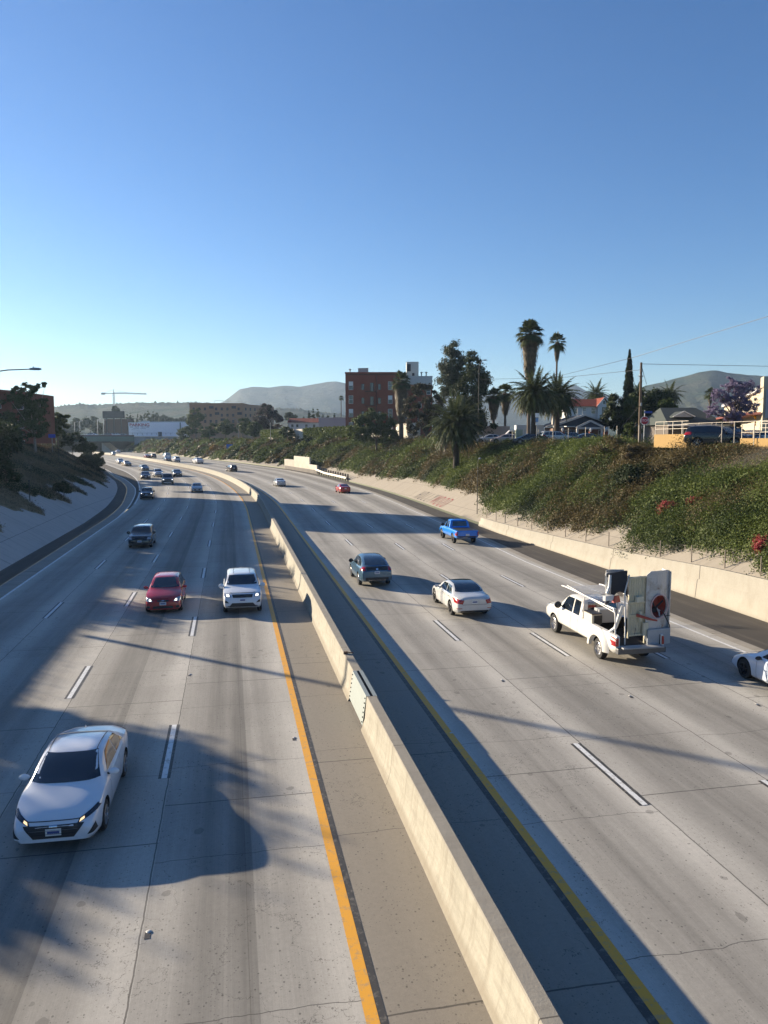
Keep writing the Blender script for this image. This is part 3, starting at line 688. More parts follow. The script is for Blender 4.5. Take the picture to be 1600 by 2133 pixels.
sedan = dict(L=4.62, W=1.80, H=1.44, r=.325, axles=(1.42, -1.28), zbelt=.95, mirror=(.72, 1.0), fin=(-1.05, 1.40),
    top=[(-2.31, .93), (-2.22, 1.04), (-1.72, 1.09), (-1.5, 1.12), (-.95, 1.36), (-.45, 1.43), (.05, 1.44), (.42, 1.40), (1.20, 1.04), (1.38, .975), (1.95, .82), (2.2, .70), (2.31, .58)],
    belt=[(-2.31, .80), (-1.9, .98), (-1.2, .99), (.7, .93), (1.5, .86), (2.1, .68), (2.31, .50)], bot=[(-2.31, .36), (-2.1, .24), (-1.6, .18), (1.6, .17), (2.1, .19), (2.31, .26)],
    patches=[('windshield', [(-.72, 1.03), (.72, 1.03), (.56, 1.385), (-.56, 1.385)], 'front', 'glass'), ('rear_window', [(-.62, 1.14), (.62, 1.14), (.52, 1.365), (-.52, 1.365)], 'rear', 'glass'),
             ('side_window', [(-.42, .99), (.66, 1.0), (.26, 1.30), (-.38, 1.345)], 'side', 'glass'), ('side_window', [(-1.28, 1.02), (-.47, .99), (-.44, 1.345), (-.86, 1.30)], 'side', 'glass'),
             ('headlight', [(.46, .585), (.86, .74), (.80, .795), (.50, .665)], 'frontpair', 'lampd'), ('lamp_core', [(.50, .605), (.60, .65), (.59, .68), (.52, .655)], 'frontpair', 'lamp'),
             ('grille', [(-.40, .335), (.40, .335), (.60, .60), (-.60, .60)], 'front', 'grille'), ('grille_bar', [(-.42, .42), (.42, .42), (.42, .43), (-.42, .43)], 'front', 'lampd'), ('grille_bar', [(-.48, .50), (.48, .50), (.48, .51), (-.48, .51)], 'front', 'chrome'),
             ('emblem', [(-.08, .565), (.08, .565), (.08, .60), (-.08, .60)], 'front', 'chrome'), ('fog_recess', [(.66, .36), (.83, .40), (.80, .56), (.77, .52)], 'frontpair', 'trim'),
             ('lower_lip', [(-.70, .215), (.70, .215), (.72, .24), (-.72, .24)], 'front', 'trim'), ('bonnet_seam', [(-.55, .655), (.55, .655), (.55, .668), (-.55, .668)], 'front', 'seam'),
             PLF('front', .39), INK('front', .39), ('taillight', [(.52, .82), (.86, .84), (.84, .95), (.46, .92)], 'rearpair', 'red'), PLF('rear', .70),
             ('roof_drip', [(-.85, .555), (.32, .52), (.32, .535), (-.85, .57)], 'top', 'seam'), ('roof_drip', [(-.85, -.555), (.32, -.52), (.32, -.535), (-.85, -.57)], 'top', 'seam'),
             ('door_handle', q4(.02 - .2, .02, .84, .87), 'side', 'paint'), ('door_handle', q4(-1.15, -.95, .86, .89), 'side', 'paint')] + seams([(.78, 0), (-.44, 0), (-1.15, -.12)], .28, .93) + [('roof_panel', [(-1.0, -.50), (.33, -.50), (.33, .50), (-1.0, .50)], 'top', 'roof')])
def mod(base, **k):
    d = dict(base); d.update(k); return d
# executive saloon seen from behind: black roof and rear glass run together
saloon = mod(sedan, L=4.92, W=1.86, H=1.47, r=.345, axles=(1.55, -1.40), mirror=(.78, 1.02), fin=None,
    top=[(-2.46, .95), (-2.38, 1.05), (-1.9, 1.10), (-1.70, 1.13), (-.98, 1.40), (-.45, 1.46), (.05, 1.47), (.42, 1.43), (1.10, 1.07), (1.3, 1.0), (2.05, .86), (2.36, .74), (2.46, .60)],
    belt=[(-2.46, .82), (-2.1, .98), (-1.2, .99), (.7, .94), (1.6, .88), (2.25, .70), (2.46, .52)], bot=[(-2.46, .40), (-2.25, .27), (-1.7, .2), (1.7, .2), (2.25, .22), (2.46, .28)],
    patches=[('windshield', [(-.72, 1.06), (.72, 1.06), (.58, 1.41), (-.58, 1.41)], 'front', 'glass'), ('rear_window', [(-.70, 1.15), (.70, 1.15), (.58, 1.39), (-.58, 1.39)], 'rear', 'glass'),
             ('side_window', [(-.42, 1.0), (.72, 1.0), (.30, 1.32), (-.38, 1.375)], 'side', 'glass'), ('side_window', [(-1.42, 1.03), (-.48, 1.0), (-.44, 1.375), (-.95, 1.33)], 'side', 'glass'),
             ('roof_panel', [(-1.02, -.56), (.36, -.56), (.36, .56), (-1.02, .56)], 'top', 'roof'), ('taillight', [(.60, .72), (.90, .76), (.90, .95), (.52, .90)], 'rearpair', 'red'), ('headlight', [(.5, .62), (.88, .70), (.84, .80), (.52, .74)], 'frontpair', 'lamp'),
             ('boot_seam', [(-.60, .685), (.60, .685), (.60, .698), (-.60, .698)], 'rear', 'seam'), ('boot_seam', [(.60, .69), (.615, .69), (.56, .95), (.545, .95)], 'rearpair', 'seam'), PLF('rear', .74), INK('rear', .74),
             ('rear_diffuser', [(-.72, .30), (.72, .30), (.66, .41), (-.66, .41)], 'rear', 'trim'), ('grille_bar', [(-.60, .355), (.60, .355), (.60, .375), (-.60, .375)], 'rear', 'chrome'),
             ('reflector', [(.62, .50), (.86, .50), (.86, .53), (.62, .53)], 'rearpair', 'red'), ('window_trim', [(-1.45, 1.005), (.75, .975), (.75, .988), (-1.45, 1.018)], 'side', 'chrome'), ('sill_trim', q4(-.95, 1.1, .29, .31), 'side', 'chrome'),
             ('door_handle', q4(-.18, .02, .86, .885), 'side', 'chrome'), ('door_handle', q4(-1.2, -1.0, .88, .905), 'side', 'chrome')] + seams([(.82, 0), (-.45, 0), (-1.2, -.14)], .32, .96))
hatch = mod(sedan, L=4.42, W=1.78, H=1.54, r=.315, axles=(1.40, -1.25), mirror=(.62, 1.05), fin=(-1.1, 1.5), tumble=.22,
    top=[(-2.21, .9), (-2.15, 1.08), (-1.95, 1.30), (-1.55, 1.48), (-.8, 1.53), (-.1, 1.54), (.22, 1.50), (.98, 1.10), (1.2, 1.02), (1.85, .86), (2.1, .74), (2.21, .6)],
    belt=[(-2.21, .85), (-1.9, .98), (-.8, .98), (.7, .95), (1.5, .88), (2.0, .72), (2.21, .52)], bot=[(-2.21, .3), (-2, .22), (-1.5, .17), (1.5, .16), (2, .18), (2.21, .22)],
    patches=[('windshield', [(-.70, 1.09), (.70, 1.09), (.55, 1.475), (-.55, 1.475)], 'front', 'glass'), ('rear_window', [(-.6, 1.06), (.6, 1.06), (.52, 1.42), (-.52, 1.42)], 'rear', 'glass'),
             ('side_window', [(-.42, 1.01), (.60, 1.02), (.12, 1.42), (-.40, 1.45)], 'side', 'glass'), ('side_window', [(-1.25, 1.02), (-.47, 1.01), (-.45, 1.45), (-1.15, 1.43)], 'side', 'glass'), ('side_window', [(-1.75, 1.08), (-1.32, 1.03), (-1.22, 1.42), (-1.5, 1.38)], 'side', 'glass'),
             ('headlight', [(.48, .60), (.84, .62), (.82, .79), (.60, .75)], 'frontpair', 'lamp'), ('lamp_core', [(.54, .63), (.66, .63), (.66, .72), (.58, .71)], 'frontpair', 'lamp'), ('grille', [(-.26, .60), (.26, .60), (.30, .68), (-.30, .68)], 'front', 'grille'),
             ('emblem', [(-.07, .62), (.07, .62), (.07, .665), (-.07, .665)], 'front', 'chrome'), ('lower_grille', [(-.50, .27), (.50, .27), (.46, .40), (-.46, .40)], 'front', 'grille'), ('fog_recess', [(.60, .30), (.78, .32), (.76, .42), (.62, .41)], 'frontpair', 'trim'),
             PLF('front', .44), INK('front', .44), ('taillight', [(.62, .85), (.84, .88), (.80, 1.12), (.66, 1.05)], 'rearpair', 'red'), PLF('rear', .62), ('bonnet_seam', [(-.5, .715), (.5, .715), (.5, .727), (-.5, .727)], 'front', 'seam'),
             ('door_handle', q4(-.18, .0, .86, .89), 'side', 'paint')] + seams([(.70, 0), (-.44, 0), (-1.2, -.08)], .26, .95))
suv = mod(sedan, L=4.60, W=1.90, H=1.70, r=.365, axles=(1.38, -1.30), mirror=(.78, 1.18), msize=1.15, fin=(-1.5, 1.69), zbelt=1.1, tumble=.17, nose=.86,
    top=[(-2.30, 1.0), (-2.24, 1.25), (-2.08, 1.55), (-1.9, 1.66), (-1.0, 1.70), (-.1, 1.70), (.20, 1.67), (.85, 1.24), (1.05, 1.17), (1.85, 1.06), (2.18, .94), (2.30, .74)],
    belt=[(-2.30, .95), (-2.0, 1.12), (-.8, 1.12), (.7, 1.10), (1.6, 1.03), (2.12, .90), (2.30, .62)], bot=[(-2.3, .42), (-2.1, .33), (-1.5, .25), (1.5, .25), (2.0, .28), (2.30, .40)],
    patches=[('windshield', [(-.76, 1.24), (.76, 1.24), (.62, 1.625), (-.62, 1.625)], 'front', 'glass'), ('rear_window', [(-.66, 1.20), (.66, 1.20), (.60, 1.54), (-.60, 1.54)], 'rear', 'glass'),
             ('side_window', [(-.45, 1.15), (.66, 1.17), (.18, 1.55), (-.43, 1.58)], 'side', 'glass'), ('side_window', [(-1.32, 1.16), (-.52, 1.15), (-.49, 1.58), (-1.28, 1.57)], 'side', 'glass'), ('side_window', [(-2.0, 1.2), (-1.40, 1.17), (-1.35, 1.56), (-1.82, 1.53)], 'side', 'glass'),
             ('headlight', [(.54, .86), (.88, .88), (.87, 1.01), (.60, .99)], 'frontpair', 'lamp'), ('lamp_core', [(.62, .885), (.76, .89), (.76, .97), (.65, .97)], 'frontpair', 'lamp'), ('grille', [(-.46, .84), (.46, .84), (.50, .97), (-.50, .97)], 'front', 'grille'),
             ('lower_grille', [(-.62, .46), (.62, .46), (.50, .60), (-.50, .60)], 'front', 'grille'), ('fog_recess', [(.64, .60), (.84, .62), (.84, .74), (.74, .70)], 'frontpair', 'trim'), ('skid_plate', [(-.8, .41), (.8, .41), (.7, .47), (-.7, .47)], 'front', 'trim'),
             PLF('front', .66), INK('front', .66), ('taillight', [(.72, .95), (.92, .97), (.90, 1.22), (.76, 1.2)], 'rearpair', 'red'), PLF('rear', .82), ('rear_bumper_trim', [(-.85, .40), (.85, .40), (.85, .58), (-.85, .58)], 'rear', 'trim'),
             ('bonnet_seam', [(-.62, 1.015), (.62, 1.015), (.62, 1.028), (-.62, 1.028)], 'front', 'seam'), ('roof_rib', [(-1.6, .40), (.05, .40), (.05, .42), (-1.6, .42)], 'top', 'seam'), ('roof_rib', [(-1.6, -.42), (.05, -.42), (.05, -.40), (-1.6, -.40)], 'top', 'seam'),
             ('door_handle', q4(-.2, .0, 1.0, 1.03), 'side', 'paint'), ('sill_trim', q4(-.9, .95, .27, .36), 'side', 'trim'), ('roof_panel', [(-1.95, -.66), (.14, -.66), (.14, .66), (-1.95, .66)], 'top', 'roof')] + seams([(.80, 0), (-.47, 0), (-1.3, -.06)], .36, 1.1))
boxy = mod(suv, L=4.14, W=1.80, H=1.62, r=.33, axles=(1.26, -1.26), nose=.9, tail=.9, mirror=(.72, 1.13), fin=(-1.4, 1.6), tumble=.14,
    top=[(-2.07, 1.0), (-2.05, 1.3), (-1.98, 1.5), (-1.8, 1.58), (-1.0, 1.61), (.0, 1.62), (.34, 1.58), (.88, 1.16), (1.05, 1.09), (1.75, 1.0), (1.98, .9), (2.07, .72)],
    belt=[(-2.07, .95), (-1.8, 1.06), (-.8, 1.06), (.7, 1.05), (1.5, .98), (1.92, .86), (2.07, .62)], bot=[(-2.07, .36), (-1.9, .28), (-1.4, .22), (1.4, .22), (1.9, .24), (2.07, .3)],
    patches=[('windshield', [(-.70, 1.16), (.70, 1.16), (.60, 1.55), (-.60, 1.55)], 'front', 'glass'), ('rear_window', [(-.6, 1.15), (.6, 1.15), (.56, 1.45), (-.56, 1.45)], 'rear', 'glass'),
             ('side_window', [(-.4, 1.1), (.68, 1.12), (.30, 1.48), (-.38, 1.5)], 'side', 'glass'), ('side_window', [(-1.3, 1.1), (-.47, 1.1), (-.45, 1.5), (-1.3, 1.5)], 'side', 'glass'), ('side_window', [(-1.8, 1.14), (-1.37, 1.1), (-1.37, 1.5), (-1.72, 1.46)], 'side', 'glass'),
             ('headlight', [(.56, .72), (.84, .74), (.82, .88), (.62, .9)], 'frontpair', 'lamp'), ('lamp_core', [(.62, .75), (.74, .76), (.74, .84), (.65, .84)], 'frontpair', 'lamp'), ('grille', [(-.42, .66), (.42, .66), (.46, .76), (-.46, .76)], 'front', 'grille'), ('lower_grille', [(-.56, .32), (.56, .32), (.5, .48), (-.5, .48)], 'front', 'grille'),
             PLF('front', .50), INK('front', .50), ('taillight', [(.74, 1.0), (.86, 1.02), (.84, 1.36), (.76, 1.34)], 'rearpair', 'red'), PLF('rear', .66), ('roof_panel', [(-1.94, -.74), (.36, -.74), (.36, .74), (-1.94, .74)], 'top', 'roof')] + seams([(.72, 0), (-.42, 0), (-1.25, -.06)], .32, 1.04))
# fastback crossover seen from behind
crosso = mod(suv, L=4.95, W=1.90, H=1.65, r=.36, axles=(1.45, -1.35), tumble=.20, mirror=(.80, 1.12), mblack=True, fin=(-.9, 1.6),
    top=[(-2.47, .95), (-2.42, 1.12), (-2.3, 1.22), (-1.45, 1.50), (-.9, 1.61), (-.3, 1.65), (.1, 1.65), (.40, 1.61), (1.05, 1.19), (1.25, 1.12), (1.95, 1.0), (2.32, .86), (2.47, .7)],
    belt=[(-2.47, .9), (-2.2, 1.10), (-.8, 1.07), (.8, 1.03), (1.7, .97), (2.25, .82), (2.47, .58)], bot=[(-2.47, .42), (-2.25, .32), (-1.6, .25), (1.6, .24), (2.2, .27), (2.47, .34)],
    patches=[('windshield', [(-.76, 1.19), (.76, 1.19), (.62, 1.58), (-.62, 1.58)], 'front', 'glass'), ('rear_window', [(-.66, 1.255), (.66, 1.255), (.55, 1.57), (-.55, 1.57)], 'rear', 'glass'), ('lower_rear_window', [(-.60, 1.00), (.60, 1.00), (.64, 1.20), (-.64, 1.20)], 'rear', 'trim'),
             ('side_window', [(-.42, 1.09), (.72, 1.10), (.28, 1.50), (-.40, 1.53)], 'side', 'glass'), ('side_window', [(-1.25, 1.11), (-.48, 1.09), (-.45, 1.53), (-1.1, 1.47)], 'side', 'glass'), ('side_window', [(-1.85, 1.17), (-1.32, 1.13), (-1.18, 1.44), (-1.45, 1.37)], 'side', 'glass'),
             ('taillight', [(.66, .98), (.91, .98), (.91, 1.15), (.66, 1.19)], 'rearpair', 'red'), ('headlight', [(.5, .75), (.88, .82), (.84, .95), (.52, .88)], 'frontpair', 'lamp'), PLF('rear', .80), INK('rear', .8), ('emblem', [(-.06, 1.03), (.06, 1.03), (.06, 1.12), (-.06, 1.12)], 'rear', 'chrome'),
             ('rear_bumper_trim', [(-.88, .42), (.88, .42), (.88, .60), (-.88, .60)], 'rear', 'trim'), ('skid_plate', [(-.5, .40), (.5, .40), (.46, .46), (-.46, .46)], 'rear', 'chrome'), ('roof_panel', [(-.95, -.60), (.36, -.60), (.36, .60), (-.95, .60)], 'top', 'roof'),
             ('door_handle', q4(-.2, .0, .98, 1.01), 'side', 'paint'), ('sill_trim', q4(-.95, 1.0, .30, .34), 'side', 'chrome')] + seams([(.86, 0), (-.45, 0), (-1.25, -.1)], .36, 1.05))
coupe = mod(sedan, L=4.70, W=1.88, H=1.38, r=.35, axles=(1.48, -1.32), mirror=(.62, .98), mblack=True, nose=.84)
# pickups: cab shell plus open bed shell
def pickup_spec(L, W, H, r, axles, cabx, hood_z, bed_z, gz_=.42, **k):
    x0, x1 = cabx                              # back of the cab, base of the windshield
    d = dict(L=L, W=W, H=H, r=r, axles=axles, zbelt=bed_z, nose=.88, tail=.97, tumble=.15, tw=.25, mblack=True)
    L2 = L / 2
    d['top'] = [(-L2, bed_z - .06), (-L2 + .05, bed_z), (x0 - .06, bed_z), (x0 + .02, bed_z + .04), (x0 + .14, H - .10), (x0 + .28, H - .02), ((x0 + x1) / 2, H), (x1 - .85, H - .03), (x1 - .62, H - .08), (x1, hood_z + .08), (x1 + .2, hood_z + .02), (L2 - .25, hood_z - .07), (L2 - .05, hood_z - .16), (L2, hood_z - .3)]
    d['belt'] = [(-L2, bed_z - .08), (-L2 + .05, bed_z - .03), (x0, bed_z - .03), (x1 - .3, bed_z - .04), (x1 + .3, hood_z - .07), (L2 - .1, hood_z - .2), (L2, hood_z - .36)]
    d['bot'] = [(-L2, gz_ + .12), (-L2 + .3, gz_), (L2 - .5, gz_), (L2, gz_ + .02)]
    xm = x0 + (x1 - x0) * .40
    d['patches'] = [('windshield', [(-.76, hood_z + .11), (.76, hood_z + .11), (.64, H - .12), (-.64, H - .12)], 'front', 'glass'), ('rear_window', [(-W * .33, bed_z + .12), (W * .33, bed_z + .12), (W * .30, H - .15), (-W * .30, H - .15)], 'rear', 'glass'),
        ('side_window', [(xm + .06, bed_z + .02), (x1 - .26, bed_z + .02), (x1 - .66, H - .15), (xm + .06, H - .13)], 'side', 'glass'), ('side_window', [(x0 + .28, bed_z + .02), (xm - .04, bed_z + .02), (xm - .04, H - .13), (x0 + .32, H - .14)], 'side', 'glass'),
        ('headlight', [(W * .28, hood_z - .33), (W * .47, hood_z - .33), (W * .47, hood_z - .15), (W * .30, hood_z - .15)], 'frontpair', 'lamp'), ('lamp_core', [(W * .32, hood_z - .30), (W * .42, hood_z - .3), (W * .42, hood_z - .2), (W * .33, hood_z - .2)], 'frontpair', 'lamp'),
        ('grille', [(-W * .25, hood_z - .42), (W * .25, hood_z - .42), (W * .25, hood_z - .16), (-W * .25, hood_z - .16)], 'front', 'grille'), ('lower_grille', [(-W * .4, gz_ + .03), (W * .4, gz_ + .03), (W * .4, gz_ + .2), (-W * .4, gz_ + .2)], 'front', 'trim'),
        ('taillight', [(W * .43, bed_z - .42), (W * .495, bed_z - .42), (W * .495, bed_z - .10), (W * .43, bed_z - .10)], 'rearpair', 'red')] + seams([(x1 - .12, 0), (xm, 0), (x0 + .24, 0)], gz_ + .1, bed_z - .03)
    d['mirror'] = (x1 - .30, bed_z + .14); d['msize'] = 1.35
    d.update(k); return d
def hollow_bed(root, body, x0, x1, W, zfloor, ztop, mat):
    b = MB(); b.box(((x0 + x1) / 2, 0, (zfloor + ztop) / 2 + .1), (x1 - x0, W, ztop - zfloor + .2))
    me = bpy.data.meshes.new('cut'); me.from_pydata(b.v, [], b.f); me.materials.append(body.data.materials[0]); me.materials.append(mat)
    bm = bmesh.new(); bm.from_mesh(me); bmesh.ops.recalc_face_normals(bm, faces=bm.faces)
    for f in bm.faces: f.material_index = 1
    bm.to_mesh(me); bm.free(); cut = bpy.data.objects.new('cut', me); COL.objects.link(cut); cut.parent = root
    md = body.modifiers.new('bed', 'BOOLEAN'); md.operation = 'DIFFERENCE'; md.object = cut; md.solver = 'EXACT'; cuts.append((body, cut))
def child(root, nm): return next(c for c in root.children if c.name.split('.')[0] == nm)
# ================================================================== TRAFFIC
def put(px, py, spec, side, off=0.0):
    """ground point of the car's middle-bottom; side -1 = coming towards the camera"""
    p = gp(px, py); Yp = gz_Y(py); h = heading(Yp) + (math.pi if side < 0 else 0)
    return p, h
def gz_Y(y):
    return CAMZ / math.tan(PITCH + math.atan((y - CY) / FPX))
G_IN = 'cars coming towards the camera left of the median'; G_OUT = 'vehicles driving away right of the median'
H1 = (M_lit, M_lit)
def car(name, spec, col, px, py, side, label, cat='car', bias=0.0, **k):
    """px, py: photo pixel of the middle of the near bumper's foot"""
    p, h = put(px, py, spec, side); L = spec['L'] * k.get('scale', 1.0) / 2
    h += bias; d = Vector((math.cos(h), math.sin(h), 0)); c = p - d * L if side < 0 else p + d * L
    t = rp(gz_Y(py) + (L if True else 0), 0)[2] if gz_Y(py) > 115 else 0
    if gz_Y(py) > 115: c.z = (p.z + t) / 2
    return make_car(name, spec, col, c, h, label, cat, G_IN if side < 0 else G_OUT, **k)
WH = (.72, .73, .74); 
car('sedan', sedan, (.70, .72, .75), 113, 1778, -1, 'white sedan nearest the camera, dark slatted grille, both headlights lit', bias=-.02, lights=(M_lampd, M_litw))
car('hatchback', hatch, (.42, .014, .016), 340, 1279, -1, 'red hatchback with lit headlights beside the white SUV', lights=(M_lamp, M_lit))
car('suv', suv, (.66, .68, .70), 506, 1281, -1, 'white SUV with black lower grille hugging the yellow line', 'SUV', lights=(M_lamp, M_lit))
car('boxy_hatchback', boxy, (.012, .012, .015), 291, 1143, -1, 'black boxy hatchback with a white roof in the shade', roofcol=(.6, .62, .64))
car('dark_suv', suv, (.012, .013, .016), 305, 1041, -1, 'dark SUV with an orange light at its front corner, left lane by the curb', 'SUV', lights=(M_lamp, M_lit), scale=.95)
car('sedan', sedan, (.42, .44, .45), 411, 1026, -1, 'silver sedan alone in the middle lane where sun stripes cross the road', lights=(M_lamp, M_lamp))
bluish = (.02, .03, .045)
car('pickup_truck', pickup_spec(5.4, 1.9, 1.82, .40, (1.7, -1.6), (-.55, 1.15), 1.12, 1.12), (.09, .10, .12), 350, 1010, -1, 'grey pickup truck with lit headlights, in front of the white and navy cars', 'pickup truck', lights=(M_lamp, M_lit), scale=1.1)
car('sedan', sedan, (.015, .016, .02), 304, 999, -1, 'black sedan with lit headlights left of the grey pickup', lights=(M_lamp, M_lit), scale=1.1)
car('suv', suv, (.55, .57, .6), 331, 994, -1, 'white SUV with lit headlights close behind the grey pickup', 'SUV', lights=(M_lamp, M_lit))
car('sedan', sedan, (.02, .025, .05), 371, 993, -1, 'navy sedan right of the grey pickup near the yellow line', lights=(M_lamp, M_lit), scale=1.05)
car('sedan', sedan, (.12, .13, .14), 304, 981, -1, 'dark grey sedan behind the white SUV, half lit by sun', lights=(M_lamp, M_lamp))
car('sedan', sedan, (.30, .23, .15), 268, 971, -1, 'tan sedan second from last in the far left lanes', scale=.95)
car('sedan', sedan, (.55, .55, .56), 254, 966, -1, 'small white sedan in the far left lanes ahead of the tan one', scale=.95)
car('van', boxy, (.6, .61, .62), 238, 949, 1, 'tiny white van about to pass under the green overpass', 'van', scale=1.0)
car('sedan', sedan, (.5, .5, .52), 247, 944, 1, 'tiny silver car entering the dark underpass', scale=1.1)
# ---- going away
tacoma = pickup_spec(5.4, 1.95, 1.82, .40, (1.75, -1.60), (-.50, 1.25), 1.14, 1.14, .46)
tacoma['patches'] = tacoma['patches'] + [('licence_plate', [(-.155, .70), (.155, .70), (.155, .85), (-.155, .85)], 'rear', 'plate'), ('rear_bumper_trim', [(-.9, .58), (.9, .58), (.9, .68), (-.9, .68)], 'rear', 'trim'),
    ('bed_cover', [(-2.62, -.80), (-.66, -.80), (-.66, .80), (-2.62, .80)], 'top', 'trim'), ('tailgate_seam', [(-.80, .70), (-.79, .70), (-.79, 1.1), (-.80, 1.1)], 'rear', 'seam'), ('tailgate_seam', [(.79, .70), (.80, .70), (.80, 1.1), (.79, 1.1)], 'rear', 'seam')]
car('pickup_truck', tacoma, (.01, .21, .74), 974, 1134, 1, 'bright blue crew cab pickup beside the start of the right wall', 'pickup truck', rim=M_rimd)
car('crossover', mod(crosso, H=1.60), (.08, .16, .235), 786, 1224, 1, 'teal grey fastback crossover driving in the lane beside the median', 'car', roofcol=(.02, .03, .045), metal=.4)
car('saloon', saloon, (.60, .60, .58), 989, 1289, 1, 'silver white saloon with black glass roof ahead of the work pickup', roofcol=(.006, .008, .012), rim=M_rimd, metal=.1)
car('sedan', sedan, (.42, .012, .02), 720, 1028, 1, 'red sedan near the concrete slope, just past the guardrail end', lights=None)
car('sedan', sedan, (.45, .46, .47), 586, 1014, 1, 'silver sedan in the middle of the right carriageway left of the red sedan')
car('dark_suv', suv, (.03, .014, .016), 488, 983, 1, 'dark maroon SUV alone where the right carriageway bends', 'SUV', scale=.95)
car('sedan', sedan, (.6, .6, .6), 418, 966, 1, 'white sedan beyond the maroon SUV on the far right lanes', scale=1.1)
car('suv', suv, (.6, .6, .61), 370, 963, 1, 'white SUV just behind the van at the far bend of the barrier', 'SUV', scale=.95)
car('sedan', sedan, (.08, .09, .11), 352, 962, 1, 'dark sedan behind the barrier between the white van and the SUV', scale=.95)
car('van', boxy, (.62, .63, .65), 350, 956, 1, 'tall white van above the barrier at the far bend', 'van', scale=1.2)
car('suv', suv, (.06, .012, .014), 321, 955, 1, 'dark red SUV behind the far barrier next to the red car', 'SUV', scale=.95)
car('sedan', sedan, (.30, .03, .03), 308, 955, 1, 'red car mostly hidden behind the far barrier', scale=.95)
# coupe cut by the right edge of the picture
p = gp(1545, 1402); h = heading(25) - .02
cp = make_car('coupe', coupe, (.62, .68, .76), (p.x + .95, p.y - 1.9, 0), h, 'white coupe cut off by the right edge, only its nose in view', 'car', G_OUT, rim=M_rimd)

# ---- white work pickup with a sawn truck-bed standing in its bed
wp = pickup_spec(6.6, 2.04, 1.98, .40, (2.25, -1.95), (-.35, 1.90), 1.30, 1.24, .50, steel=True, tw=.24, mblack=True)
p, h = put(1332, 1389, wp, 1)
WPL = 3.3; d = Vector((math.cos(h), math.sin(h), 0))
wt = make_car('work_pickup', wp, (.66, .64, .59), p + d * WPL, h, 'white crew cab work pickup with ladder rack, hauling scrap upright in its bed', 'pickup truck', G_OUT)
body = child(wt, 'body'); hollow_bed(wt, body, -3.50, -.50, 1.66, .78, 1.24, M_trim)
# flared rear fenders
M_wp = body.data.materials[0]
for g in (1, -1):
    b = MB(); V = []; n = 16
    for i in range(n + 1):
        a = math.pi * i / n; rr = .50
        for (k, (dr, dy)) in enumerate(((0, 0.0), (.0, .13), (.10, .145), (.24, .06), (.30, 0))):
            V.append((-1.95 + math.cos(a) * (rr + dr) * 1.12, g * (1.005 + dy), .44 + math.sin(a) * (rr + dr)))
    F = []
    for i in range(n):
        for k in range(4):
            q = (i * 5 + k, i * 5 + k + 1, (i + 1) * 5 + k + 1, (i + 1) * 5 + k); F.append(q if g > 0 else q[::-1])
    b.add(V, F); b.build('flared_fender', M_wp, wt, smooth=50)
b = MB(); b.box((-3.36, 0, .66), (.22, 1.95, .22)); b.box((-3.42, 0, .72), (.12, .7, .05)); b.build('rear_bumper', plain('grey_bumper', (.13, .13, .13), .4, .4), wt, bevel=.03)
b = MB(); b.box((-3.42, 0, .80), (.36, 1.66, .06)); b.build('tailgate', plain('tailgate_grey', (.30, .30, .30), .5), wt, bevel=.01)
M_rack = plain('rack_white', (.66, .64, .60), .4)
b = MB(); zr = 2.16
for g in (1, -1):
    b.tube([(-3.12, g * .93, 1.24), (-3.12, g * .93, 1.62), (-3.02, g * .90, 2.0), (-2.85, g * .88, zr), (1.45, g * .88, zr + .04), (1.75, g * .88, zr + .02)], .028, 8)
    b.tube([(-3.05, g * .93, 2.06), (1.2, g * .90, zr + .14)], .018, 6)
    b.tube([(-.42, g * .93, 1.24), (-.48, g * .90, zr)], .026, 8)
    for x in (-2.2, -1.0): b.tube([(x, g * .91, zr), (x, g * .91, zr + .09)], .016, 6)
for k in range(7): b.bar((-.2 + k * .27, -.88, zr + .02), (-.2 + k * .27, .88, zr + .02), .05, .03)
b.build('ladder_rack', M_rack, wt, smooth=True)
b = MB(); b.box((-.92, .76, 1.37), (.72, .40, .42)); b.build('side_toolbox', plain('toolbox_cream', (.55, .51, .42), .5), wt, bevel=.015)
b = MB(); b.box((-.92, .76, 1.595), (.76, .44, .03)); b.box((-1.30, .70, 1.36), (.02, .34, .36)); b.build('toolbox_lid', M_trim, wt, bevel=.006)
b = MB(); b.box((-.75, 0.10, 1.42), (.45, .78, .55)); b.build('cross_toolbox', plain('toolbox_grey', (.35, .36, .36), .45), wt, bevel=.015)
def scrap_paint():
    M = Mat('scrap_white_paint', .32, .1); co = M.co(); n = M.noise(co, 2.2, 6.0, .7, .6); f = M.noise(co, 14.0, 4.0, .7)
    c = M.mix(n.sstep(.50, .60) * .55, (.50, .50, .49), (.30, .28, .25)); c = M.mix(n.sstep(.62, .68) * .9, c, (.16, .07, .035)); c = M.mix(f.sstep(.62, .75) * .5, c, (.2, .18, .15))
    M.b.inputs['Coat Weight'].default_value = .4; return M.out(c, bump=n + f * .2, bs=.7, bd=.06)
# the upright scrap: inner panels, floor pan, two fenders with wheel openings
sc = empty('scrap_truck_bed', wt.matrix_basis @ Vector((-2.55, -.25, .80)), h, 'sawn-off pickup bed and fender standing on end in the work pickup', 'scrap truck bed')
sc.scale = (1, .98, 1.24); sc.rotation_euler = (R(-1.5), R(-3), h + R(4)); M_blue = scrap_paint(); M_ivory = plain('scrap_floorpan', (.52, .47, .33), .6, var=.25, scale=6); M_rust = plain('scrap_red_inner', (.36, .07, .05), .7, var=.35, scale=5); M_scrapd = plain('scrap_dark', (.03, .03, .035), .8)
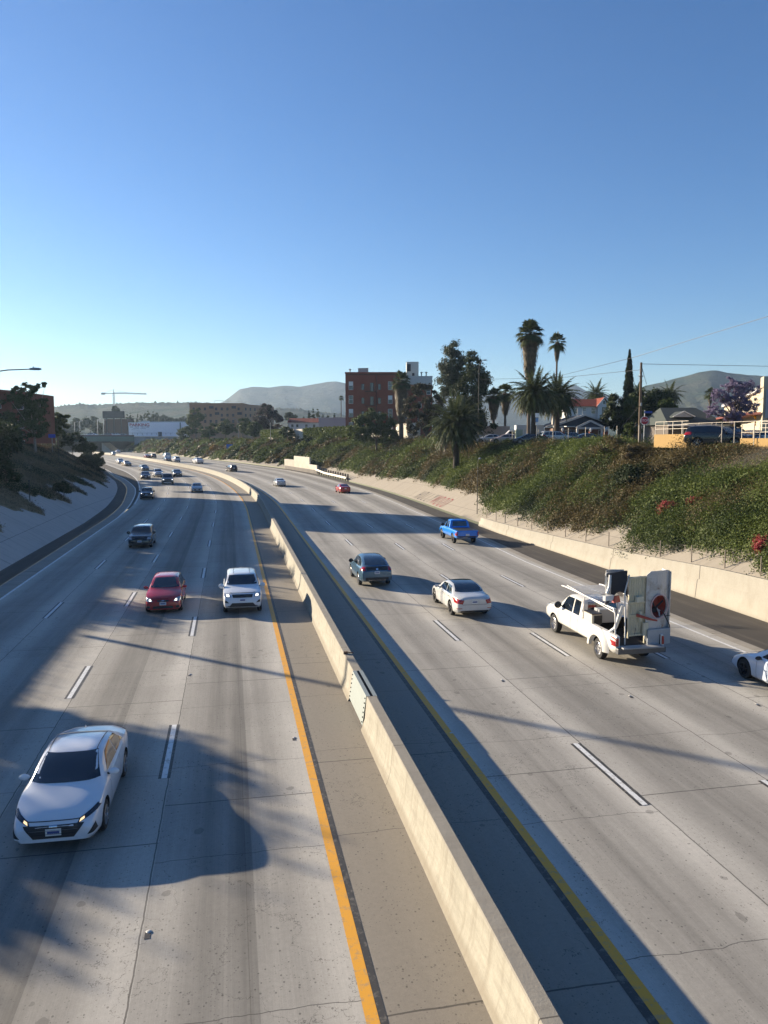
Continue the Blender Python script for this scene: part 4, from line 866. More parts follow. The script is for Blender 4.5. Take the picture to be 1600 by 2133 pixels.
# corrugated floor pan, vertical, facing the tailgate/left side
b = MB(); N = 26; V = []
for i in range(N + 1):
    y = -.15 + .66 * i / N; x = .45 + (.018 if (i // 2) % 2 else 0)
    V += [(x, y, .05), (x, y, 2.08)]
b.add(V, [(2 * i, 2 * i + 2, 2 * i + 3, 2 * i + 1) for i in range(N)]); V2 = [(v[0] + .03, v[1], v[2]) for v in V]; b.add(V2, [(2 * i, 2 * i + 1, 2 * i + 3, 2 * i + 2) for i in range(N)])
b.v = [(-.44 - (v[0] - .45), v[1] * 1.06 + .14, .30 + v[2] * .88) for v in b.v]
b.build('floor_pan', M_ivory, sc)
b = MB()
for z in (.34, .95, 1.35, 2.12): b.bar((-.50, -.02, z), (-.50, .70, z), .07, .06)
b.bar((-.50, .70, .25), (-.50, .70, 2.16), .06); b.bar((-.50, -.02, .05), (-.50, -.02, 2.14), .05); b.build('frame_rail', M_ivory, sc)
# big outer fender panel with round wheel opening, standing vertical across the rear
def fender(name, x, yc, wdt, z1, hole, mat, yaw):
    n = 40; out = []; 
    for i in range(n):
        a = 2 * math.pi * i / n; out.append((math.cos(a), math.sin(a)))
    b = MB(); cz = hole[0]; rr = hole[1]; V = []
    for dx in (0, .05):
        for (c_, s_) in out: V.append((dx + .0, c_ * rr + hole[2], cz + s_ * rr))
        for (c_, s_) in out:
            m = max(abs(c_) / (wdt / 2), 0); 
            ty = (wdt / 2 * (1 if c_ > 0 else -1) - hole[2]) / c_ if abs(c_) > 1e-6 else 9e9
            tz = ((z1 - cz) / s_ if s_ > 0 else (-cz) / s_) if abs(s_) > 1e-6 else 9e9
            t = min(abs(ty), abs(tz)); V.append((dx * .5 + .10 * (abs(c_ * t) / (wdt / 2)) ** 3, hole[2] + c_ * t, cz + s_ * t))
    F = []
    for L_ in (0, 2 * n):
        for i in range(n):
            q = (L_ + i, L_ + (i + 1) % n, L_ + n + (i + 1) % n, L_ + n + i); F.append(q if L_ else q[::-1])
    for i in range(n): F.append((i, (i + 1) % n, 2 * n + (i + 1) % n, 2 * n + i)); F.append((n + i, 3 * n + i, 3 * n + (i + 1) % n, n + (i + 1) % n))
    cs, sn = math.cos(yaw), math.sin(yaw); b.add([(x + v[0] * cs - v[1] * sn, yc + v[0] * sn + v[1] * cs, v[2]) for v in V], F)
    return b.build(name, mat, sc, smooth=30), (x, yc, cs, sn)
o, fr_ = fender('outer_fender', -.62, -.52, 1.04, 2.30, (1.20, .37, .02), M_blue, .05)
# red inner wheel liner: half drum behind the opening
b = MB(); n = 20; V = []
for i in range(n + 1):
    a = 2 * math.pi * i / n
    for dx, r_ in ((.02, .42), (.16, .40), (.36, .30)): V.append((-.60 + dx, -.50 + math.cos(a) * (r_ - .03), 1.20 + math.sin(a) * (r_ - .03)))
b.add(V, [(i * 3 + k, i * 3 + k + 1, (i + 1) * 3 + k + 1, (i + 1) * 3 + k) for i in range(n) for k in range(2)]); b.add([V[i * 3 + 2] for i in range(n)], [tuple(range(n))]); b.build('wheel_liner', M_rust, sc, smooth=True)
b = MB(); b.tube([(-.55, -.75, 1.35), (-.42, -.5, 1.1), (-.5, -.3, 1.35)], .035, 6); b.box((-.35, -.45, 1.02), (.1, .35, .14), .3); b.build('torn_bracket', M_scrapd, sc)
b = MB(); b.tube([(-.63 - .07, -.50 + math.cos(2 * math.pi * i / 24) * .375, 1.20 + math.sin(2 * math.pi * i / 24) * .375) for i in range(25)], .022, 6, caps=False); b.build('opening_rim', plain('rim_pink_white', (.60, .42, .40), .5), sc)
b = MB(); b.box((-.30, -1.04, 1.12), (.56, .05, 2.24)); b.build('side_wall_panel', M_blue, sc, bevel=.02)
b = MB(); b.box((-.69, -.52, .26), (.06, 1.0, .50)); b.build('lower_valance', plain('scrap_grey_sheet', (.36, .38, .40), .5, .2, .2), sc, bevel=.015)

def bent_sheet(name, path, z0f, z1f, mat, th=.03, n=14, m=8):
    V = []; F = []
    for k in range(2):
        for i in range(n + 1):
            t = i / n; x, y = path(t)
            for j in range(m + 1): z = z0f(t) + (z1f(t) - z0f(t)) * j / m; V.append((x + k * th + .05 * math.sin(z * 3 + t * 5), y + .03 * math.sin(z * 4), z))
    c = (n + 1) * (m + 1); g = lambda k, i, j: k * c + i * (m + 1) + j
    for i in range(n):
        for j in range(m): F.append((g(0, i, j), g(0, i, j + 1), g(0, i + 1, j + 1), g(0, i + 1, j))); F.append((g(1, i, j), g(1, i + 1, j), g(1, i + 1, j + 1), g(1, i, j + 1)))
        F.append((g(0, i, 0), g(0, i + 1, 0), g(1, i + 1, 0), g(1, i, 0))); F.append((g(0, i, m), g(1, i, m), g(1, i + 1, m), g(0, i + 1, m)))
    for j in range(m): F.append((g(0, 0, j), g(1, 0, j), g(1, 0, j + 1), g(0, 0, j + 1))); F.append((g(0, n, j), g(0, n, j + 1), g(1, n, j + 1), g(1, n, j)))
    b = MB(); b.add(V, F); return b.build(name, mat, sc, smooth=40)
bent_sheet('inner_dark_panel', lambda t: (-.36 + .34 * t * t, .70 + .70 * t), lambda t: 1.50 + .22 * math.sin(t * 4) - .12 * t, lambda t: 2.32 - .10 * t ** 2, M_scrapd)
bent_sheet('far_fender', lambda t: (-.02 + .12 * math.sin(t * 3), 1.40 - .75 * t), lambda t: 1.62 + .18 * math.sin(t * 5), lambda t: 2.30, M_blue)
bent_sheet('torn_edge', lambda t: (-.08 - .10 * t, 1.36 + .10 * math.sin(t * 6)), lambda t: 1.55 + .05 * t, lambda t: 2.26 - .3 * t, M_blue, n=6)
b = MB(); b.box((-.28, 1.46, 1.52), (.14, .42, .15), .2); b.tube([(-.20, 1.36, 2.2), (-.24, 1.40, 1.85), (-.26, 1.52, 1.64)], [.05, .06, .05], 6); b.tube([(-.40, .90, 1.30), (-.30, .98, .9), (-.1, 1.0, .5), (.1, 1.2, .3)], [.09, .08, .07, .05], 6); b.build('bent_bumper_corner', plain('scrap_white', (.62, .62, .60), .4), sc)
M_scr = plain('scrap_cream', (.6, .56, .42), .5)
for c_, d_, a_ in (((-.56, .30, 1.46), (.12, .36, .17), .25), ((-.54, .22, .92), (.10, .12, .32), .1), ((-.60, .02, .52), (.08, .25, .4), .1)): b = MB(); b.box(c_, d_, a_, .9); b.build('bracket', M_scr, sc)
b = MB(); b.tube([(-.55, .40, .95), (-.72, .0, .86), (-.80, -.35, .80)], .03, 6); b.tube([(-.55, .40, 1.0), (-.70, .1, .92), (-.82, -.2, .84)], .02, 6); b.build('bent_rod', M_rust, sc)
b = MB(); b.box((-.28, 1.12, 1.46), (.12, .34, .2), .2, .7); b.build('torn_lamp', paint('torn_red', (.30, .02, .02), .4), sc)
b = MB(); b.tube([(-.62, .9, .1), (-.66, .95, .9), (-.5, .9, 1.7), (-.3, .6, 2.18)], .025, 6); b.build('frame_tube', M_rack, sc)
b = MB(); b.tube([(-.1, .95, .45), (.9, .3, 1.2)], .012, 5); b.tube([(-1.0, .75, .5), (.3, -.2, .6), (-.7, -1.0, .9)], .012, 5); b.tube([(-.72, -.6, 1.1), (-.74, -.95, .6), (-.60, -1.06, .3)], .02, 6); b.build('tie_strap', M_scrapd, sc)
finish_cuts()
# ================================================================== PLANTS
def leaf_mat(name, a, b, c3=None, sc=.5, rough=.6, trans=.25, t3=.6):
    if name in _mc: return _mc[name]
    a, b = [q * .76 for q in a], [q * .76 for q in b]
    M = Mat(name, rough, spec=.2); co = M.co(); n = M.noise(co, sc, 3.0, .6); m = M.noise(co, sc * 9, 3.0, .7)
    c = M.mix(n.sstep(.35, .65), a, b); c = M.mix(m.sstep(.45, .75) * .5, c, [q * 1.5 for q in b])
    if c3: c = M.mix(M.noise(co, sc * 2.3, 2.0).sstep(t3, t3 + .08) * .8, c, c3)
    M.out(c); tr = M.T.nodes.new('ShaderNodeBsdfTranslucent'); mx = M.T.nodes.new('ShaderNodeMixShader'); mx.inputs[0].default_value = trans
    if isinstance(c, bpy.types.NodeSocket): M.T.links.new(c, tr.inputs[0])
    o = M.T.nodes['Material Output']; M.T.links.new(M.b.outputs[0], mx.inputs[1]); M.T.links.new(tr.outputs[0], mx.inputs[2]); M.T.links.new(mx.outputs[0], o.inputs[0])
    _mc[name] = M.m; return M.m
L_oak = leaf_mat('foliage_green', (.050, .078, .020), (.095, .125, .036)); L_dark = leaf_mat('foliage_dark', (.028, .044, .018), (.055, .076, .028))
L_euc = leaf_mat('foliage_eucalyptus', (.055, .072, .042), (.11, .13, .08)); L_palm = leaf_mat('palm_green', (.045, .062, .022), (.10, .115, .042), sc=1.2)
L_skirt = leaf_mat('palm_dead_fronds', (.10, .075, .045), (.18, .14, .085), sc=1.5, trans=.1); L_jac = leaf_mat('jacaranda_blossom', (.22, .175, .29), (.36, .30, .44), (.06, .07, .03), sc=.6, t3=.62)
L_brown = leaf_mat('foliage_brownish', (.07, .055, .035), (.13, .11, .075)); L_red = leaf_mat('red_blossom', (.35, .05, .06), (.50, .12, .11), (.06, .09, .03), sc=1.2, t3=.60)
L_far = leaf_mat('foliage_far', (.030, .045, .016), (.055, .075, .026), sc=.1); L_lightg = leaf_mat('foliage_light', (.11, .15, .032), (.17, .21, .055)); L_purp = leaf_mat('foliage_purple_grey', (.06, .045, .045), (.11, .09, .09), (.035, .045, .025), sc=.3, t3=.52)
M_bark = plain('bark', (.10, .075, .055), .95, var=.4, scale=4); M_barkp = plain('palm_trunk_bark', (.13, .10, .075), .95, var=.4, scale=5); M_barkd = plain('date_palm_bark', (.045, .034, .026), .95, var=.4, scale=5); M_bark2 = plain('pale_bark', (.26, .22, .18), .9, var=.3, scale=3)

def leaves(name, C, size, mat, parent=None, up=.3, aspect=.5, out=None, **tg):
    """one small rhombus per point, turned at random"""
    C = np.asarray(C); n = len(C); size = np.broadcast_to(np.asarray(size, float), (n,))[:, None]
    N = rng.normal(size=(n, 3)); N[:, 2] += up * 2
    if out is not None: N += out * 1.2
    N /= np.linalg.norm(N, axis=1)[:, None]; A = rng.normal(size=(n, 3)); A -= (A * N).sum(1)[:, None] * N; A /= np.linalg.norm(A, axis=1)[:, None]; B = np.cross(N, A)
    s = size * rng.uniform(.6, 1.3, (n, 1)); bend = N * s * .18
    V = np.stack([C - A * s, C - B * s * aspect + bend, C + A * s, C + B * s * aspect + bend], 1).reshape(-1, 3)
    F = np.arange(4 * n).reshape(n, 4)
    return np_mesh(name, V, F, mat, parent, **tg)
def blob_points(E, n, K, cr, shell=.55):
    """points in clumps spread through ellipsoids E = [(x,y,z,rx,ry,rz)]"""
    vol = np.array([e[3] * e[4] * e[5] for e in E]) ** .7; vol /= vol.sum(); P = []; O = []
    for e, q in zip(E, vol):
        k = max(3, int(K * q)); c = rng.normal(size=(k, 3)); c /= np.linalg.norm(c, axis=1)[:, None]; c *= rng.uniform(shell, 1.0, (k, 1)) ** .6
        m = int(n * q); i = rng.integers(0, k, m); d = rng.normal(size=(m, 3)) * cr * rng.uniform(.7, 1.2, (k, 1))[i]; d[:, 2] *= .7
        R_ = np.array(e[3:6]); P.append(c[i] * R_ + d * R_.mean() + np.array(e[:3])); O.append(c[i])
    return np.concatenate(P), np.concatenate(O)
def tree(name, label, base, E, n, ls, mat, K=40, cr=.16, trunk=.25, bark=None, group=None, cat='tree', shell=.5, limbs=5, lean=(0, 0), stem=None):
    """E relative to base"""
    r = empty(name, base, 0, label, cat, group); P, O = blob_points(E, n, K, cr, shell)
    leaves('crown', P, ls, mat, r, out=O)
    top = max(E, key=lambda e: e[2]); b = MB(); zt = min(e[2] - e[5] * .3 for e in E); zt = max(zt, .8)
    b.tube([(0, 0, -.3), (lean[0] * .3, lean[1] * .3, zt * .5), (lean[0], lean[1], zt)], [trunk, trunk * .8, trunk * .62], 8)
    rr = random.Random(int(abs(base[0] * 7 + base[1] * 13)))
    for e in (E * 3)[:max(limbs, len(E))]:
        t = (e[0] + rr.uniform(-.5, .5) * e[3], e[1] + rr.uniform(-.5, .5) * e[4], e[2] + rr.uniform(-.1, .5) * e[5])
        m_ = (lean[0] * .5 + t[0] * .45, lean[1] * .5 + t[1] * .45, zt * .45 + t[2] * .5)
        b.tube([(lean[0], lean[1], zt * .92), m_, t], [trunk * .5, trunk * .3, trunk * .08], 6)
    b.build('trunk', bark or M_bark, r, smooth=True); return r
def fan_palm(label, base, H, cr, skirt, skr, trunk=.22, group='fan palms', lean=0.0, nf=46, seed=1, skirt_top=None):
    rr = random.Random(seed); root = empty('fan_palm', base, 0, label, 'palm tree', group)
    b = MB(); b.tube([(0, 0, -.3), (lean * .4, 0, H * .5), (lean, 0, H)], [trunk * 1.25, trunk, trunk * .85], 10); b.build('trunk', M_barkp, root, smooth=True)
    V = []; F = []
    def frond(el, az, L, droop, mat=None, wd=1.0):
        ca, sa = math.cos(az), math.sin(az); pet = L * .42
        d = Vector((ca * math.cos(el), sa * math.cos(el), math.sin(el))); o = Vector((lean, 0, H + rr.uniform(-.4, .2) * cr * .35)); h = o + d * pet + Vector((0, 0, -droop * pet * .12))
        side = Vector((-sa, ca, 0)); upv = side.cross(d).normalized(); i = len(V); V.extend([tuple(o - side * .03), tuple(o + side * .03), tuple(h + side * .02), tuple(h - side * .02)]); F.append((i, i + 1, i + 2, i + 3))
        nb = 13
        for k in range(nb):
            a = (k / (nb - 1) - .5) * 2.5; bl = (L - pet) * (1 - .25 * abs(a) / 1.3) * rr.uniform(.85, 1.1) * wd
            dd = (d * math.cos(a) + side * math.sin(a)).normalized(); w_ = bl * .075
            nrm = side * math.cos(a) - d * math.sin(a); m_ = h + dd * bl * .6 + Vector((0, 0, -droop * bl * .12)); t = h + dd * bl * .95 + Vector((0, 0, -droop * bl * .42))
            i = len(V); V.extend([tuple(h), tuple(m_ + nrm * w_), tuple(t), tuple(m_ - nrm * w_)]); F.append((i, i + 1, i + 2, i + 3))
    for k in range(nf):
        q = (k + .5) / nf; el = math.pi * .5 - q ** .8 * 2.15 + rr.uniform(-.12, .12); az = k * 2.39996 + rr.uniform(-.2, .2)
        frond(el, az, cr * rr.uniform(.88, 1.08), .5 + 1.2 * q)
    np_mesh('crown', V, F, L_palm, root)
    if skirt > 0:
        V = []; F = []; n = int(420 * min(1.5, skirt / 4 + .3))
        for k in range(n):
            a = rr.uniform(0, 6.28); q = rr.random(); z0 = H - .2 * cr - q * skirt * .9; env = skr * (1 - .55 * q ** 1.6) * rr.uniform(.55, 1.05); ln = rr.uniform(.5, 1.1) * min(1.2, skirt * .35)
            ca, sa = math.cos(a), math.sin(a); w_ = rr.uniform(.04, .11)
            p0 = (lean + ca * env * .7, sa * env * .7, z0 + ln * .4); p1 = (lean + ca * env, sa * env, z0 - ln * .2); p2 = (lean + ca * env * .93, sa * env * .93, z0 - ln * .8)
            i = len(V); V.extend([(p0[0] - sa * w_, p0[1] + ca * w_, p0[2]), (p0[0] + sa * w_, p0[1] - ca * w_, p0[2]), (p1[0] + sa * w_, p1[1] - ca * w_, p1[2]), (p1[0] - sa * w_, p1[1] + ca * w_, p1[2]), (p2[0], p2[1], p2[2]), (p2[0] + .01, p2[1], p2[2])])
            F.append((i, i + 1, i + 2, i + 3)); F.append((i + 3, i + 2, i + 5, i + 4))
        b = MB(); m = 10; b.tube([(lean, 0, H - .1 * cr), (lean, 0, H - skirt * .35), (lean, 0, H - skirt * .75), (lean, 0, H - skirt)], [skr * .45, skr * .72, skr * .55, trunk * 1.1], 12)
        c = b.build('dead_frond_skirt', L_skirt, root, smooth=True); np_mesh('hanging_fronds', V, F, L_skirt, c)
    return root
def date_palm(label, base, H, L, group='date palms', nf=70, trunk=.38, seed=1, droop=1.0, dead=6):
    rr = random.Random(seed); root = empty('date_palm', base, 0, label, 'palm tree', group)
    b = MB(); b.tube([(0, 0, -.4), (0, 0, H * .5), (0, 0, H - .5), (0, 0, H)], [trunk * 1.15, trunk, trunk * 1.1, trunk * 1.5], 12); b.build('trunk', M_barkd, root, smooth=True)
    V = []; F = []; Vd = []; Fd = []
    for k in range(nf + dead):
        q = (k + .5) / nf; el = math.pi * .5 - min(q, 1.1) ** .62 * 2.2 + rr.uniform(-.1, .1); az = k * 2.39996 + rr.uniform(-.15, .15); ca, sa = math.cos(az), math.sin(az); ln = L * rr.uniform(.85, 1.08)
        p = Vector((ca * .2, sa * .2, H)); d = Vector((ca * math.cos(el), sa * math.cos(el), math.sin(el))); pts = [p.copy()]; n = 9; g = droop * (.095 + .045 * q)
        VV, FF = (V, F) if q < 1 else (Vd, Fd)
        for i in range(n): d = (d + Vector((0, 0, -g * (1 + i * .12)))).normalized(); p = p + d * ln / n; pts.append(p.copy())
        side = Vector((-sa, ca, 0))
        for i in range(n):
            a, c = pts[i], pts[i + 1]; w_ = .035 * (1 - i / n) + .008; j = len(VV); VV.extend([tuple(a - side * w_), tuple(a + side * w_), tuple(c + side * w_), tuple(c - side * w_)]); FF.append((j, j + 1, j + 2, j + 3))
            if i < 1: continue
            dd = (c - a).normalized(); up = side.cross(dd)
            for sgn in (1, -1):
                for m in range(5):
                    o = a + (c - a) * (m / 5); bl = L * .17 * math.sin(math.pi * min(1, (i + m / 5) / n * .8 + .22)) * rr.uniform(.8, 1.15)
                    t = o + (side * sgn * .85 + dd * .55 + up * rr.uniform(-.25, .45) + Vector((0, 0, -.25))).normalized() * bl; w2 = dd * .042 * (L / 3)
                    j = len(VV); VV.extend([tuple(o - w2), tuple(o + w2), tuple(t)]); FF.append((j, j + 1, j + 2, j + 2))
    def mk(nm, V, F, m):
        me = bpy.data.meshes.new(nm); me.from_pydata(V, [], [f if f[2] != f[3] else f[:3] for f in F]); me.materials.append(m); o = bpy.data.objects.new(nm, me); COL.objects.link(o); o.parent = root
    mk('crown', V, F, L_palm)
    if Vd: mk('dead_fronds', Vd, Fd, L_skirt)
    return root

# ---- street level spot at pixel column px and distance D
def ground_at(px, D, z=7.93): q = at(px, 900, D); return Vector((q.x, D, z))
def zat(y, D): return at(800, y, D).z
def tp(px, D, top, **k):  # helper: base, height so that the top sits at pixel row `top`
    b = ground_at(px, D); return b, zat(top, D) - b.z

b, h = tp(1101, 112, 668); fan_palm('tallest fan palm with a long shaggy brown skirt, above the date palms', b, h - 1.7, 2.5, 6.2, 1.45, seed=3, nf=60)
b, h = tp(1157, 125, 693); fan_palm('slim tall fan palm just right of the shaggy-skirted one', b, h - 1.4, 1.9, 2.6, .55, trunk=.16, seed=5, nf=40)
b, h = tp(1028, 135, 806); fan_palm('short fan palm with pale skirt, left one of a pair by the white box truck', b, h - 1.5, 2.0, 3.6, 1.1, seed=7, nf=46)
b, h = tp(1052, 140, 800); fan_palm('short fan palm with pale skirt, right one of a pair left of the date palms', b, h - 1.5, 2.2, 3.4, 1.1, seed=8, nf=46)
b, h = tp(836, 158, 776); fan_palm('ragged fan palm with long dead skirt in front of the red brick building', b, h - 1.6, 2.6, 8.6, 1.7, seed=9, nf=44, trunk=.4)
b, h = tp(711, 300, 823); fan_palm('lone thin fan palm left of the red brick building against the mountain', b, h - 1.0, 1.3, .8, .3, trunk=.16, seed=10, nf=30)
b, h = tp(1477, 210, 808); fan_palm('small distant fan palm left of the purple jacaranda', b, h - 1.5, 2.0, 2.2, .8, trunk=.3, seed=11, nf=40)
q = rp(103.5, 28.1, 3.75); date_palm('large date palm with drooping fronds rooted on the slope itself', q, zat(882, q[1]) - q[2], 5.2, seed=2, nf=130, trunk=.42, droop=.85)
b, h = tp(1112, 104, 818); date_palm('date palm with full crown below the tallest fan palm', b, h, 4.1, seed=4, nf=135)
b, h = tp(1160, 113, 826); date_palm('date palm right beside the larger one, under the slim fan palm', b, h, 4.1, seed=6, nf=125)
b, h = tp(1240, 165, 820); date_palm('date palm behind the white house with the red roof', b, h, 3.7, seed=12, nf=60)
b, h = tp(1393, 150, 822); date_palm('date palm behind the dark bungalow roof, right of the wooden utility pole', b, h, 3.3, seed=13, nf=60)
b, h = tp(1325, 175, 815); date_palm('date palm top peeking over the dark trees beside the utility pole', b, h, 3.0, seed=14, nf=50)

def T(name, label, px, D, blobs, n, ls, mat, z=7.93, **k):
    """blobs in photo pixels: (cx, cy, rx, ry)"""
    base = ground_at(px, D, z); E = []
    for cx, cy, rx, ry in blobs:
        c = at(cx, cy, D); E.append((c.x - base.x, 0, c.z - base.z, rx / FPX * D, (rx + ry) / 2 / FPX * D, ry / FPX * D))
    return tree(name, label, base, E, n, ls, mat, **k)
T('eucalyptus_tree', 'tall wispy eucalyptus with pale trunk, highest tree left of the palms', 945, 138, [(943, 730, 15, 20), (938, 765, 20, 22), (952, 790, 22, 22), (930, 800, 18, 25), (960, 755, 10, 15)], 17000, .17, L_euc, K=110, cr=.24, bark=M_bark2, trunk=.35)
T('eucalyptus_tree', 'darker leaning eucalyptus close to the right of the tall wispy one', 985, 134, [(985, 755, 15, 20), (990, 790, 24, 28), (1003, 800, 14, 26), (975, 820, 28, 30), (985, 860, 26, 28)], 22000, .18, L_dark, K=110, cr=.22, trunk=.35)
T('broadleaf_tree', 'reddish green tree between the ragged fan palm and the eucalyptus', 888, 146, [(880, 820, 22, 22), (900, 850, 26, 30), (880, 870, 20, 22), (860, 855, 20, 26), (862, 885, 18, 20), (915, 820, 14, 18), (905, 895, 22, 26)], 16000, .2, leaf_mat('foliage_reddish', (.035, .035, .018), (.075, .065, .035)), K=60, trunk=.3)
T('broadleaf_tree', 'dark tree filling the space behind the slope date palm', 940, 128, [(930, 880, 30, 26), (975, 880, 34, 34), (1010, 890, 24, 26), (960, 850, 26, 22)], 16000, .2, L_dark, K=60)
q = gp(785, 992); rt = rp(160, 32.1, 4.9)
b_ = Vector(rt); D_ = float(b_.y)
E = []
for cx, cy, rx, ry in [(780, 875, 28, 24), (755, 890, 28, 22), (800, 890, 26, 24), (815, 905, 16, 20), (775, 905, 34, 18), (745, 905, 18, 14)]:
    c = at(cx, cy, D_); E.append((c.x - b_.x, 0, c.z - b_.z, rx / FPX * D_, 2.2, ry / FPX * D_))
tree('round_tree', 'round dark green tree on the slope in front of the ivy wall', b_, E, 22000, .19, L_oak, K=90, trunk=.28)
def cypress(label, px, D, top, hw, n, ls):
    b_ = ground_at(px, D); H = zat(top, D) - b_.z; r = empty('cypress_tree', b_, 0, label, 'tree'); q = rng.random(n); a = rng.uniform(0, 6.283, n)
    env = hw / FPX * D * np.interp(q, [0, .05, .3, .6, .85, 1], [.85, 1, .98, .72, .36, .04]) * (1 + .10 * np.sin(a * 3 + q * 40) + .08 * np.sin(q * 95 + a)); rr = env * rng.uniform(.55, 1.04, n)
    leaves('crown', np.stack([np.cos(a) * rr, np.sin(a) * rr, .3 + q * (H - .3)], 1), ls, L_dark, r, up=1.0, aspect=.35); b = MB(); b.tube([(0, 0, -.2), (0, 0, H * .5), (0, 0, H * .9)], [.25, .18, .03], 8); b.build('trunk', M_bark, r)
cypress('single tall narrow dark cypress left of the wooden utility pole', 1307, 122, 728, 13.5, 26000, .13)
T('ficus_tree', 'broad dark tree in front of the white house, left of the cypress', 1290, 116, [(1285, 845, 20, 24), (1280, 870, 22, 20), (1300, 880, 24, 22)], 15000, .2, L_dark, K=60)
T('ficus_tree', 'massive dark tree behind the utility pole and stop sign', 1350, 118, [(1345, 830, 26, 22), (1370, 835, 28, 24), (1350, 865, 34, 26), (1385, 865, 22, 22)], 22000, .2, L_dark, K=80)
T('ficus_tree', 'sunlit-topped dark tree touching the left of the bungalow roof', 1400, 108, [(1405, 865, 18, 16), (1390, 850, 20, 16), (1325, 850, 20, 26)], 12000, .2, L_oak, K=50)
T('shrub', 'low bush at the foot of the dark trees near the stop sign post', 1320, 84, [(1312, 893, 14, 12), (1325, 898, 12, 10)], 3500, .1, L_oak, K=30, trunk=.1, cat='bush')
T('jacaranda_tree', 'jacaranda in purple bloom before the cream wall at the right', 1530, 68, [(1525, 800, 22, 16), (1500, 825, 22, 18), (1555, 810, 26, 18), (1535, 835, 30, 18), (1490, 855, 18, 16), (1560, 845, 22, 20), (1528, 865, 26, 16), (1475, 862, 8, 12)], 30000, .055, L_jac, K=330, cr=.11, shell=.15, trunk=.16, bark=M_bark, limbs=12)
T('purple_tree', 'grey purple tree left of the plain retaining wall, rising above the brown flats', 560, 245, [(563, 850, 14, 18), (556, 868, 22, 20), (570, 875, 18, 18), (545, 880, 14, 16), (560, 895, 18, 14)], 14000, .3, L_purp, K=60, trunk=.3)
# trees on and beyond the left bank
def TL(name, label, px, base_y, D, blobs, n, ls, mat, **k):
    return T(name, label, px, D, blobs, n, ls, mat, z=zat(base_y, D), **k)
TL('plane_tree', 'large open tree with pale trunk covering the left brick building', 72, 944, 113, [(60, 808, 18, 12), (30, 838, 26, 14), (75, 850, 20, 18), (35, 812, 16, 8), (88, 806, 14, 8), (90, 838, 14, 12), (50, 835, 18, 16), (70, 860, 24, 18), (30, 875, 26, 18), (75, 890, 24, 20), (20, 900, 24, 16)], 26000, .17, L_oak, K=130, cr=.17, bark=M_bark2, trunk=.24, limbs=10)
TL('plane_tree', 'smaller tree right of the large one on the left bank', 120, 925, 142, [(115, 875, 18, 14), (130, 868, 12, 12), (125, 890, 20, 14), (108, 895, 16, 16)], 12000, .19, L_oak, K=60, trunk=.2)
TL('bush', 'dark bush row trailing down the left bank to the freeway bend', 150, 945, 158, [(150, 915, 26, 14), (178, 932, 24, 12), (198, 948, 17, 16), (205, 958, 12, 12), (130, 915, 20, 14)], 16000, .2, L_dark, K=80, cat='bush', trunk=.1)
TL('bush', 'dark green bush overhanging the curb at the left bend', 200, 975, 150, [(192, 965, 18, 12), (205, 975, 12, 9), (180, 955, 16, 10)], 9000, .17, L_dark, K=60, cat='bush', trunk=.08)
TL('bush', 'round dark bush low on the dry left slope', 128, 1040, 84, [(128, 1012, 15, 13), (138, 1020, 10, 9)], 4500, .11, L_dark, K=40, cat='bush', trunk=.05)
TL('bush', 'dark bush at the left picture edge among dry grass', 8, 1000, 76, [(4, 975, 22, 24), (30, 990, 14, 12)], 5000, .12, L_dark, K=40, cat='bush', trunk=.05)
TL('hedge_tree', 'dense dark trees at the left edge below the brick windows', -10, 940, 96, [(-10, 890, 40, 26), (15, 915, 30, 18), (-60, 900, 50, 30)], 12000, .2, L_dark, K=60)
# trees standing on the left bank outside the frame: their shadows cross the left lanes
def OT(x, y, ztop, r, n, lab, mat=L_dark, ls=.2):
    tree('bank_tree', lab, (x, y, 7.9), [(0, 0, ztop - 7.9 - r * .8, r, r, r * .8), (r * .5, r * .9, ztop - 8.2 - r * .8, r * .8, r * .8, r * .7)], n, ls, mat, K=34 if n < 9000 else 50, cr=.30 if n < 9000 else .22, shell=.2, trunk=.2, group='trees on the left bank beside the bridge')
OT(-36.2, 30.6, 9.9, 1.5, 5000, 'low round tree on the left bank right beside the bridge'); OT(-36.5, 35.7, 10.7, 1.8, 8000, 'low tree on the left bank nearest the bridge'); 
OT(-41, 53, 10.4, 1.6, 1500, 'sparse tree on the left bank beside the utility pole'); OT(-38.0, 60, 10.1, 1.9, 14000, 'dense tree on the left bank, first of the close row')
OT(-39.5, 67, 10.6, 2.4, 18000, 'dense tree on the left bank, second of the close row'); OT(-41.5, 75, 10.9, 3.0, 18000, 'dense tree on the left bank, third of the close row')
OT(-44.5, 86, 10.8, 2.4, 18000, 'dense tree on the left bank, last of the close row')
# mid distance trees along the top of the right bank and around the overpass
FT = [(408, 300, [(408, 872, 17, 20), (400, 888, 16, 14)], 'round dark tree at the right end of the parking wall'), (436, 280, [(430, 900, 16, 12), (445, 893, 12, 12)], 'dark tree in front of the left end of the brown flats'),
      (470, 262, [(468, 890, 18, 14), (482, 900, 14, 12)], 'green tree in front of the middle of the brown flats'), (505, 250, [(505, 882, 12, 12), (515, 893, 14, 14)], 'small tree in front of the right end of the brown flats'),
      (385, 330, [(385, 905, 14, 16), (375, 915, 12, 10)], 'bushy tree just right of the parking wall'), (533, 235, [(530, 895, 14, 14)], 'ivy covered tree beside the purple one'),
      (600, 205, [(598, 900, 14, 10), (618, 915, 16, 10)], 'bushy growth below the plain retaining wall'), (700, 195, [(742, 893, 22, 14)], 'bush at the right end of the ivy wall')]
for px, D, bl, lab in FT: T('bushy_tree', lab, px, D, bl, 7000, .28, L_oak, K=40, z=7.5, group='trees along the right bank')
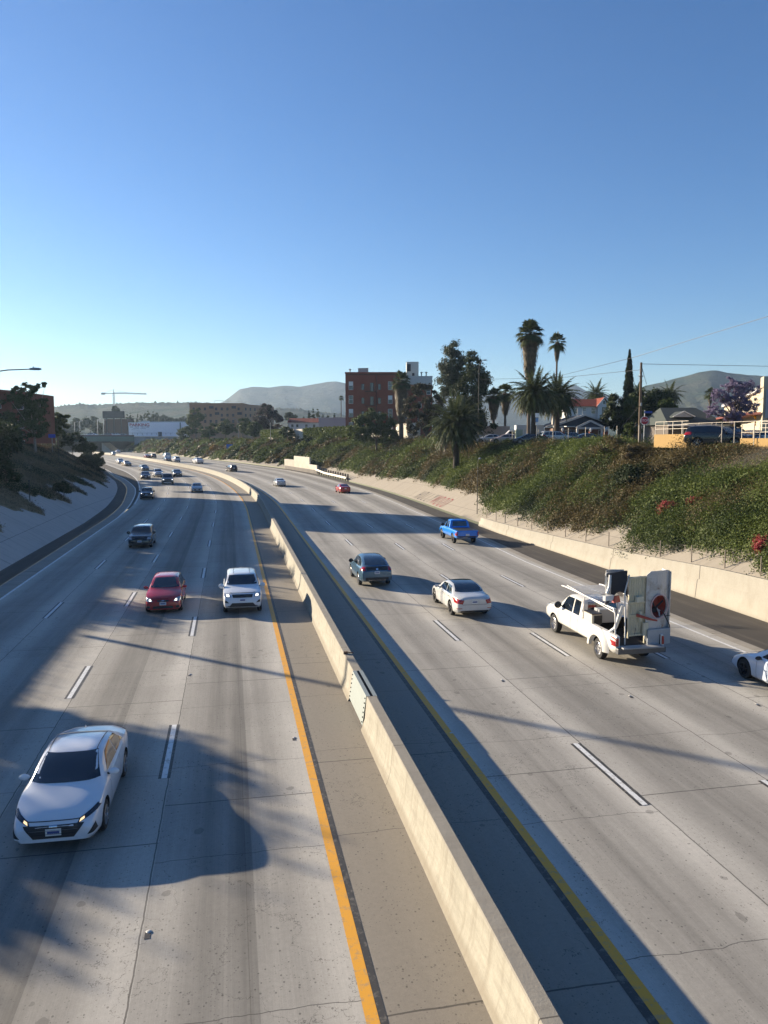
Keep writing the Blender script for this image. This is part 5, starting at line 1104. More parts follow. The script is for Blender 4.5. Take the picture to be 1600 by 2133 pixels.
far = [(112, 470, 885, 26, 14, 'left of the overpass, behind the smaller bank tree'), (158, 480, 884, 18, 12, 'above the left end of the overpass'), (188, 500, 880, 16, 14, 'with a domed top left of the billboard'), (205, 440, 892, 14, 10, 'low in front of the billboard building'),
       (340, 520, 876, 16, 12, 'domed, above the parking wall'), (362, 540, 880, 14, 10, 'right of the domed one above the parking wall'), (240, 520, 852, 7, 6, 'small, poking above the billboard'), (383, 560, 878, 10, 9, 'at the right end of the parking wall skyline'),
       (605, 380, 868, 12, 8, 'left of the low white building'), (140, 430, 897, 14, 8, 'low at the left overpass end'), (325, 600, 872, 10, 9, 'behind the cypress row above the parking wall')]
for px, D, cy, rx, ry, lab in far: T('distant_tree', 'hazy green tree ' + lab, px, D, [(px, cy, rx, ry), (px + rx * .5, cy + ry * .4, rx * .7, ry * .7)], 3500, .5, L_far, K=30, group='far trees around the overpass')
cyp = [(265, 863), (271, 860), (276, 866), (287, 864), (294, 861), (302, 857), (309, 853), (312, 862), (319, 858), (326, 861), (633, 868), (644, 856), (652, 852), (662, 853), (672, 862), (684, 862), (697, 860), (603, 872), (615, 866)]
for i, (px, ty) in enumerate(cyp):
    D = 470 + (i % 3) * 12 if px < 400 else 330 + (i % 3) * 10
    hh = (895 - ty) / 2; T('distant_cypress', 'thin dark cypress, number %d from the left %s' % (i + 1 if px < 400 else i - 9, 'above the parking wall' if px < 400 else 'left of the red brick block'), px, D, [(px, ty + hh * .35, 1.2, hh * .4), (px, ty + hh, 2.2, hh * .8)], 900, .38, L_dark, K=20, cr=.1, trunk=.2, group='rows of thin cypresses', limbs=1)

# ---- ground cover on the right slope: hummocks of shrubs nobody could count
def slope_cover():
    segs = [(20, 45, 200, 620, .060), (45, 75, 260, 400, .076), (75, 120, 360, 210, .11), (120, 200, 560, 105, .17), (200, 330, 520, 64, .27), (330, 540, 380, 36, .42)]
    acc = {}
    for (a, b_, nb, per, s) in segs:
        Y = rng.uniform(a, b_, nb); v = vegR(Y); tp_ = topd(Y); d = v + .25 + (tp_ + .4 - v) * rng.uniform(0, 1.0, nb)
        path = (Y > 44.5 + (tp_ - d) * .55 - 1.6) & (Y < 49.5 + (tp_ - d) * .35) & (tp_ - d < 4.4); Y, d = Y[~path], d[~path]
        r = rng.uniform(.6, 2.1, len(Y)) * np.where(Y > 120, 1.35, 1.0); edge = np.minimum(d - vegR(Y) + .3, 1.9) / 1.9; r *= .45 + .55 * edge; hgt = r * rng.uniform(.5, .95, len(Y)) * np.where(topd(Y) - d < 1.5, .6, 1.0) * np.where((topd(Y) - d < 2.6) & (Y < 62), .4, 1.0)
        g = np.sin(Y * .21 + 2.0) + np.sin(d * .55 + Y * .13) + .7 * np.sin(Y * .53 - d * .4) + rng.normal(0, .75, len(Y))
        g = np.where((Y > 46) & (Y < 62) & (d > topd(Y) * .42), g + 1.3, g); g = np.where((Y < 44) & (d > 3), g - 1.2, g)
        for i in range(len(Y)):
            n = int(per * (r[i] ** 2) * 1.1) + 12; w_ = rng.normal(size=(n, 3)); w_[:, 2] = np.abs(w_[:, 2]); w_ /= np.linalg.norm(w_, axis=1)[:, None]; lob = 1 + .16 * np.sin(w_[:, 0] * 6 + i) + .14 * np.sin(w_[:, 1] * 7 + i * 2)
            q = w_ * (rng.uniform(.62, 1.06, n) * lob)[:, None]; yy = Y[i] + q[:, 0] * r[i]; dd = d[i] + q[:, 1] * r[i]
            z = slR(yy, dd) + q[:, 2] * hgt[i] + rng.exponential(.03, n); k = 'brown' if g[i] > .75 else ('bright' if g[i] < -.45 else ('dark' if (i % 5 == 0) else 'green')); k2 = (k, s)
            nx = 1 / math.sqrt(1 + float(sl(Y[i])) ** 2); ny = -float(sl(Y[i])) * nx; ow = np.stack([q[:, 1] * nx - q[:, 0] * ny, q[:, 1] * ny + q[:, 0] * nx, q[:, 2] * 1.1], 1)
            acc.setdefault(k2, []).append(np.concatenate([rp(yy, fR(yy) + dd, z), ow * 1.25], 1))
        n = int(nb * per * .30); Y = rng.uniform(a, b_, n); v = vegR(Y); d = v + (topd(Y) + .9 - v) * rng.uniform(0, 1, n); path = (Y > 44.5 + (topd(Y) - d) * .55 - 1.6) & (Y < 49.5 + (topd(Y) - d) * .35) & (topd(Y) - d < 4.2); Y, d = Y[~path], d[~path]
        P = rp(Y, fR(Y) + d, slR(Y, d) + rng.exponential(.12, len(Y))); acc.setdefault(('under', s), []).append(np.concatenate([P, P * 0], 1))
    M_ = dict(brown=('brown_shrub_cover', L_olive), bright=('bright_shrub_cover', L_lightg), green=('green_shrub_cover', L_oak), dark=('dark_shrub_cover', L_dark), under=('undergrowth', L_oak))
    for (k, s), P in acc.items(): P = np.concatenate(P); leaves(M_[k][0], P[:, :3], s, M_[k][1], None, up=.1, aspect=.5, out=P[:, 3:], kind='stuff')
def path_cover():
    n = 26000; Y = rng.uniform(43, 60, n); d = topd(Y) - rng.uniform(-1.0, 5.0, n); P = rp(Y, fR(Y) + d, slR(Y, d) + rng.exponential(.05, n) + .02); leaves('dry_litter', P, .05, leaf_mat('dry_straw', (.20, .145, .085), (.32, .25, .15), sc=.5), None, up=.6, aspect=.3, kind='stuff')
path_cover()
L_olive = leaf_mat('foliage_olive_dry', (.11, .085, .032), (.17, .135, .06), (.22, .16, .09), sc=.6)
slope_cover()
def dry_cover():
    for (a, b_, n, s) in [(30, 75, 30000, .10), (75, 130, 60000, .11), (130, 240, 30000, .2)]:
        Y = rng.uniform(a, b_, n); v = vegL(Y); d = v + (TOP / SLL - v) * rng.random(n) ** 1.2; z = slL(Y, d) + .08 + rng.exponential(.10, n); P = rp(Y, fL(Y) - d, z)
        g = np.sin(Y * .4) + np.sin(d * 1.1 + Y * .25) + rng.normal(0, .5, n) + .06 * (Y - 80) / 10
        for nm, msk, mt in (('dry_grass', g < .5, L_straw), ('green_weeds', g >= .5, L_dark)):
            leaves(nm, P[msk], s, mt, None, up=.1, aspect=.22, kind='stuff')
L_straw = leaf_mat('dry_straw', (.22, .165, .09), (.36, .28, .16), sc=.5)
dry_cover()
def slope_bush(label, px, py, r, mat, n=3500, ls=.07, Y=None, d=None, name='flowering_bush'):
    q = rp(Y, fR(Y) + d, float(slR(np.array(Y), np.array(d)))); tree(name, label, q, [(0, 0, r * .55, r, r, r * .7), (r * .7, r * .5, r * .5, r * .7, r * .7, r * .5), (-r * .5, -r * .6, r * .35, r * .6, r * .6, r * .4)], n, ls, mat, K=60, cr=.2, trunk=.04, cat='bush', limbs=4)
slope_bush('coral red flowering bush in the middle of the right slope', 1375, 1075, .75, L_red, Y=46.0, d=4.3, n=3200)
slope_bush('brightest red flowering bush at the right picture edge, low on the slope', 1575, 1145, .62, L_red, Y=34.3, d=2.3, n=4000, ls=.06)
slope_bush('large green bush spilling over the wall at the right edge', 1590, 1180, .9, L_oak, Y=32.3, d=2.2, n=7000, ls=.07, name='green_bush')
slope_bush('small coral flowering bush up-slope of the brightest red one', 0, 0, .6, L_red, Y=44.6, d=5.4, n=2600)
slope_bush('big dark bush at the top of the slope left of the yellow wall', 1240, 930, 1.5, L_olive, Y=66, d=11.2, n=12000, ls=.08, name='brown_bush')
slope_bush('tall olive bush against the fence above the work pickup', 1300, 940, 1.2, L_olive, Y=61, d=10.6, n=12000, ls=.075, name='brown_bush')
slope_bush('orange flowering bush on the far slope near the blue sign', 0, 0, 1.6, leaf_mat('orange_blossom', (.22, .12, .02), (.34, .20, .04), (.05, .08, .02), sc=.8), Y=335, d=6, n=2500, ls=.25)
slope_bush('bright green leafy bush at the top right corner of the slope', 0, 0, 1.3, L_lightg, Y=39.5, d=10.2, n=12000, ls=.08, name='green_bush')
slope_bush('dark green bush mid slope below the brown brush', 0, 0, 1.5, L_dark, Y=55, d=7.2, n=12000, ls=.09, name='green_bush')
hd = empty('added_hedge', (-38, 60, 7.9), 0, 'unseen hedge along the left bank outside the frame', 'added_hedge')  # leaf screen added out of view so the left lanes fall in shade
q = rng.random((60000, 3)); Pq = np.stack([-1.2 * q[:, 1] - 6.4 * q[:, 0] + (q[:, 1] - .5) * .8, q[:, 0] * 34, q[:, 2] * (1.1 + .8 * q[:, 0] + .7 * np.sin(q[:, 0] * 31) + .4 * np.sin(q[:, 0] * 77))], 1); leaves('foliage', Pq, .2, L_dark, hd)
# ================================================================== BUILDINGS, SIGNS, POLES
def brick(name, a, b, mortar, scale=1.0):
    M = Mat(name, .9, spec=.2); co = M.co(); n = M.noise(co, .5, 5.0, .6); f = M.noise(co, 4.0, 3.0); x, y, z = M.sep(co)
    row = ((z / .075).fract() - .5).abs().gt(.42); c = M.mix(n, a, b); c = M.scale(c, f * .3 + .85); c = M.mix(row * .35, c, mortar); return M.out(c, bump=f, bs=.2)
M_brick = brick('red_brick', (.19, .048, .030), (.25, .068, .040), (.2, .15, .12)); M_brickl = brick('left_brick', (.15, .055, .035), (.20, .075, .048), (.25, .17, .13))
M_cream = plain('cream_stucco', (.48, .41, .29), .9, var=.08, scale=1.2); M_white = plain('white_stucco', (.56, .56, .55), .85, var=.06, scale=1.0); M_brown = plain('brown_stucco', (.36, .20, .12), .9, var=.12, scale=.4)
M_grey = plain('grey_stucco', (.38, .38, .38), .85, var=.08); M_roofd = plain('dark_shingle', (.045, .045, .05), .9, var=.35, scale=5); M_frame = plain('window_frame', (.62, .62, .6), .5); M_win = plain('window_glass', (.05, .06, .07), .12, var=.3, scale=.7, spec=.8)
M_metal = plain('grey_metal', (.30, .31, .31), .5, .5); M_darkm = plain('dark_metal', (.05, .045, .04), .6, .3); M_wood = plain('pole_wood', (.13, .09, .06), .9, var=.3, scale=5)
def tile_mat():
    M = Mat('red_roof_tile', .85, spec=.2); co = M.co(); x, y, z = M.sep(co); n = M.noise(co, 2.0, 4.0); r = ((x / .3).fract() - .5).abs()
    return M.out(M.scale(M.mix(n, (.20, .045, .028), (.27, .07, .04)), r * .8 + .62), bump=r, bs=.6, bd=.1)
M_tile = tile_mat()
def win(root, p0, ux, w_, h_, frame=M_frame, fw=.07, glass=M_win, name='window', arch=False, blind=None):
    """window on a wall: p0 = lower left corner (Vector, world rel. to root), ux unit along the wall; wall outward normal = ux x z"""
    ux = Vector(ux); n = ux.cross(Vector((0, 0, 1))); Z = Vector((0, 0, 1)); p0 = Vector(p0)
    def bx(b, a, c, dpt, pr):
        P = []
        for o in (pr - dpt, pr):
            for (s_, t) in ((a[0], a[1]), (c[0], a[1]), (c[0], c[1]), (a[0], c[1])): P.append(p0 + ux * s_ + Z * t + n * o)
        b.add(P, [(0, 1, 2, 3), (7, 6, 5, 4), (0, 4, 5, 1), (1, 5, 6, 2), (2, 6, 7, 3), (3, 7, 4, 0)])
    b = MB(); bx(b, (0, 0), (w_, fw), .1, .06); bx(b, (0, h_ - fw), (w_, h_), .1, .06); bx(b, (0, fw), (fw, h_ - fw), .1, .06); bx(b, (w_ - fw, fw), (w_, h_ - fw), .1, .06); bx(b, (fw, h_ * .5 - fw * .4), (w_ - fw, h_ * .5 + fw * .4), .07, .045)
    f = b.build(name, frame, root); b = MB(); bx(b, (fw, fw), (w_ - fw, h_ - fw), .05, .025); b.build('pane', glass, f)
    if blind: b = MB(); bx(b, (fw, h_ * blind), (w_ - fw, h_ - fw), .02, .034); b.build('blind', M_frame, f)
    return f
def building(name, label, px0, px1, D, ytop, mat, depth=12, zb=7.9, cat='building', yaw=0.0, parapet=.35, pm=None):
    """box building whose camera-facing wall spans px0..px1 at distance D; returns root, width, height (local x along the wall, y away)"""
    a = at(px0, 900, D); c = at(px1, 900, D); w_ = c.x - a.x; h_ = zat(ytop, D) - zb; root = empty(name, (a.x, D, zb), yaw, label, cat)
    b = MB(); b.box((w_ / 2, depth / 2, h_ / 2), (w_, depth, h_)); b.build('wall', mat, root)
    if parapet:
        b = MB(); t = .3
        for c_, d_ in (((w_ / 2, t / 2 - .1, h_ + parapet / 2), (w_ + .2, t, parapet)), ((w_ / 2, depth - t / 2 + .1, h_ + parapet / 2), (w_ + .2, t, parapet)), ((-.1 + t / 2, depth / 2, h_ + parapet / 2), (t, depth - 2 * t + .2, parapet)), ((w_ + .1 - t / 2, depth / 2, h_ + parapet / 2), (t, depth - 2 * t + .2, parapet))): b.box(c_, d_)
        b.build('parapet', pm or mat, root)
    return root, w_, h_
# red brick block above the ivy wall
D = 190; rb, w_, h_ = building('brick_building', 'four-storey red brick apartment block with fire escape behind the round tree', 720, 838, D, 778, M_brick, 16)
mpp = D / FPX
for px in (727, 753, 787, 808):
    for i, yy in enumerate((812, 841, 869, 897)):
        ww = 1.05 if px in (727, 808) else .72; hh = 2.0 if px in (727, 808) else 1.45
        win(rb, ((px - 720) * mpp, 0, zat(yy, D) - 7.9), (1, 0, 0), ww, hh, M_frame if px in (727, 808) else M_darkm, blind=.5 if (i + px) % 2 and px in (727, 808) else None)
for yy in (815, 844, 872):
    win(rb, ((771 - 720) * mpp, 0, zat(yy, D) - 7.9), (1, 0, 0), .85, 2.1, M_darkm, name='fire_door')
b = MB()
for yy in (815, 844, 872):
    z = zat(yy, D) - 7.9; x0 = (760 - 720) * mpp; x1 = (785 - 720) * mpp; b.box(((x0 + x1) / 2, -.6, z - .08), (x1 - x0, 1.1, .06))
    for t in np.linspace(x0, x1, 9): b.bar((t, -1.12, z - .05), (t, -1.12, z + .95), .035)
    b.bar((x0, -1.12, z + .95), (x1, -1.12, z + .95), .05); b.bar((x0 + .3, -.7, z - .1), (x1 - .3, -.7, z - 3.3), .12, .05)
b.build('fire_escape', plain('rusty_iron', (.07, .035, .025), .8), rb)
b = MB(); b.box((w_ / 2 + .1, -.06, h_ - .25), (w_ + .1, .1, .3)); b.tube([(7.6, -.15, 0), (7.6, -.15, h_)], .09, 6); b.build('cornice', plain('dark_brick_trim', (.10, .035, .025), .9), rb)
b = MB(); b.box((4.3, 3, h_ + .95), (2.6, .2, 1.3), -.25); b.bar((1.1, 1, h_ + .3), (1.1, 1, h_ + 1.1), .3, n=8); b.lathe([(.0, 1.25), (.35, 1.1), (.2, .9)], (1.1, 1, h_), n=10); b.build('roof_vent', M_metal, rb)
D2 = 197; rw, w2, h2 = building('white_block', 'rear brick block with white top band and rooftop tower beside the fire escape block', 832, 900, D2, 786, M_brick, 14, pm=plain('white_grey_stucco', (.50, .50, .47), .85, var=.08, scale=.5))
b = MB(); b.box((w2 / 2, .0, h2 - .9), (w2, .16, 1.8)); b.build('white_band', plain('white_grey_stucco', (.5, .5, .47)), rw)
b = MB(); mp2 = D2 / FPX; b.box(((859.5 - 832) * mp2, 4, h2 + 1.9), (25 * mp2, 4, 4.4)); b.build('rooftop_tower', plain('tower_stucco', (.56, .56, .50), .85), rw)
b = MB(); b.box(((852 - 832) * mp2, 1.9, h2 + 2.6), (.9, .2, 1.8)); b.box(((861 - 832) * mp2, 1.95, h2 + .9), (.6, .3, .7)); b.build('tower_louvre', M_roofd, rw)
for px in (878, 888): b = MB(); b.lathe([(0, 1.3), (.4, 1.1), (.15, .9), (.15, 0)], ((px - 832) * mp2, 2, h2 + .3), n=8); b.build('roof_vent', M_metal, rw)
for px in (840, 870, 888):
    for yy in (822, 850, 878): win(rw, ((px - 832) * mp2, 0, zat(yy, D2) - 7.9), (1, 0, 0), 1.0, 1.6)
# brick building at the left picture edge, with an unseen taller wing added for its shadow
Dl = 119; cz = zat(819, 120); lb = empty('brick_building', (-54.3, 119.5, 7.9), 0, 'orange brick apartment house with white windows at the left edge', 'building')
M_lb = M_brickl; b = MB(); hL = cz - 7.9
V = [(0, 0, 0), (-9.5, -28, 0), (-24, -28, 0), (-24, 8, 0), (0, 8, 0)]
b.poly_prism([(v[0], v[1]) for v in V][::-1], 0, hL); b.build('wall', M_lb, lb)
b = MB(); b.poly_prism([(-11.5, -5), (-25, -5), (-25, 8.2), (-11.5, 8.2)][::-1], 0, 16.6); b.build('added_shadow_wing', M_lb, lb)  # added block, out of view, carries the shadow band across the right lanes
b = MB(); ux = Vector((9.5, 28, 0)).normalized(); nrm = ux.cross(Vector((0, 0, 1)))
for i in range(2):
    pass
p_a = Vector((-9.5, -28, 0)); Lw = math.hypot(9.5, 28)
b.bar(p_a + Vector((0, 0, hL)) + nrm * .05, Vector((0, 0, hL)) + nrm * .05, .25, .3); b.build('coping', plain('brick_coping', (.25, .10, .07), .9), lb)
for fl in range(3):
    for k, s_ in enumerate((2.5, 6, 11, 14.5, 19, 22.5, 26.5)):
        win(lb, p_a + ux * s_ + Vector((0, 0, hL - 2.6 - fl * 2.95)) , tuple(ux), 1.0 if k % 2 else 1.25, 1.25, blind=.55 if (k + fl) % 3 == 0 else None)
# brown flats
D = 330; bf, w_, h_ = building('brown_flats', 'long brown apartment block with dark balconies in the middle distance', 396, 507, D, 842, M_brown, 24, parapet=.5); m_ = D / FPX
for i in range(9):
    for j in range(3):
        px = 402 + i * 11.6; z = zat(855 + j * 13, D) - 7.9
        if (i * 3 + j) % 4 == 1:
            b = MB(); b.box(((px - 396) * m_ + .9, -.25, z + .3), (2.2, .5, .9)); f = b.build('balcony', M_brown, bf); b = MB(); b.box(((px - 396) * m_ + .9, -.03, z + 1.35), (1.9, .08, 1.1)); b.build('balcony_opening', M_roofd, f)
        else: win(bf, ((px - 396) * m_, 0, z), (1, 0, 0), 1.1, 1.3, M_brown, glass=M_roofd)
b = MB(); b.poly_prism([(w_ + .02, 0), (w_ + 9.5, 18), (w_ + 9.5, 26), (w_ + .02, 24)], 0, h_); o = b.build('rear_wing', M_brown, bf)
ux = Vector((9.48, 18, 0)).normalized()
for i in range(6):
    for j in range(3): win(bf, Vector((w_ + .02, 0, 0)) + ux * (1.2 + i * 3.2) + Vector((0, 0, zat(855 + j * 13, D) - 7.9)), tuple(ux), 1.2, 1.3, M_brown, glass=M_roofd)
b = MB(); b.bar((9, 8, h_ + .5), (9, 8, h_ + 1.9), .12); b.bar((13, 8, h_ + .5), (13, 8, h_ + 1.9), .12); b.box((11, 8, h_ + 1.9), (4.3, .2, .15)); b.build('roof_antenna', M_metal, bf)
# low buildings
lbw, w_, h_ = building('low_house', 'low white commercial building with red tiled edge behind the ivy wall', 601, 666, 240, 880, M_white, 14, parapet=0); m_ = 240 / FPX
b = MB(); b.add([(-.4, -.6, h_), (w_ + .4, -.6, h_), (w_ + .4, 7, h_ + 1.5), (-.4, 7, h_ + 1.5), (-.4, 14.4, h_), (w_ + .4, 14.4, h_)], [(0, 1, 2, 3), (3, 2, 5, 4), (0, 3, 4), (1, 5, 2)]); b.build('roof', M_tile, lbw)
for px in (607, 617, 636, 652): win(lbw, ((px - 601) * m_, 0, h_ - 1.5), (1, 0, 0), .7, .9, M_darkm)
building('grey_shed', 'plain grey flat wall building left of the red brick block', 664, 722, 230, 871, M_grey, 10, parapet=.2)
# bungalow with crossed gables
D = 118; bg_, w_, h_ = building('bungalow', 'white-trimmed bungalow with two low front gables behind the parked white SUV', 1163, 1262, D, 889, plain('bungalow_brick', (.20, .12, .085), .9, var=.2, scale=2), 10, parapet=0); m_ = D / FPX
def gable(root, name, x0, x1, zl, zp, y0, y1, mat, trim=None, tw_=.28, tn='fascia'):
    xm = (x0 + x1) / 2; b = MB(); t = .14; b.add([(x0, y0, zl), (xm, y0, zp), (x1, y0, zl), (x0, y1, zl), (xm, y1, zp), (x1, y1, zl), (x0, y0, zl - t), (xm, y0, zp - t), (x1, y0, zl - t), (x0, y1, zl - t), (xm, y1, zp - t), (x1, y1, zl - t)],
        [(0, 1, 4, 3), (1, 2, 5, 4), (6, 9, 10, 7), (7, 10, 11, 8), (0, 3, 9, 6), (2, 8, 11, 5), (3, 4, 10, 9), (4, 5, 11, 10), (0, 6, 7, 1), (1, 7, 8, 2)])
    r_ = b.build(name, mat, root)
    if trim:
        b = MB(); b.bar((x0, y0 - .06, zl - .05), (xm, y0 - .06, zp - .05), .10, tw_); b.bar((xm, y0 - .06, zp - .05), (x1, y0 - .06, zl - .05), .10, tw_); b.build(tn, trim, r_)
    return r_
gable(bg_, 'roof', -.8, w_ + 1.2, h_ + .2, zat(864, D) - 7.9, -1.0, 11, M_roofd, M_white)
gable(bg_, 'porch_roof', w_ * .28, w_ * .84, h_ - .1, zat(877, D) - 7.9, -3.2, -1.2, M_roofd, M_white)
b = MB(); b.add([(-.4, -.3, h_ + .1), (w_ * .5, -.3, zat(866, D) - 7.9 - .1), (w_ + .8, -.3, h_ + .1)], [(0, 1, 2)]); b.add([(w_ * .32, -3.0, h_ - .15), (w_ * .56, -3.0, zat(878.5, D) - 7.9 - .1), (w_ * .8, -3.0, h_ - .15)], [(0, 1, 2)]); b.build('gable_infill', plain('blue_grey_siding', (.06, .08, .12), .8), bg_)
b = MB(); b.box((w_ * .56, -3.05, h_ - .25), (w_ * .56, .18, .3)); 
for x in (.30, .56, .80): b.box((w_ * x, -2.9, (h_ - .4) / 2), (.35, .35, h_ - .4), 0, .8)
b.box((-.1, -.6, h_), (1.6, .2, .25)); b.build('porch', M_white, bg_)
win(bg_, (1.0, 0, .8), (1, 0, 0), 1.6, 1.3); win(bg_, (6.1, 0, .8), (1, 0, 0), 1.5, 1.3); b = MB(); b.box((4.2, -.03, 1.05), (1.0, .1, 2.1)); b.build('door', M_darkm, bg_)
b = MB(); b.box((.3, 4, h_ + 1.2), (.8, .8, 2.2)); b.build('chimney', plain('chimney_stucco', (.42, .39, .33), .9), bg_)
b = MB(); b.bar((3.6, 3, h_ + 1.5), (3.6, 3, h_ + 2.9), .06); b.bar((4.4, 3, h_ + 1.6), (4.4, 3, h_ + 2.6), .08, n=6); b.build('vent_pipe', M_white, bg_)
# white house, red roof
D = 152; wh, w_, h_ = building('white_house', 'two-storey white house with a red tile roof behind the bungalow', 1180, 1266, D, 846, M_white, 9, parapet=0); m_ = D / FPX
b = MB(); zr = zat(829, D) - 7.9; xg = (1253 - 1180) * m_
b.add([(-.5, -.5, h_ - .05), (xg - 1.2, -.5, h_ - .05), (xg + .3, 4.2, zr), (-.5, 4.2, zr), (-.5, 9.4, h_ - .05), (xg + .3, 9.4, h_ - .05)], [(0, 1, 2, 3), (3, 2, 5, 4), (0, 3, 4)]); b.build('roof', M_tile, wh)
gable(wh, 'gable_roof', (1239 - 1180) * m_, (1267 - 1180) * m_ + .3, h_ - .1, zr + .15, -1.0, 9, M_tile, M_white, .16)
b = MB(); b.box(((1253 - 1180) * m_, -.45, h_ / 2), ((1264 - 1242) * m_, .9, h_)); b.add([((1242 - 1180) * m_, -.92, h_ - .1), ((1253 - 1180) * m_, -.92, zr - .1), ((1264 - 1180) * m_, -.92, h_ - .1)], [(0, 1, 2)]); b.build('gable_wall', M_white, wh)
for px, ww, hh in ((1195, .75, 1.1), (1212, .75, .65), (1230, .9, 1.2)): win(wh, ((px - 1180) * m_, 0, zat(862, D) - 7.9 if hh > .8 else zat(856, D) - 7.9), (1, 0, 0), ww, hh)
win(wh, ((1250 - 1180) * m_, -.9, zat(864, D) - 7.9), (1, 0, 0), .95, 1.45, M_darkm); win(wh, ((1252 - 1180) * m_, -.9, zat(842, D) - 7.9), (1, 0, 0), .3, .6, M_darkm)
b = MB(); b.box((3.2, 6, zr + .1), (1.7, .8, .5)); b.build('chimney', M_white, wh)
# dark-roofed bungalow on the right
D = 88; db, w_, h_ = building('dark_roof_bungalow', 'low bungalow with a wide dark shingle roof and small white dormer', 1392, 1498, D, 886, plain('dim_siding', (.12, .10, .085), .9), 9, parapet=0); m_ = D / FPX
zr = zat(846, D) - 7.9; x0 = -.5; x1 = w_ + .6
b = MB(); b.add([(x0, -1.2, h_ + .1), (x1, -1.2, h_ + .1), (x1 - 1.6, 4.5, zr), (x0 + 1.1, 4.5, zr), (x0, 10, h_ + .1), (x1, 10, h_ + .1), (x0, -1.2, h_ - .1), (x1, -1.2, h_ - .1)], [(0, 1, 2, 3), (3, 2, 5, 4), (0, 3, 4), (1, 5, 2), (6, 7, 1, 0)]); b.build('roof', plain('green_grey_shingle', (.04, .05, .045), .9, var=.4, scale=6), db)
b = MB(); b.box((w_ / 2 + .05, -1.24, h_ + .0), (w_ + 1.1, .06, .24)); b.build('gutter', M_white, db)
xc = (1425 - 1392) * m_; yd = .2; gable(db, 'dormer', xc - 1.25, xc + 1.25, zat(867, D) - 7.9, zat(856, D) - 7.9, yd, 3.2, plain('green_grey_shingle', (.04, .05, .045)), M_white, .13)
b = MB(); b.add([(xc - 1.1, yd + .1, zat(867, D) - 7.98), (xc, yd + .1, zat(857, D) - 7.95), (xc + 1.1, yd + .1, zat(867, D) - 7.98)], [(0, 1, 2)]); b.box((xc - .35, yd + .06, zat(866, D) - 7.9 + .1), (.25, .06, .3)); b.box((xc + .1, yd + .06, zat(866, D) - 7.9 + .1), (.25, .06, .3)); b.build('dormer_wall', plain('pale_trim', (.4, .42, .45), .7), db)
# cream building at the right edge, wall running away from the camera
cb_ = empty('cream_building', (at(1587, 900, 70).x, 70, 7.9), 0, 'tall cream stucco building cut by the right edge behind the jacaranda', 'building'); hC = zat(786, 70) - 7.9
far_ = Vector((at(1507, 900, 107).x - cb_.location.x, 37, 0)); b = MB(); b.poly_prism([(0, 0), (9, 0), (far_.x + 9, far_.y), (far_.x, far_.y)], 0, hC - .9); b.build('wall', M_cream, cb_)
b = MB(); u_ = far_.normalized(); nn = Vector((u_.y, -u_.x, 0)); b.poly_prism([(-.05, -.05), (9.1, -.05), (9.1 + u_.x * 2, u_.y * 2), (u_.x * 2 - .05, u_.y * 2)], hC - .9, hC + .1); b.build('raised_corner', M_cream, cb_)
b = MB(); a_ = u_ * 2.05 + Vector((-.12, 0, hC - .95)); b.bar(a_, far_ + Vector((-.12, 0, hC - .95)), .5, .35); b.build('white_cornice', M_white, cb_)
b = MB(); b.box((4.5, -.07, (hC - .9) / 2 + 1.2), (8.6, .05, hC - 3.6)); b.build('painted_shade_front', M_grey, cb_); win(cb_, (.6, -.1, 2.2), (1, 0, 0), 2.5, 1.3, M_white, glass=plain('blue_window', (.10, .18, .30), .2))  # grey sheet over the cream wall: the front's shade is put into its colour
b = MB()
for k in range(3): 
    p_ = far_ * (.25 + .25 * k) - nn * .04; b.bar(Vector((p_.x, p_.y, 3.6)), Vector((p_.x, p_.y, hC - 1.2)), .12)
b.build('downpipe', M_cream, cb_)
b = MB(); b.poly_prism([(-1.2, 2), (-.1, .1), (far_.x * .9 - .1, far_.y * .9), (far_.x * .9 - 3.0, far_.y * .9 + 1)], 2.9, 3.1); b.build('red_awning', plain('awning_red', (.16, .04, .03), .8), cb_)

# ---- ivy wall and plain retaining walls along the top of the right bank
def wall_run(name, label, Y0, Y1, off, h_, mat, t=.3, cat='wall', n=12, z0=TOP - .5):
    Ys = np.linspace(Y0, Y1, n); o = strip(name, Ys, [lambda Y: fR(Y) + topd(Y) + off, lambda Y: fR(Y) + topd(Y) + off, lambda Y: fR(Y) + topd(Y) + off + t, lambda Y: fR(Y) + topd(Y) + off + t], [z0, TOP + h_, TOP + h_, z0], mat)
    bm = bmesh.new(); bm.from_mesh(o.data); bm.verts.ensure_lookup_table(); k = len(bm.verts); bm.faces.new([bm.verts[i] for i in range(4)]); bm.faces.new([bm.verts[k - 4 + i] for i in range(4)][::-1]); bmesh.ops.recalc_face_normals(bm, faces=bm.faces); bm.to_mesh(o.data); bm.free()
    return tag(o, label, cat)
M_ret = old_concrete('retaining_concrete', (.42, .38, .30), (.55, .50, .41), jv=0, stain=.5)
iw = wall_run('ivy_wall', 'long wall overgrown with hanging green ivy left of the round tree', 196, 244, 1.0, 4.3, M_ret); pw = wall_run('plain_wall', 'bare pale wall section between the purple tree and the ivy', 244.6, 262, 1.0, 4.3, M_ret)
wall_run('graffiti_wall', 'pale wall with black graffiti behind the ragged fan palm trunk', 150, 166, 1.2, 4.2, M_ret); wall_run('pale_wall', 'pale wall between the round tree and the ivy', 168, 195, 1.0, 3.4, M_ret)
wall_run('ivy_block_wall', 'ivy covered wall left of the purple tree', 266, 296, 1.0, 3.8, M_ret)
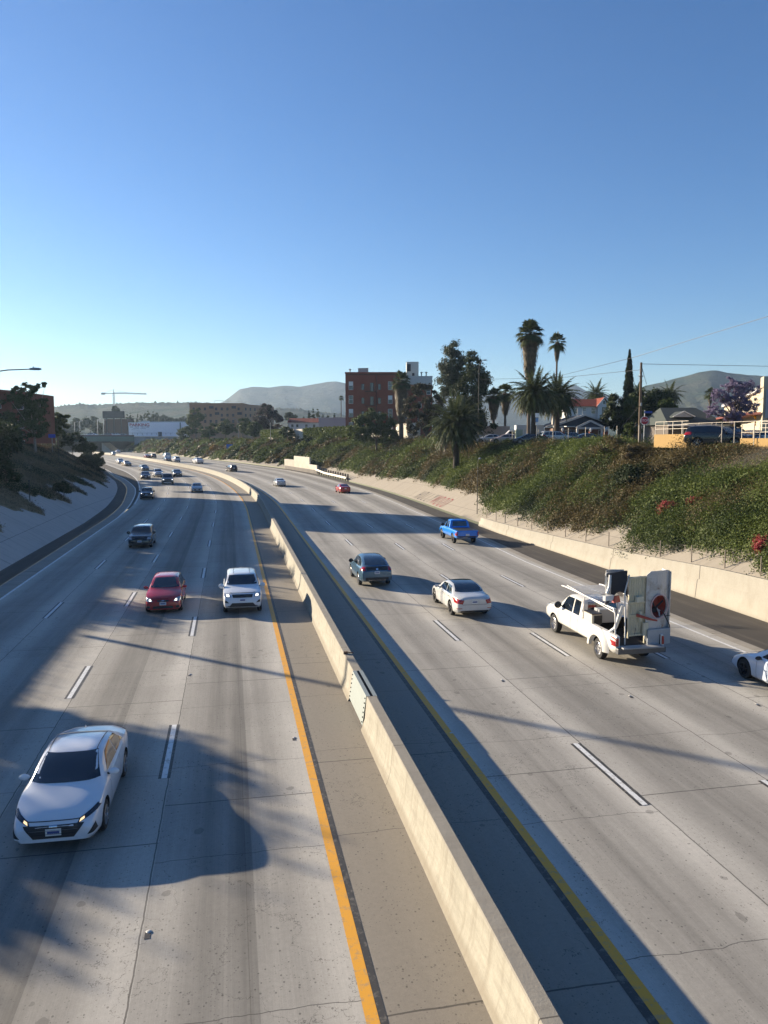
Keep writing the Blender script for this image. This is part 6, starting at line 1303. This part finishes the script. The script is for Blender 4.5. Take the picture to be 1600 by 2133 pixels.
def ivy(parent, Y0, Y1, n, hang):
    Y = rng.uniform(Y0, Y1, n); u = rng.random(n); top_ = TOP + 4.45 + .12 * np.sin(Y * 1.7); ln = hang * (.72 + .28 * np.sin(Y * 2.3) * np.sin(Y * .9 + 1)); z = top_ - u ** .9 * ln
    P = rp(Y, fR(Y) + topd(Y) + 1.0 - rng.exponential(.12, n) - .03, z); leaves('ivy', P, .22, L_lightg, parent, up=-.1, aspect=.6)
ivy(iw, 196, 244, 15000, 4.4); o = next(x for x in S.objects if x.name == 'ivy_block_wall'); ivy(o, 266, 296, 8000, 4.0)
o = next(x for x in S.objects if x.name == 'graffiti_wall'); b = MB()
rr = random.Random(4)
for k in range(9):
    Yq = 163.5 - k * .28; z = TOP + 1.2 + (k % 5) * .45; p0 = Vector(rp(Yq, fR(Yq) + topd(Yq) + 1.17, z)); p1 = Vector(rp(Yq - .7, fR(Yq) + topd(Yq) + 1.17, z + rr.uniform(.1, .8))); b.bar(p0, p1, .04, .16)
b.build('graffiti_strokes', M_trim, o)

# ---- stepped retaining wall with guardrail at the road edge
def road_wall(name, label, segs, mat, t=.4, cat='retaining wall'):
    b = MB()
    for (Y0, Y1, o0, o1, z0, z1) in segs:
        A = [rp(Y0, o0, z0), rp(Y1, o1, z0), rp(Y1, o1, z1), rp(Y0, o0, z1), rp(Y0, o0 + t, z0), rp(Y1, o1 + t, z0), rp(Y1, o1 + t, z1), rp(Y0, o0 + t, z1)]
        b.add(A, [(0, 3, 2, 1), (4, 5, 6, 7), (3, 7, 6, 2), (0, 4, 7, 3), (1, 2, 6, 5), (0, 1, 5, 4)])
    return tag(b.build(name, mat), label, cat)
fo = lambda Y: float(fR(Y)) + .35
M_retu = plain('retaining_wall_concrete', (.52, .47, .38), .9, var=.25, scale=.8)
rw_ = road_wall('stepped_wall', 'stepped concrete retaining wall at the foot of the right bank, joined to the guardrail', [(182.01, 190, fo(182), fo(190), 0, 2.2), (190.01, 207, fo(190), fo(207), 0, 4.0), (207.01, 217, fo(207), fo(217), 0, 2.9)], M_retu)
b = MB(); 
for (Y0, Y1) in ((182.2, 216.8),): A = [rp(Y0, fo(Y0) - .03, .05), rp(Y1, fo(Y1) - .03, .05), rp(Y1, fo(Y1) - .03, 1.0), rp(Y0, fo(Y0) - .03, 1.0)]; b.add(A, [(0, 1, 2, 3)])
b.build('dirty_base_band', plain('stained_concrete', (.17, .15, .13), .9, var=.3, scale=.6), rw_)
road_wall('small_wall', 'small pale concrete block wall on the far bank below the blue sign', [(288, 296, fo(288) + 3.5, fo(296) + 3.8, 0, 3.0), (296.01, 300, fo(296) + 3.8, fo(300) + 3.8, 0, 4.3)], M_retu)
g = empty('guardrail', rp(165, fo(165) - .3, 0), 0, 'steel guardrail with wooden posts ending near the red sedan', 'guardrail')
def gl(Y, o, z): q = rp(Y, o, z); return Vector(q) - g.location
b = MB(); Ys = np.linspace(150.5, 182, 14)
for Y0, Y1 in zip(Ys, Ys[1:]): b.bar(gl(Y0, fo(Y0) - .35, .75 + .5 * max(0, (Y0 - 172) / 10)), gl(Y1, fo(Y1) - .35, .75 + .5 * max(0, (Y1 - 172) / 10)), .12, .42)
b.build('rail', plain('rail_galvanised', (.52, .49, .42), .5, .3), g)
for Yq in Ys[:-1]: b = MB(); b.box(tuple(gl(Yq, fo(Yq) + .05, .75)), (.3, .3, 1.5)); b.build('post', M_wood, g)
# ---- posts standing on the right barrier wall and the leaning lamp
for i, Yq in enumerate([70.8, 68.0, 65.5, 62.6, 59.6, 56.5, 53.4, 50.2, 47.0, 44.0, 41.0, 38.0, 35.2, 32.5]):
    q = rp(Yq, float(fR(Yq)) + .62, float(zW(Yq)) - .35); b = MB(); b.tube([(0, 0, 0), (0, 0, 1.35)], .035, 6)
    o = b.build('fence_post', plain('post_steel', (.22, .18, .14), .7)); o.location = q; tag(o, 'bare steel post behind the right wall, number %d counted from the wall\'s far end' % (i + 1), 'post', 'bare posts along the right wall')
def lamp(label, px, py_base, D, ytop, arm_px, arm_y, zb=None, r=.09, head=.7, name='street_lamp'):
    M_metal = M_darkm if r < .06 else globals()['M_metal']
    base = at(px, py_base, D); top_ = at(px, ytop, D); root = empty(name, base, 0, label, 'street lamp'); H = top_.z - base.z; hd = at(arm_px, arm_y, D) - base
    b = MB(); b.tube([(0, 0, -.4), (0, 0, H)], [r, r * .6], 8); b.build('pole', M_metal, root, smooth=True)
    b = MB(); b.tube([(0, 0, H - .05), (hd.x * .25, 0, H + (hd.z - H) * .55), (hd.x * .6, 0, H + (hd.z - H) * .9), (hd.x, 0, hd.z)], [r * .5, r * .45, r * .4, r * .4], 6); b.build('arm', M_metal, root, smooth=True)
    s_ = 1 if hd.x > 0 else -1; b = MB(); b.lathe([(.02, -.1 * s_), (.1, 0), (.16, s_ * head * .35), (.15, s_ * head * .7), (.03, s_ * head)], (hd.x, 0, hd.z), 'x', 10)
    b.v = [(v[0], v[1], hd.z + (v[2] - hd.z) * .6) for v in b.v]; b.build('lamp_head', plain('lamp_head_grey', (.22, .24, .26), .5), root, smooth=True); return root
q = gp(563, 945)
lamp('freeway lamp on the bank left of the plain retaining wall', 564, 943, 212, 880, 545, 868); lamp('thin freeway lamp post in front of the ivy at the far bank', 497, 925, 250, 885, 490, 872, r=.08)
lamp('lamp post in front of the grey-blue abutment wall', 299, 942, 370, 905, 277, 895); lamp('short lamp at the foot of the planted slope behind the blue pickup', 994, 1062, 71, 975, 998, 955, r=.04, head=.2)
lamp('curved lamp above the street by the eucalyptus trees', 996, 930, 122, 765, 1006, 750, r=.055)
# lamp whose arm enters at the top left
D = 60; root = empty('street_lamp', (-33.2, D, 7.9), 0, 'freeway lamp arm reaching in from the left edge of the sky', 'street lamp'); hz = zat(769, D) - 7.9
b = MB(); b.tube([(0, 0, 0), (0, 0, 5.0)], [.13, .09], 8); b.build('pole', M_metal, root, smooth=True)
xh = at(62, 769, D).x + 33.2
b = MB(); b.tube([(0, 0, 4.9), (1.2, 0, 5.25), (2.6, 0, hz - .28), (4.2, 0, hz - .06), (xh, 0, hz)], [.07, .06, .05, .045, .04], 8); b.build('arm', M_darkm, root, smooth=True)
b = MB(); b.lathe([(.03, -.05), (.12, 0), (.17, .35), (.16, .7), (.10, .86), (.01, .92)], (xh, 0, hz), 'x', 14); b.v = [(v[0], v[1], hz + (v[2] - hz) * (.75 if v[2] > hz else .5)) for v in b.v]; b.build('lamp_head', plain('lamp_head_grey', (.22, .24, .26), .5), root, smooth=True)
b = MB(); b.lathe([(.05, 0), (.05, .08), (.0, .1)], (xh + .28, 0, hz + .12), n=8); b.build('photocell', M_metal, root)
# the utility pole whose shadow crosses the lanes
o = MB(); o.tube([(0, 0, 0), (0, 0, 7.6)], [.17, .13], 10); o = o.build('utility_pole', M_wood, smooth=True); o.location = (-37.0, 47.2, 7.8); tag(o, 'plain wooden utility pole on the left bank by the bridge', 'utility pole')

# ---- left slope: thin sign posts and small marker
for px, y0, y1, D, lab in ((124, 985, 935, 122, 'thin pole on the left bank below the smaller tree'), (63, 1062, 1000, 74, 'thin pole in the dry grass on the left bank')):
    a = at(px, y0, D); c = at(px, y1, D); b = MB(); b.tube([(0, 0, -.3), (0, 0, c.z - a.z)], .05, 6); b.tube([(0, 0, c.z - a.z - .1), (.0, 0, c.z - a.z)], .09, 6); o = b.build('pole', M_darkm); o.location = a; tag(o, lab, 'pole')
a = at(108, 908, 120); b = MB(); b.box((0, 0, 0), (1.0, .1, .55)); r_ = empty('blue_sign', a, .3, 'small blue sign half hidden on the left bank under the trees', 'sign'); b.build('panel', plain('blue_sign_paint', (.02, .06, .45), .5), r_); b = MB(); b.bar((0, .08, -2.5), (0, .08, 0), .08); b.build('post', M_metal, r_)
# big blue guide sign on the far right bank
a = at(480, 932, 236); r_ = empty('guide_sign', a, .25, 'bright blue rectangular road sign on the far right bank', 'road sign'); b = MB(); b.box((0, 0, .2), (2.3, .08, 1.5)); b.build('panel', plain('bright_blue_sign', (.01, .14, .60), .5), r_); b = MB(); b.bar((-.7, .1, -2.5), (-.7, .1, .9), .1); b.bar((.7, .1, -2.5), (.7, .1, .9), .1); b.build('post', M_metal, r_)

# ---- street furniture on the right
def text(body, size, mat, parent, loc, rot, ext=.004, name='lettering', wf=1.0):
    cu = bpy.data.curves.new(name, 'FONT'); cu.body = body; cu.size = size; cu.align_x = 'CENTER'; cu.align_y = 'CENTER'; cu.extrude = ext; cu.offset = .035 if body == 'PARKING' else 0.0
    o = bpy.data.objects.new(name, cu); COL.objects.link(o); me = bpy.data.meshes.new_from_object(o); bpy.data.objects.remove(o)
    me.materials.clear(); me.materials.append(mat); o = bpy.data.objects.new(name, me); COL.objects.link(o); o.parent = parent; o.location = loc; o.rotation_euler = rot; o.scale = (wf, 1, 1); return o
M_signr = plain('sign_red', (.50, .02, .03), .45, var=.04); M_signw = plain('sign_white', (.75, .75, .75), .45, var=.03); M_signy = plain('sign_yellow', (.80, .42, .02), .5, var=.05); M_signb = plain('sign_blue', (.02, .06, .30), .45, var=.04)
D = 72; a = at(1343, 876, D); g0 = 7.9; root = empty('stop_sign', (a.x, D, g0), 0, 'red octagonal stop sign on a post beside the utility pole', 'stop sign'); zc = a.z - g0
b = MB(); b.tube([(0, .05, -.2), (0, .05, zc + .95)], .04, 6); b.build('post', M_metal, root)
def ngon(n, r, y, ph, z): return [(math.cos(ph + 2 * math.pi * k / n) * r, y, z + math.sin(ph + 2 * math.pi * k / n) * r) for k in range(n)]
def disc(n, r, y0, y1, ph, z):
    b = MB(); A = ngon(n, r, y0, ph, z) + ngon(n, r, y1, ph, z); b.add(A, [tuple(range(n)), tuple(range(n, 2 * n))[::-1]] + [(k, n + k, n + (k + 1) % n, (k + 1) % n) for k in range(n)]); return b
disc(8, .41, 0, .02, R(22.5), zc).build('border', M_signw, root); f = disc(8, .375, -.012, 0, R(22.5), zc).build('face', M_signr, root); text('STOP', .30, M_signw, root, (0, -.018, zc), (R(90), 0, 0), name='lettering', wf=.95)
b = MB(); b.box((.32, .03, zc + .78), (.75, .02, .2)); b.build('street_name_plate', M_signb, root)
D = 74; a = at(1577, 865, D); root = empty('warning_sign', (a.x, D, g0), 0, 'yellow diamond warning sign with a small 15 plate beneath', 'road sign'); zc = a.z - g0; zs = at(1577, 882, D).z - g0
b = MB(); b.tube([(0, .05, -.2), (0, .05, zc + .4)], .04, 6); b.build('post', M_metal, root)
disc(4, .50, 0, .02, 0, zc).build('diamond', M_signy, root); disc(4, .455, -.008, 0, 0, zc); b = MB(); b.box((0, 0, zs), (.42, .02, .42)); b.build('speed_plate', M_signy, root); text('15', .36, M_trim, root, (0, -.02, zs), (R(90), 0, 0))
b = MB()
for k, (w1) in enumerate((.34, .42)): 
    for j in range(4): b.box((-w1 / 2 + w1 * (j + .5) / 4, -.012, zc + .09 - k * .16), (w1 / 4 * .6, .006, .07))
b.build('blurred_legend', M_trim, root)
D = 75; a = at(1336, 755, D); up_ = empty('utility_pole', (at(1333, 900, D).x, D, 7.9), 0, 'weathered wooden utility pole with wires, right of the cypress', 'utility pole'); H = a.z - 7.9; dx = a.x - up_.location.x
b = MB(); b.tube([(0, 0, -.2), (dx * .5, 0, H * .5), (dx, 0, H)], [.17, .14, .11], 10); b.build('shaft', M_wood, up_, smooth=True)
b = MB(); b.box((dx + .08, -.05, H - .75), (.12, .2, .25)); b.box((dx - .0, 0, H - 1.3), (.5, .1, .1)); b.tube([(dx - .12, -.1, H - 1.3), (dx - .12, -.1, H - 1.1)], .04, 6); b.box((dx * .55 + .03, -.12, H * .5), (.16, .14, .3)); b.build('bracket', M_metal, up_)
def wire(pts, lab, sag=0):
    P = [at(*p) for p in pts]; Q = []
    for a, c in zip(P, P[1:]):
        for k in range(8): t = k / 8; Q.append(a.lerp(c, t) + Vector((0, 0, -sag * 4 * t * (1 - t))))
    Q.append(P[-1]); b = MB(); b.tube(Q, .022, 5); o = b.build('overhead_wire', M_trim); tag(o, lab, 'wire', 'overhead wires by the utility pole')
wire([(1610, 656, 60), (1318, 745, 76), (1165, 783, 120)], 'longest wire sloping down from the upper right sky edge'); wire([(1337, 758, 75), (1610, 763, 80)], 'nearly level wire running right from the pole top')
wire([(1336, 770, 75), (1165, 787, 118), (1000, 790, 128)], 'level wire running left from the pole behind the palms'); wire([(1338, 768, 75), (1347, 800, 84)], 'short steep wire dropping right of the pole top'); wire([(1333, 845, 75), (1294, 890, 70)], 'guy wire slanting down left from the pole')
# chain-link fence: posts, rails
def fence(label, Y0, Y1, off, h_, step, rails=True, name='wire_fence'):
    root = empty(name, rp(Y0, float(fR(Y0) + topd(Y0)) + off, TOP), 0, label, 'fence'); L_ = root.location; Ys = np.arange(Y0, Y1, step); P = [Vector(rp(y, float(fR(y) + topd(y)) + off, TOP)) - L_ for y in Ys]
    for p_ in P: b = MB(); b.tube([p_ + Vector((0, 0, -.2)), p_ + Vector((0, 0, h_))], .035, 6); b.build('post', M_fp, root)
    b = MB()
    for zz in ((h_ - .05, .03) if rails else (.05,)):
        for a, c in zip(P, P[1:]): b.bar(a + Vector((0, 0, zz)), c + Vector((0, 0, zz)), .03)
    b.build('rail', M_fp, root); return root
M_fp = plain('fence_steel', (.36, .32, .27), .6, .3)
fence('wire fence with a steel gate in front of the black parked SUV', 45, 61, .7, 2.0, 2.3); fence('wire fence along the slope top in front of the bungalow', 66, 104, .7, 2.0, 4.6, rails=False)
fence('inner railing above the yellow wall', 44, 54, 2.6, 2.0, 2.5, name='railing')
def gate():
    q = rp(53, float(fR(53) + topd(53)) + .4, TOP); root = empty('steel_gate', q, heading(53) - .1, 'square steel tube gate standing open before the black SUV', 'gate'); b = MB()
    b.tube([(0, 0, .1), (0, 0, 1.95), (1.5, 0, 1.95), (1.5, 0, .1), (0, 0, .1)], .04, 6); b.build('frame', M_fp, root); b = MB(); b.tube([(0, 0, 1.1), (1.5, 0, .1)], .02, 5); b.build('brace', M_fp, root)
gate()
M_yw = plain('yellow_wall_paint', (.31, .19, .06), .85, var=.12, scale=1.5)
for x0, x1, y0, y1, D, lab in ((1362, 1430, 905, 929, 66, 'low yellow wall left of the black parked SUV'), (1541, 1680, 913, 937, 58, 'low yellow wall at the right edge beside the black SUV')):
    a = at(x0, y1, D); c = at(x1, y0, D); root = empty('yellow_wall', (a.x, D, 7.85), R(-78.5), lab, 'wall'); w_ = 4.8 if x0 < 1400 else 7.0; hh = c.z - 7.85; b = MB(); b.box((w_ / 2, .1, hh / 2), (w_, .2, hh)); b.build('wall', M_yw, root)
    b = MB()
    for k in range(int(w_ / 1.3) + 1): b.bar((min(k * 1.3 + .05, w_ - .04), .1, hh), (min(k * 1.3 + .05, w_ - .04), .1, hh + 1.05), .05)
    for z in (.45, .75, 1.05): b.bar((0, .1, hh + z), (w_, .1, hh + z), .035)
    b.build('railing', M_fp, root)
D = 100; a = at(1119, 860, D); root = empty('street_sign', (a.x, D, 7.9), 0, 'tall white and blue parking rules sign left of the white SUV', 'road sign'); zz = a.z - 7.9; b = MB(); b.bar((0, .05, 0), (0, .05, zz), .07); b.build('post', M_metal, root); b = MB(); b.box((0, 0, zz - .3), (.45, .03, .55)); b.build('white_plate', M_signw, root); b = MB(); b.box((0, 0, zz - .9), (.34, .03, .5)); b.build('blue_plate', plain('pale_blue_sign', (.12, .25, .45), .5), root); b = MB(); b.box((0, 0, zz - 1.4), (.34, .03, .35)); b.build('lower_plate', M_signw, root)
# brick gate pillars with ball tops before the bungalow, brick garden walls
for px, lab in ((1172, 'brick gate pillar with white ball left of the bungalow steps'), (1231, 'brick gate pillar with white ball in front of the bungalow door'), (1262, 'brick gate pillar with white ball at the right of the bungalow')):
    q = ground_at(px, 108); root = empty('gate_pillar', q, 0, lab, 'pillar'); b = MB(); b.box((0, 0, .85), (.5, .5, 1.7)); b.build('shaft', M_brick, root); b = MB(); b.lathe([(.02, 0), (.12, .02), (.06, .08), (.18, .22), (.2, .34), (.12, .46), (0, .5)], (0, 0, 1.7), n=12); b.build('ball_finial', M_white, root, smooth=True)
# kerbside parked vehicles
G_P = 'vehicles parked on the street above the right slope'
def park(name, spec, col, px, D, ang, label, cat='car', z=7.92, **k): q = ground_at(px, D, z); return make_car(name, spec, col, q, ang, label, cat, G_P, **k)
park('parked_suv', suv, (.62, .62, .58), 1160, 107, R(8), 'white SUV parked sideways in front of the bungalow, left of the posts', 'SUV', scale=1.05)
park('parked_car', sedan, (.45, .36, .34), 1056, 112, R(165), 'pinkish silver sedan parked behind the slope date palm'); park('parked_car', sedan, (.5, .5, .5), 1022, 118, R(170), 'white sedan parked left of the pinkish one, partly behind the date palm')
park('parked_car', sedan, (.02, .022, .026), 1105, 104, R(175), 'black car parked directly left of the white SUV'); park('parked_car', sedan, (.03, .035, .04), 1228, 100, R(5), 'low dark car parked right of the white SUV')
park('parked_suv', suv, (.012, .013, .016), 1492, 61, R(-26), 'black SUV parked behind the open steel gate, closest to the slope', 'SUV', scale=1.0); park('parked_suv', suv, (.02, .022, .03), 1527, 64.5, R(-60), 'dark SUV facing the camera beside the black one', 'SUV', scale=1.0)
park('parked_car', sedan, (.40, .38, .36), 1565, 68, R(178), 'silver car parked behind the yellow wall at the right edge')
park('parked_suv', suv, (.05, .05, .055), 1195, 112, R(5), 'dark grey SUV parked right behind the white SUV', 'SUV')
def box_truck(px, D, lab, col, w_=2.2, l_=4.2, ang=0.0, cabc=(.5, .5, .5)):
    q = ground_at(px, D); root = empty('box_truck', q, ang, lab, 'truck'); b = MB(); b.box((0, 0, 1.75), (l_, w_, 2.1)); b.build('cargo_box', plain('box_%0.2f' % col[0], col, .6), root, bevel=.04)
    b = MB(); b.add([(l_ / 2 + .05, -w_ / 2 + .1, .5), (l_ / 2 + 1.7, -w_ / 2 + .1, .5), (l_ / 2 + 1.7, -w_ / 2 + .1, 1.2), (l_ / 2 + .9, -w_ / 2 + .15, 2.0), (l_ / 2 + .05, -w_ / 2 + .15, 2.05), (l_ / 2 + .05, w_ / 2 - .1, .5), (l_ / 2 + 1.7, w_ / 2 - .1, .5), (l_ / 2 + 1.7, w_ / 2 - .1, 1.2), (l_ / 2 + .9, w_ / 2 - .15, 2.0), (l_ / 2 + .05, w_ / 2 - .15, 2.05)], [(0, 1, 2, 3, 4), (9, 8, 7, 6, 5), (0, 5, 6, 1), (1, 6, 7, 2), (2, 7, 8, 3), (3, 8, 9, 4), (4, 9, 5, 0)]); b.build('cab', plain('cab_white', cabc, .4), root, bevel=.05)
    b = MB(); b.box((l_ / 2 + .6, 0, 1.55), (.9, w_ - .24, .5)); b.build('cab_window', M_glass, root)
    for x in (-l_ / 2 + .7, l_ / 2 + .9):
        for g_ in (1, -1): wheel(root, x, g_ * (w_ / 2 - .12), .38, .22, M_rim)
box_truck(1033, 128, 'tan box truck parked beneath the pair of short fan palms', (.40, .30, .24), ang=R(180)); box_truck(1102, 118, 'white box truck parked under the date palms', (.55, .56, .56), ang=R(178))
q = ground_at(1081, 108); root = empty('kiosk', q, 0, 'pale green cabinet standing left of the white box truck', 'cabinet'); b = MB(); b.box((0, 0, 1.0), (.95, .8, 2.0)); b.build('cabinet_body', plain('cabinet_green', (.42, .45, .33), .6), root, bevel=.03); b = MB(); b.box((0, -.42, 1.0), (.8, .04, 1.7)); b.build('door', plain('cabinet_door', (.36, .40, .30), .6), root)
finish_cuts()

# ---- painted letters on the right slope paving
def slope_letters():
    word = 'HOLLYWOOD'; V = None; root = None
    cu = bpy.data.curves.new('t', 'FONT'); cu.align_x = 'CENTER'; cu.offset = -.010; M_r = plain('red_spray', (.24, .03, .03), .7, var=.3); M_b = plain('black_spray', (.06, .045, .04), .7, var=.3)
    for i, ch in enumerate(word):
        cu.body = ch; o = bpy.data.objects.new('t', cu); COL.objects.link(o); me = bpy.data.meshes.new_from_object(o); bpy.data.objects.remove(o)
        Yq = 103.0 - i * 1.72; co = np.zeros(len(me.vertices) * 3, np.float32); me.vertices.foreach_get('co', co); co = co.reshape(-1, 3)
        ox = co[:, 0].copy(); oy = co[:, 1].copy(); Y = Yq - ox * 1.6 - (oy) * .4; d = .55 + oy * 2.6; P = rp(Y, fR(Y) + d, slR(Y, d) + .035); me.vertices.foreach_set('co', P.astype(np.float32).ravel()); me.materials.clear(); me.materials.append(M_r if i > 4 else M_b); me.update()
        o = bpy.data.objects.new('slope_lettering', me); COL.objects.link(o); o.parent = S.objects['right_slope_paving']
slope_letters()

# ---- overpass, abutment, parking wall
D = 392; k_ = D / FPX; zg = 2.4
def AX(px, D_=None): return at(px, 900, D_ or D).x
ov = empty('overpass', (AX(212), D, 0), 0, 'green steel overpass crossing the freeway in the far left distance', 'bridge'); X0, X1 = AX(60) - AX(212), AX(279) - AX(212)
M_grn = plain('bridge_green', (.05, .12, .10), .6, var=.2, scale=.2); zt = zat(909, D); zb_ = zat(919.5, D)
b = MB(); b.box(((X0 + X1) / 2, 0, (zt + zb_) / 2), (X1 - X0, .6, zt - zb_)); b.box(((X0 + X1) / 2, -.5, zt - .2), (X1 - X0, .5, .3)); b.box(((X0 + X1) / 2, 6, zb_ + .9), (X1 - X0, 11, .8)); b.box(((X0 + X1) / 2, -.4, zb_ + .1), (X1 - X0, .4, .2)); b.build('girder', M_grn, ov)
b = MB(); b.box(((X0 + X1) / 2, 0, zt + .35), (X1 - X0, .3, .7)); b.build('parapet', M_darkm, ov)
b = MB()
for t in np.arange(X0, X1 + 20, 2.4): b.bar((t, -.1, zt + .7), (t, -.1, zt + 1.7), .1)
b.bar((X0, -.1, zt + 1.7), (X1 + 20, -.1, zt + 1.7), .1); b.build('railing', M_darkm, ov)
b = MB(); xa = AX(228) - AX(212); b.add([(AX(205) - AX(212), 4, zat(922, D)), (xa, 4, zg - .2), (AX(205) - AX(212), 16, zat(922, D)), (xa, 16, zg - .2), (AX(205) - AX(212), 4, zg - .2), (AX(205) - AX(212), 16, zg - .2)], [(0, 1, 3, 2), (0, 4, 1), (2, 3, 5), (0, 2, 5, 4)]); b.build('sloped_abutment', M_retu, ov)
ab = empty('abutment_wall', (AX(279) + .1, D, 0), 0, 'tall blue-grey concrete abutment wall under the parking wall', 'wall'); wA = AX(376) - AX(279); b = MB(); b.box((wA / 2, 5, (zt + zg - .6) / 2), (wA, 10, zt - zg + .6)); b.build('wall', plain('blue_grey_concrete', (.20, .235, .26), .9, var=.15, scale=.15), ab)
b = MB(); b.box((wA / 2, -.15, zt - .15), (wA, .3, .3)); b.build('coping', M_retu, ab)
# dark panel closing the underpass, its colour standing in for the shade there
b = MB(); b.box((AX(265) - AX(212), 40, 6.5), (AX(300) - AX(225), 1, 9)); b.build('underpass_shade_panel', plain('underpass_painted_shade', (.06, .06, .06), .9), ov)
Dp = 402; pk = empty('parking_building', (AX(268, Dp), Dp, zt), 0, 'long pale blue-white building with red PARKING lettering', 'building'); wP = AX(392, Dp) - AX(268, Dp); hP = zat(880, Dp) - zt
b = MB(); b.box((wP / 2, 6, hP / 2), (wP, 12, hP)); b.build('wall', plain('parking_wall_paint', (.70, .74, .80), .8, var=.06, scale=.2), pk)
b = MB(); b.box((wP / 2 + 2, 3, hP + .25), (wP - 4, .3, .5)); b.box((AX(302, Dp) - AX(268, Dp), 1.5, hP + .45), (3.6, 2, .9)); b.build('parapet', plain('parking_parapet', (.45, .5, .52), .8), pk)
m_ = Dp / FPX; cx_ = (291 - 268) * m_; text('PARKING', 7.0 * m_ * 1.42 * .82, plain('parking_red', (.30, .008, .02), .6), pk, (cx_, -.06, hP - 5.1 * m_), (R(90), 0, 0), .03, wf=1.22); 
b = MB()
for row, (yy, hh, spans) in enumerate(((889.3, 1.7, [(271, 279), (280.5, 289.5), (293.5, 303), (304, 311.5)]), (892.6, .9, [(277.5, 290), (292.5, 305)]))):
    for a_, c_ in spans:
        n_ = int((c_ - a_) / 1.7)
        for j in range(n_): x_ = (a_ - 268 + (j + .42) * (c_ - a_) / n_) * m_; b.box((x_, -.05, hP - (yy - 880) * m_), (m_ * 1.15, .04, hh * m_ * (.8 + .2 * ((j * 7) % 3 - 1))))
b.build('small_blurred_lettering', plain('sign_navy', (.03, .05, .16), .6), pk)
b = MB(); b.box(((333 - 268) * m_, -.06, 4.6 * m_), (8 * m_, .1, 9.5 * m_)); b.build('doorway', plain('dark_doorway', (.04, .06, .08), .8), pk)
b = MB(); b.box(((375.5 - 268) * m_, -.15, hP / 2), (.5, .3, hP)); b.build('green_pillar', M_grn, pk)
# billboard and brown building
D3 = 425; bb = empty('billboard', (AX(238, D3), D3, zat(905, D3)), 0, 'large dark billboard seen from behind above the overpass', 'billboard'); z0 = bb.location.z; b = MB(); b.box((0, 0, zat(864, D3) - z0), (AX(261, D3) - AX(216, D3), 1.0, zat(857, D3) - zat(872, D3))); b.build('panel', plain('billboard_back', (.07, .065, .06), .8, var=.3, scale=.5), bb)
b = MB(); [b.bar((x, 0, -1), (x, 0, zat(871, D3) - z0), .5) for x in (-4, 0, 4)]; b.build('legs', M_darkm, bb)
building('brown_block', 'dark brown building below the billboard', 218, 266, 432, 874, plain('dark_brown_block', (.10, .06, .045), .9), 10, zb=8)
# tower crane
D4 = 1000; cr = empty('tower_crane', (AX(239.5, D4), D4, 8), 0, 'white tower crane with a long jib above the far left hill', 'crane'); hz = zat(819, D4) - 8; b = MB()
M_cr = plain('crane_white', (.55, .52, .50), .6); lat = lambda b, p, q, w_, n_: None
for sx in (-.9, .9):
    for sy in (-.9, .9): b.bar((sx, sy, 0), (sx, sy, hz), .35)
for k in range(14): z = k * hz / 14; b.bar((-.9, -.9, z), (.9, -.9, z + hz / 14), .22); b.bar((.9, -.9, z), (-.9, -.9, z + hz / 14), .22)
b.build('mast', M_cr, cr); zt4 = zat(811, D4) - 8; xl = AX(216, D4) - AX(239.5, D4); xr = AX(310, D4) - AX(239.5, D4)
b = MB(); b.bar((xl, 0, hz), (xr, -4, hz - 1.5), 1.0); b.bar((0, 0, hz + 1.5), (xr * .98, -4, hz - .6), .5)
for k in range(16): t = k / 16; b.bar((xr * t, -4 * t, hz - 1.5 * t), (xr * (t + .03), -4 * t, hz + 1.4 * (1 - t)), .3)
b.build('jib', M_cr, cr); b = MB(); b.bar((0, 0, hz), (-.3, 0, zt4), .8); b.bar((-.3, 0, zt4), (xl * .8, 0, hz + .4), .3); b.bar((-.3, 0, zt4), (xr * .4, -1.6, hz + .8), .3); b.build('apex', M_cr, cr); b = MB(); b.box((xl * .92, 0, hz - .6), (5, 2, 2.6)); b.build('counterweight', M_metal, cr)
# small lamps and traffic on the overpass
for i, (px, yt) in enumerate(((156, 880), (167, 878), (204, 874), (216, 876))):
    a = at(px, 905, 396); b = MB(); b.tube([(0, 0, 0), (0, 0, (905 - yt) * 396 / FPX), (1.6, 0, (905 - yt) * 396 / FPX + .3)], .13, 5); o = b.build('overpass_lamp', M_metal); o.location = a; tag(o, 'thin lamp post on the overpass, number %d from the left' % (i + 1), 'street lamp', 'lamp posts on the overpass')
for i, (px, sp, col) in enumerate(((186, boxy, (.5, .5, .5)), (196, sedan, (.5, .5, .52)), (222, suv, (.1, .1, .1)), (244, boxy, (.6, .6, .6)), (255, sedan, (.3, .3, .3)))):
    a = at(px, 900, 398); make_car('overpass_car', sp, col, (a.x, 398, zat(906.5, 398) - 1.0), 0 if i % 2 else math.pi, ['pale van', 'silver car', 'dark SUV', 'white van', 'grey car'][i] + ' crossing the overpass, number %d from the left' % (i + 1), 'car', 'vehicles on the overpass', detail=0, scale=1.3)
finish_cuts()
# ================================================================== HAZE
def haze():
    x0, x1, y0, y1, z0, z1 = -3600, 3600, -70, 3800, -1.2, 240
    b = MB(); b.box(((x0 + x1) / 2, (y0 + y1) / 2, (z0 + z1) / 2), (x1 - x0, y1 - y0, z1 - z0)); m = bpy.data.materials.new('haze_air'); m.use_nodes = True; T = m.node_tree; T.nodes.clear()
    v = T.nodes.new('ShaderNodeVolumePrincipled'); v.inputs['Color'].default_value = (.58, .77, 1.0, 1); v.inputs['Density'].default_value = HAZE; v.inputs['Anisotropy'].default_value = .35
    o = T.nodes.new('ShaderNodeOutputMaterial'); T.links.new(v.outputs[0], o.inputs['Volume']); b.build('haze', m, kind='stuff')
HAZE = .00014
haze()
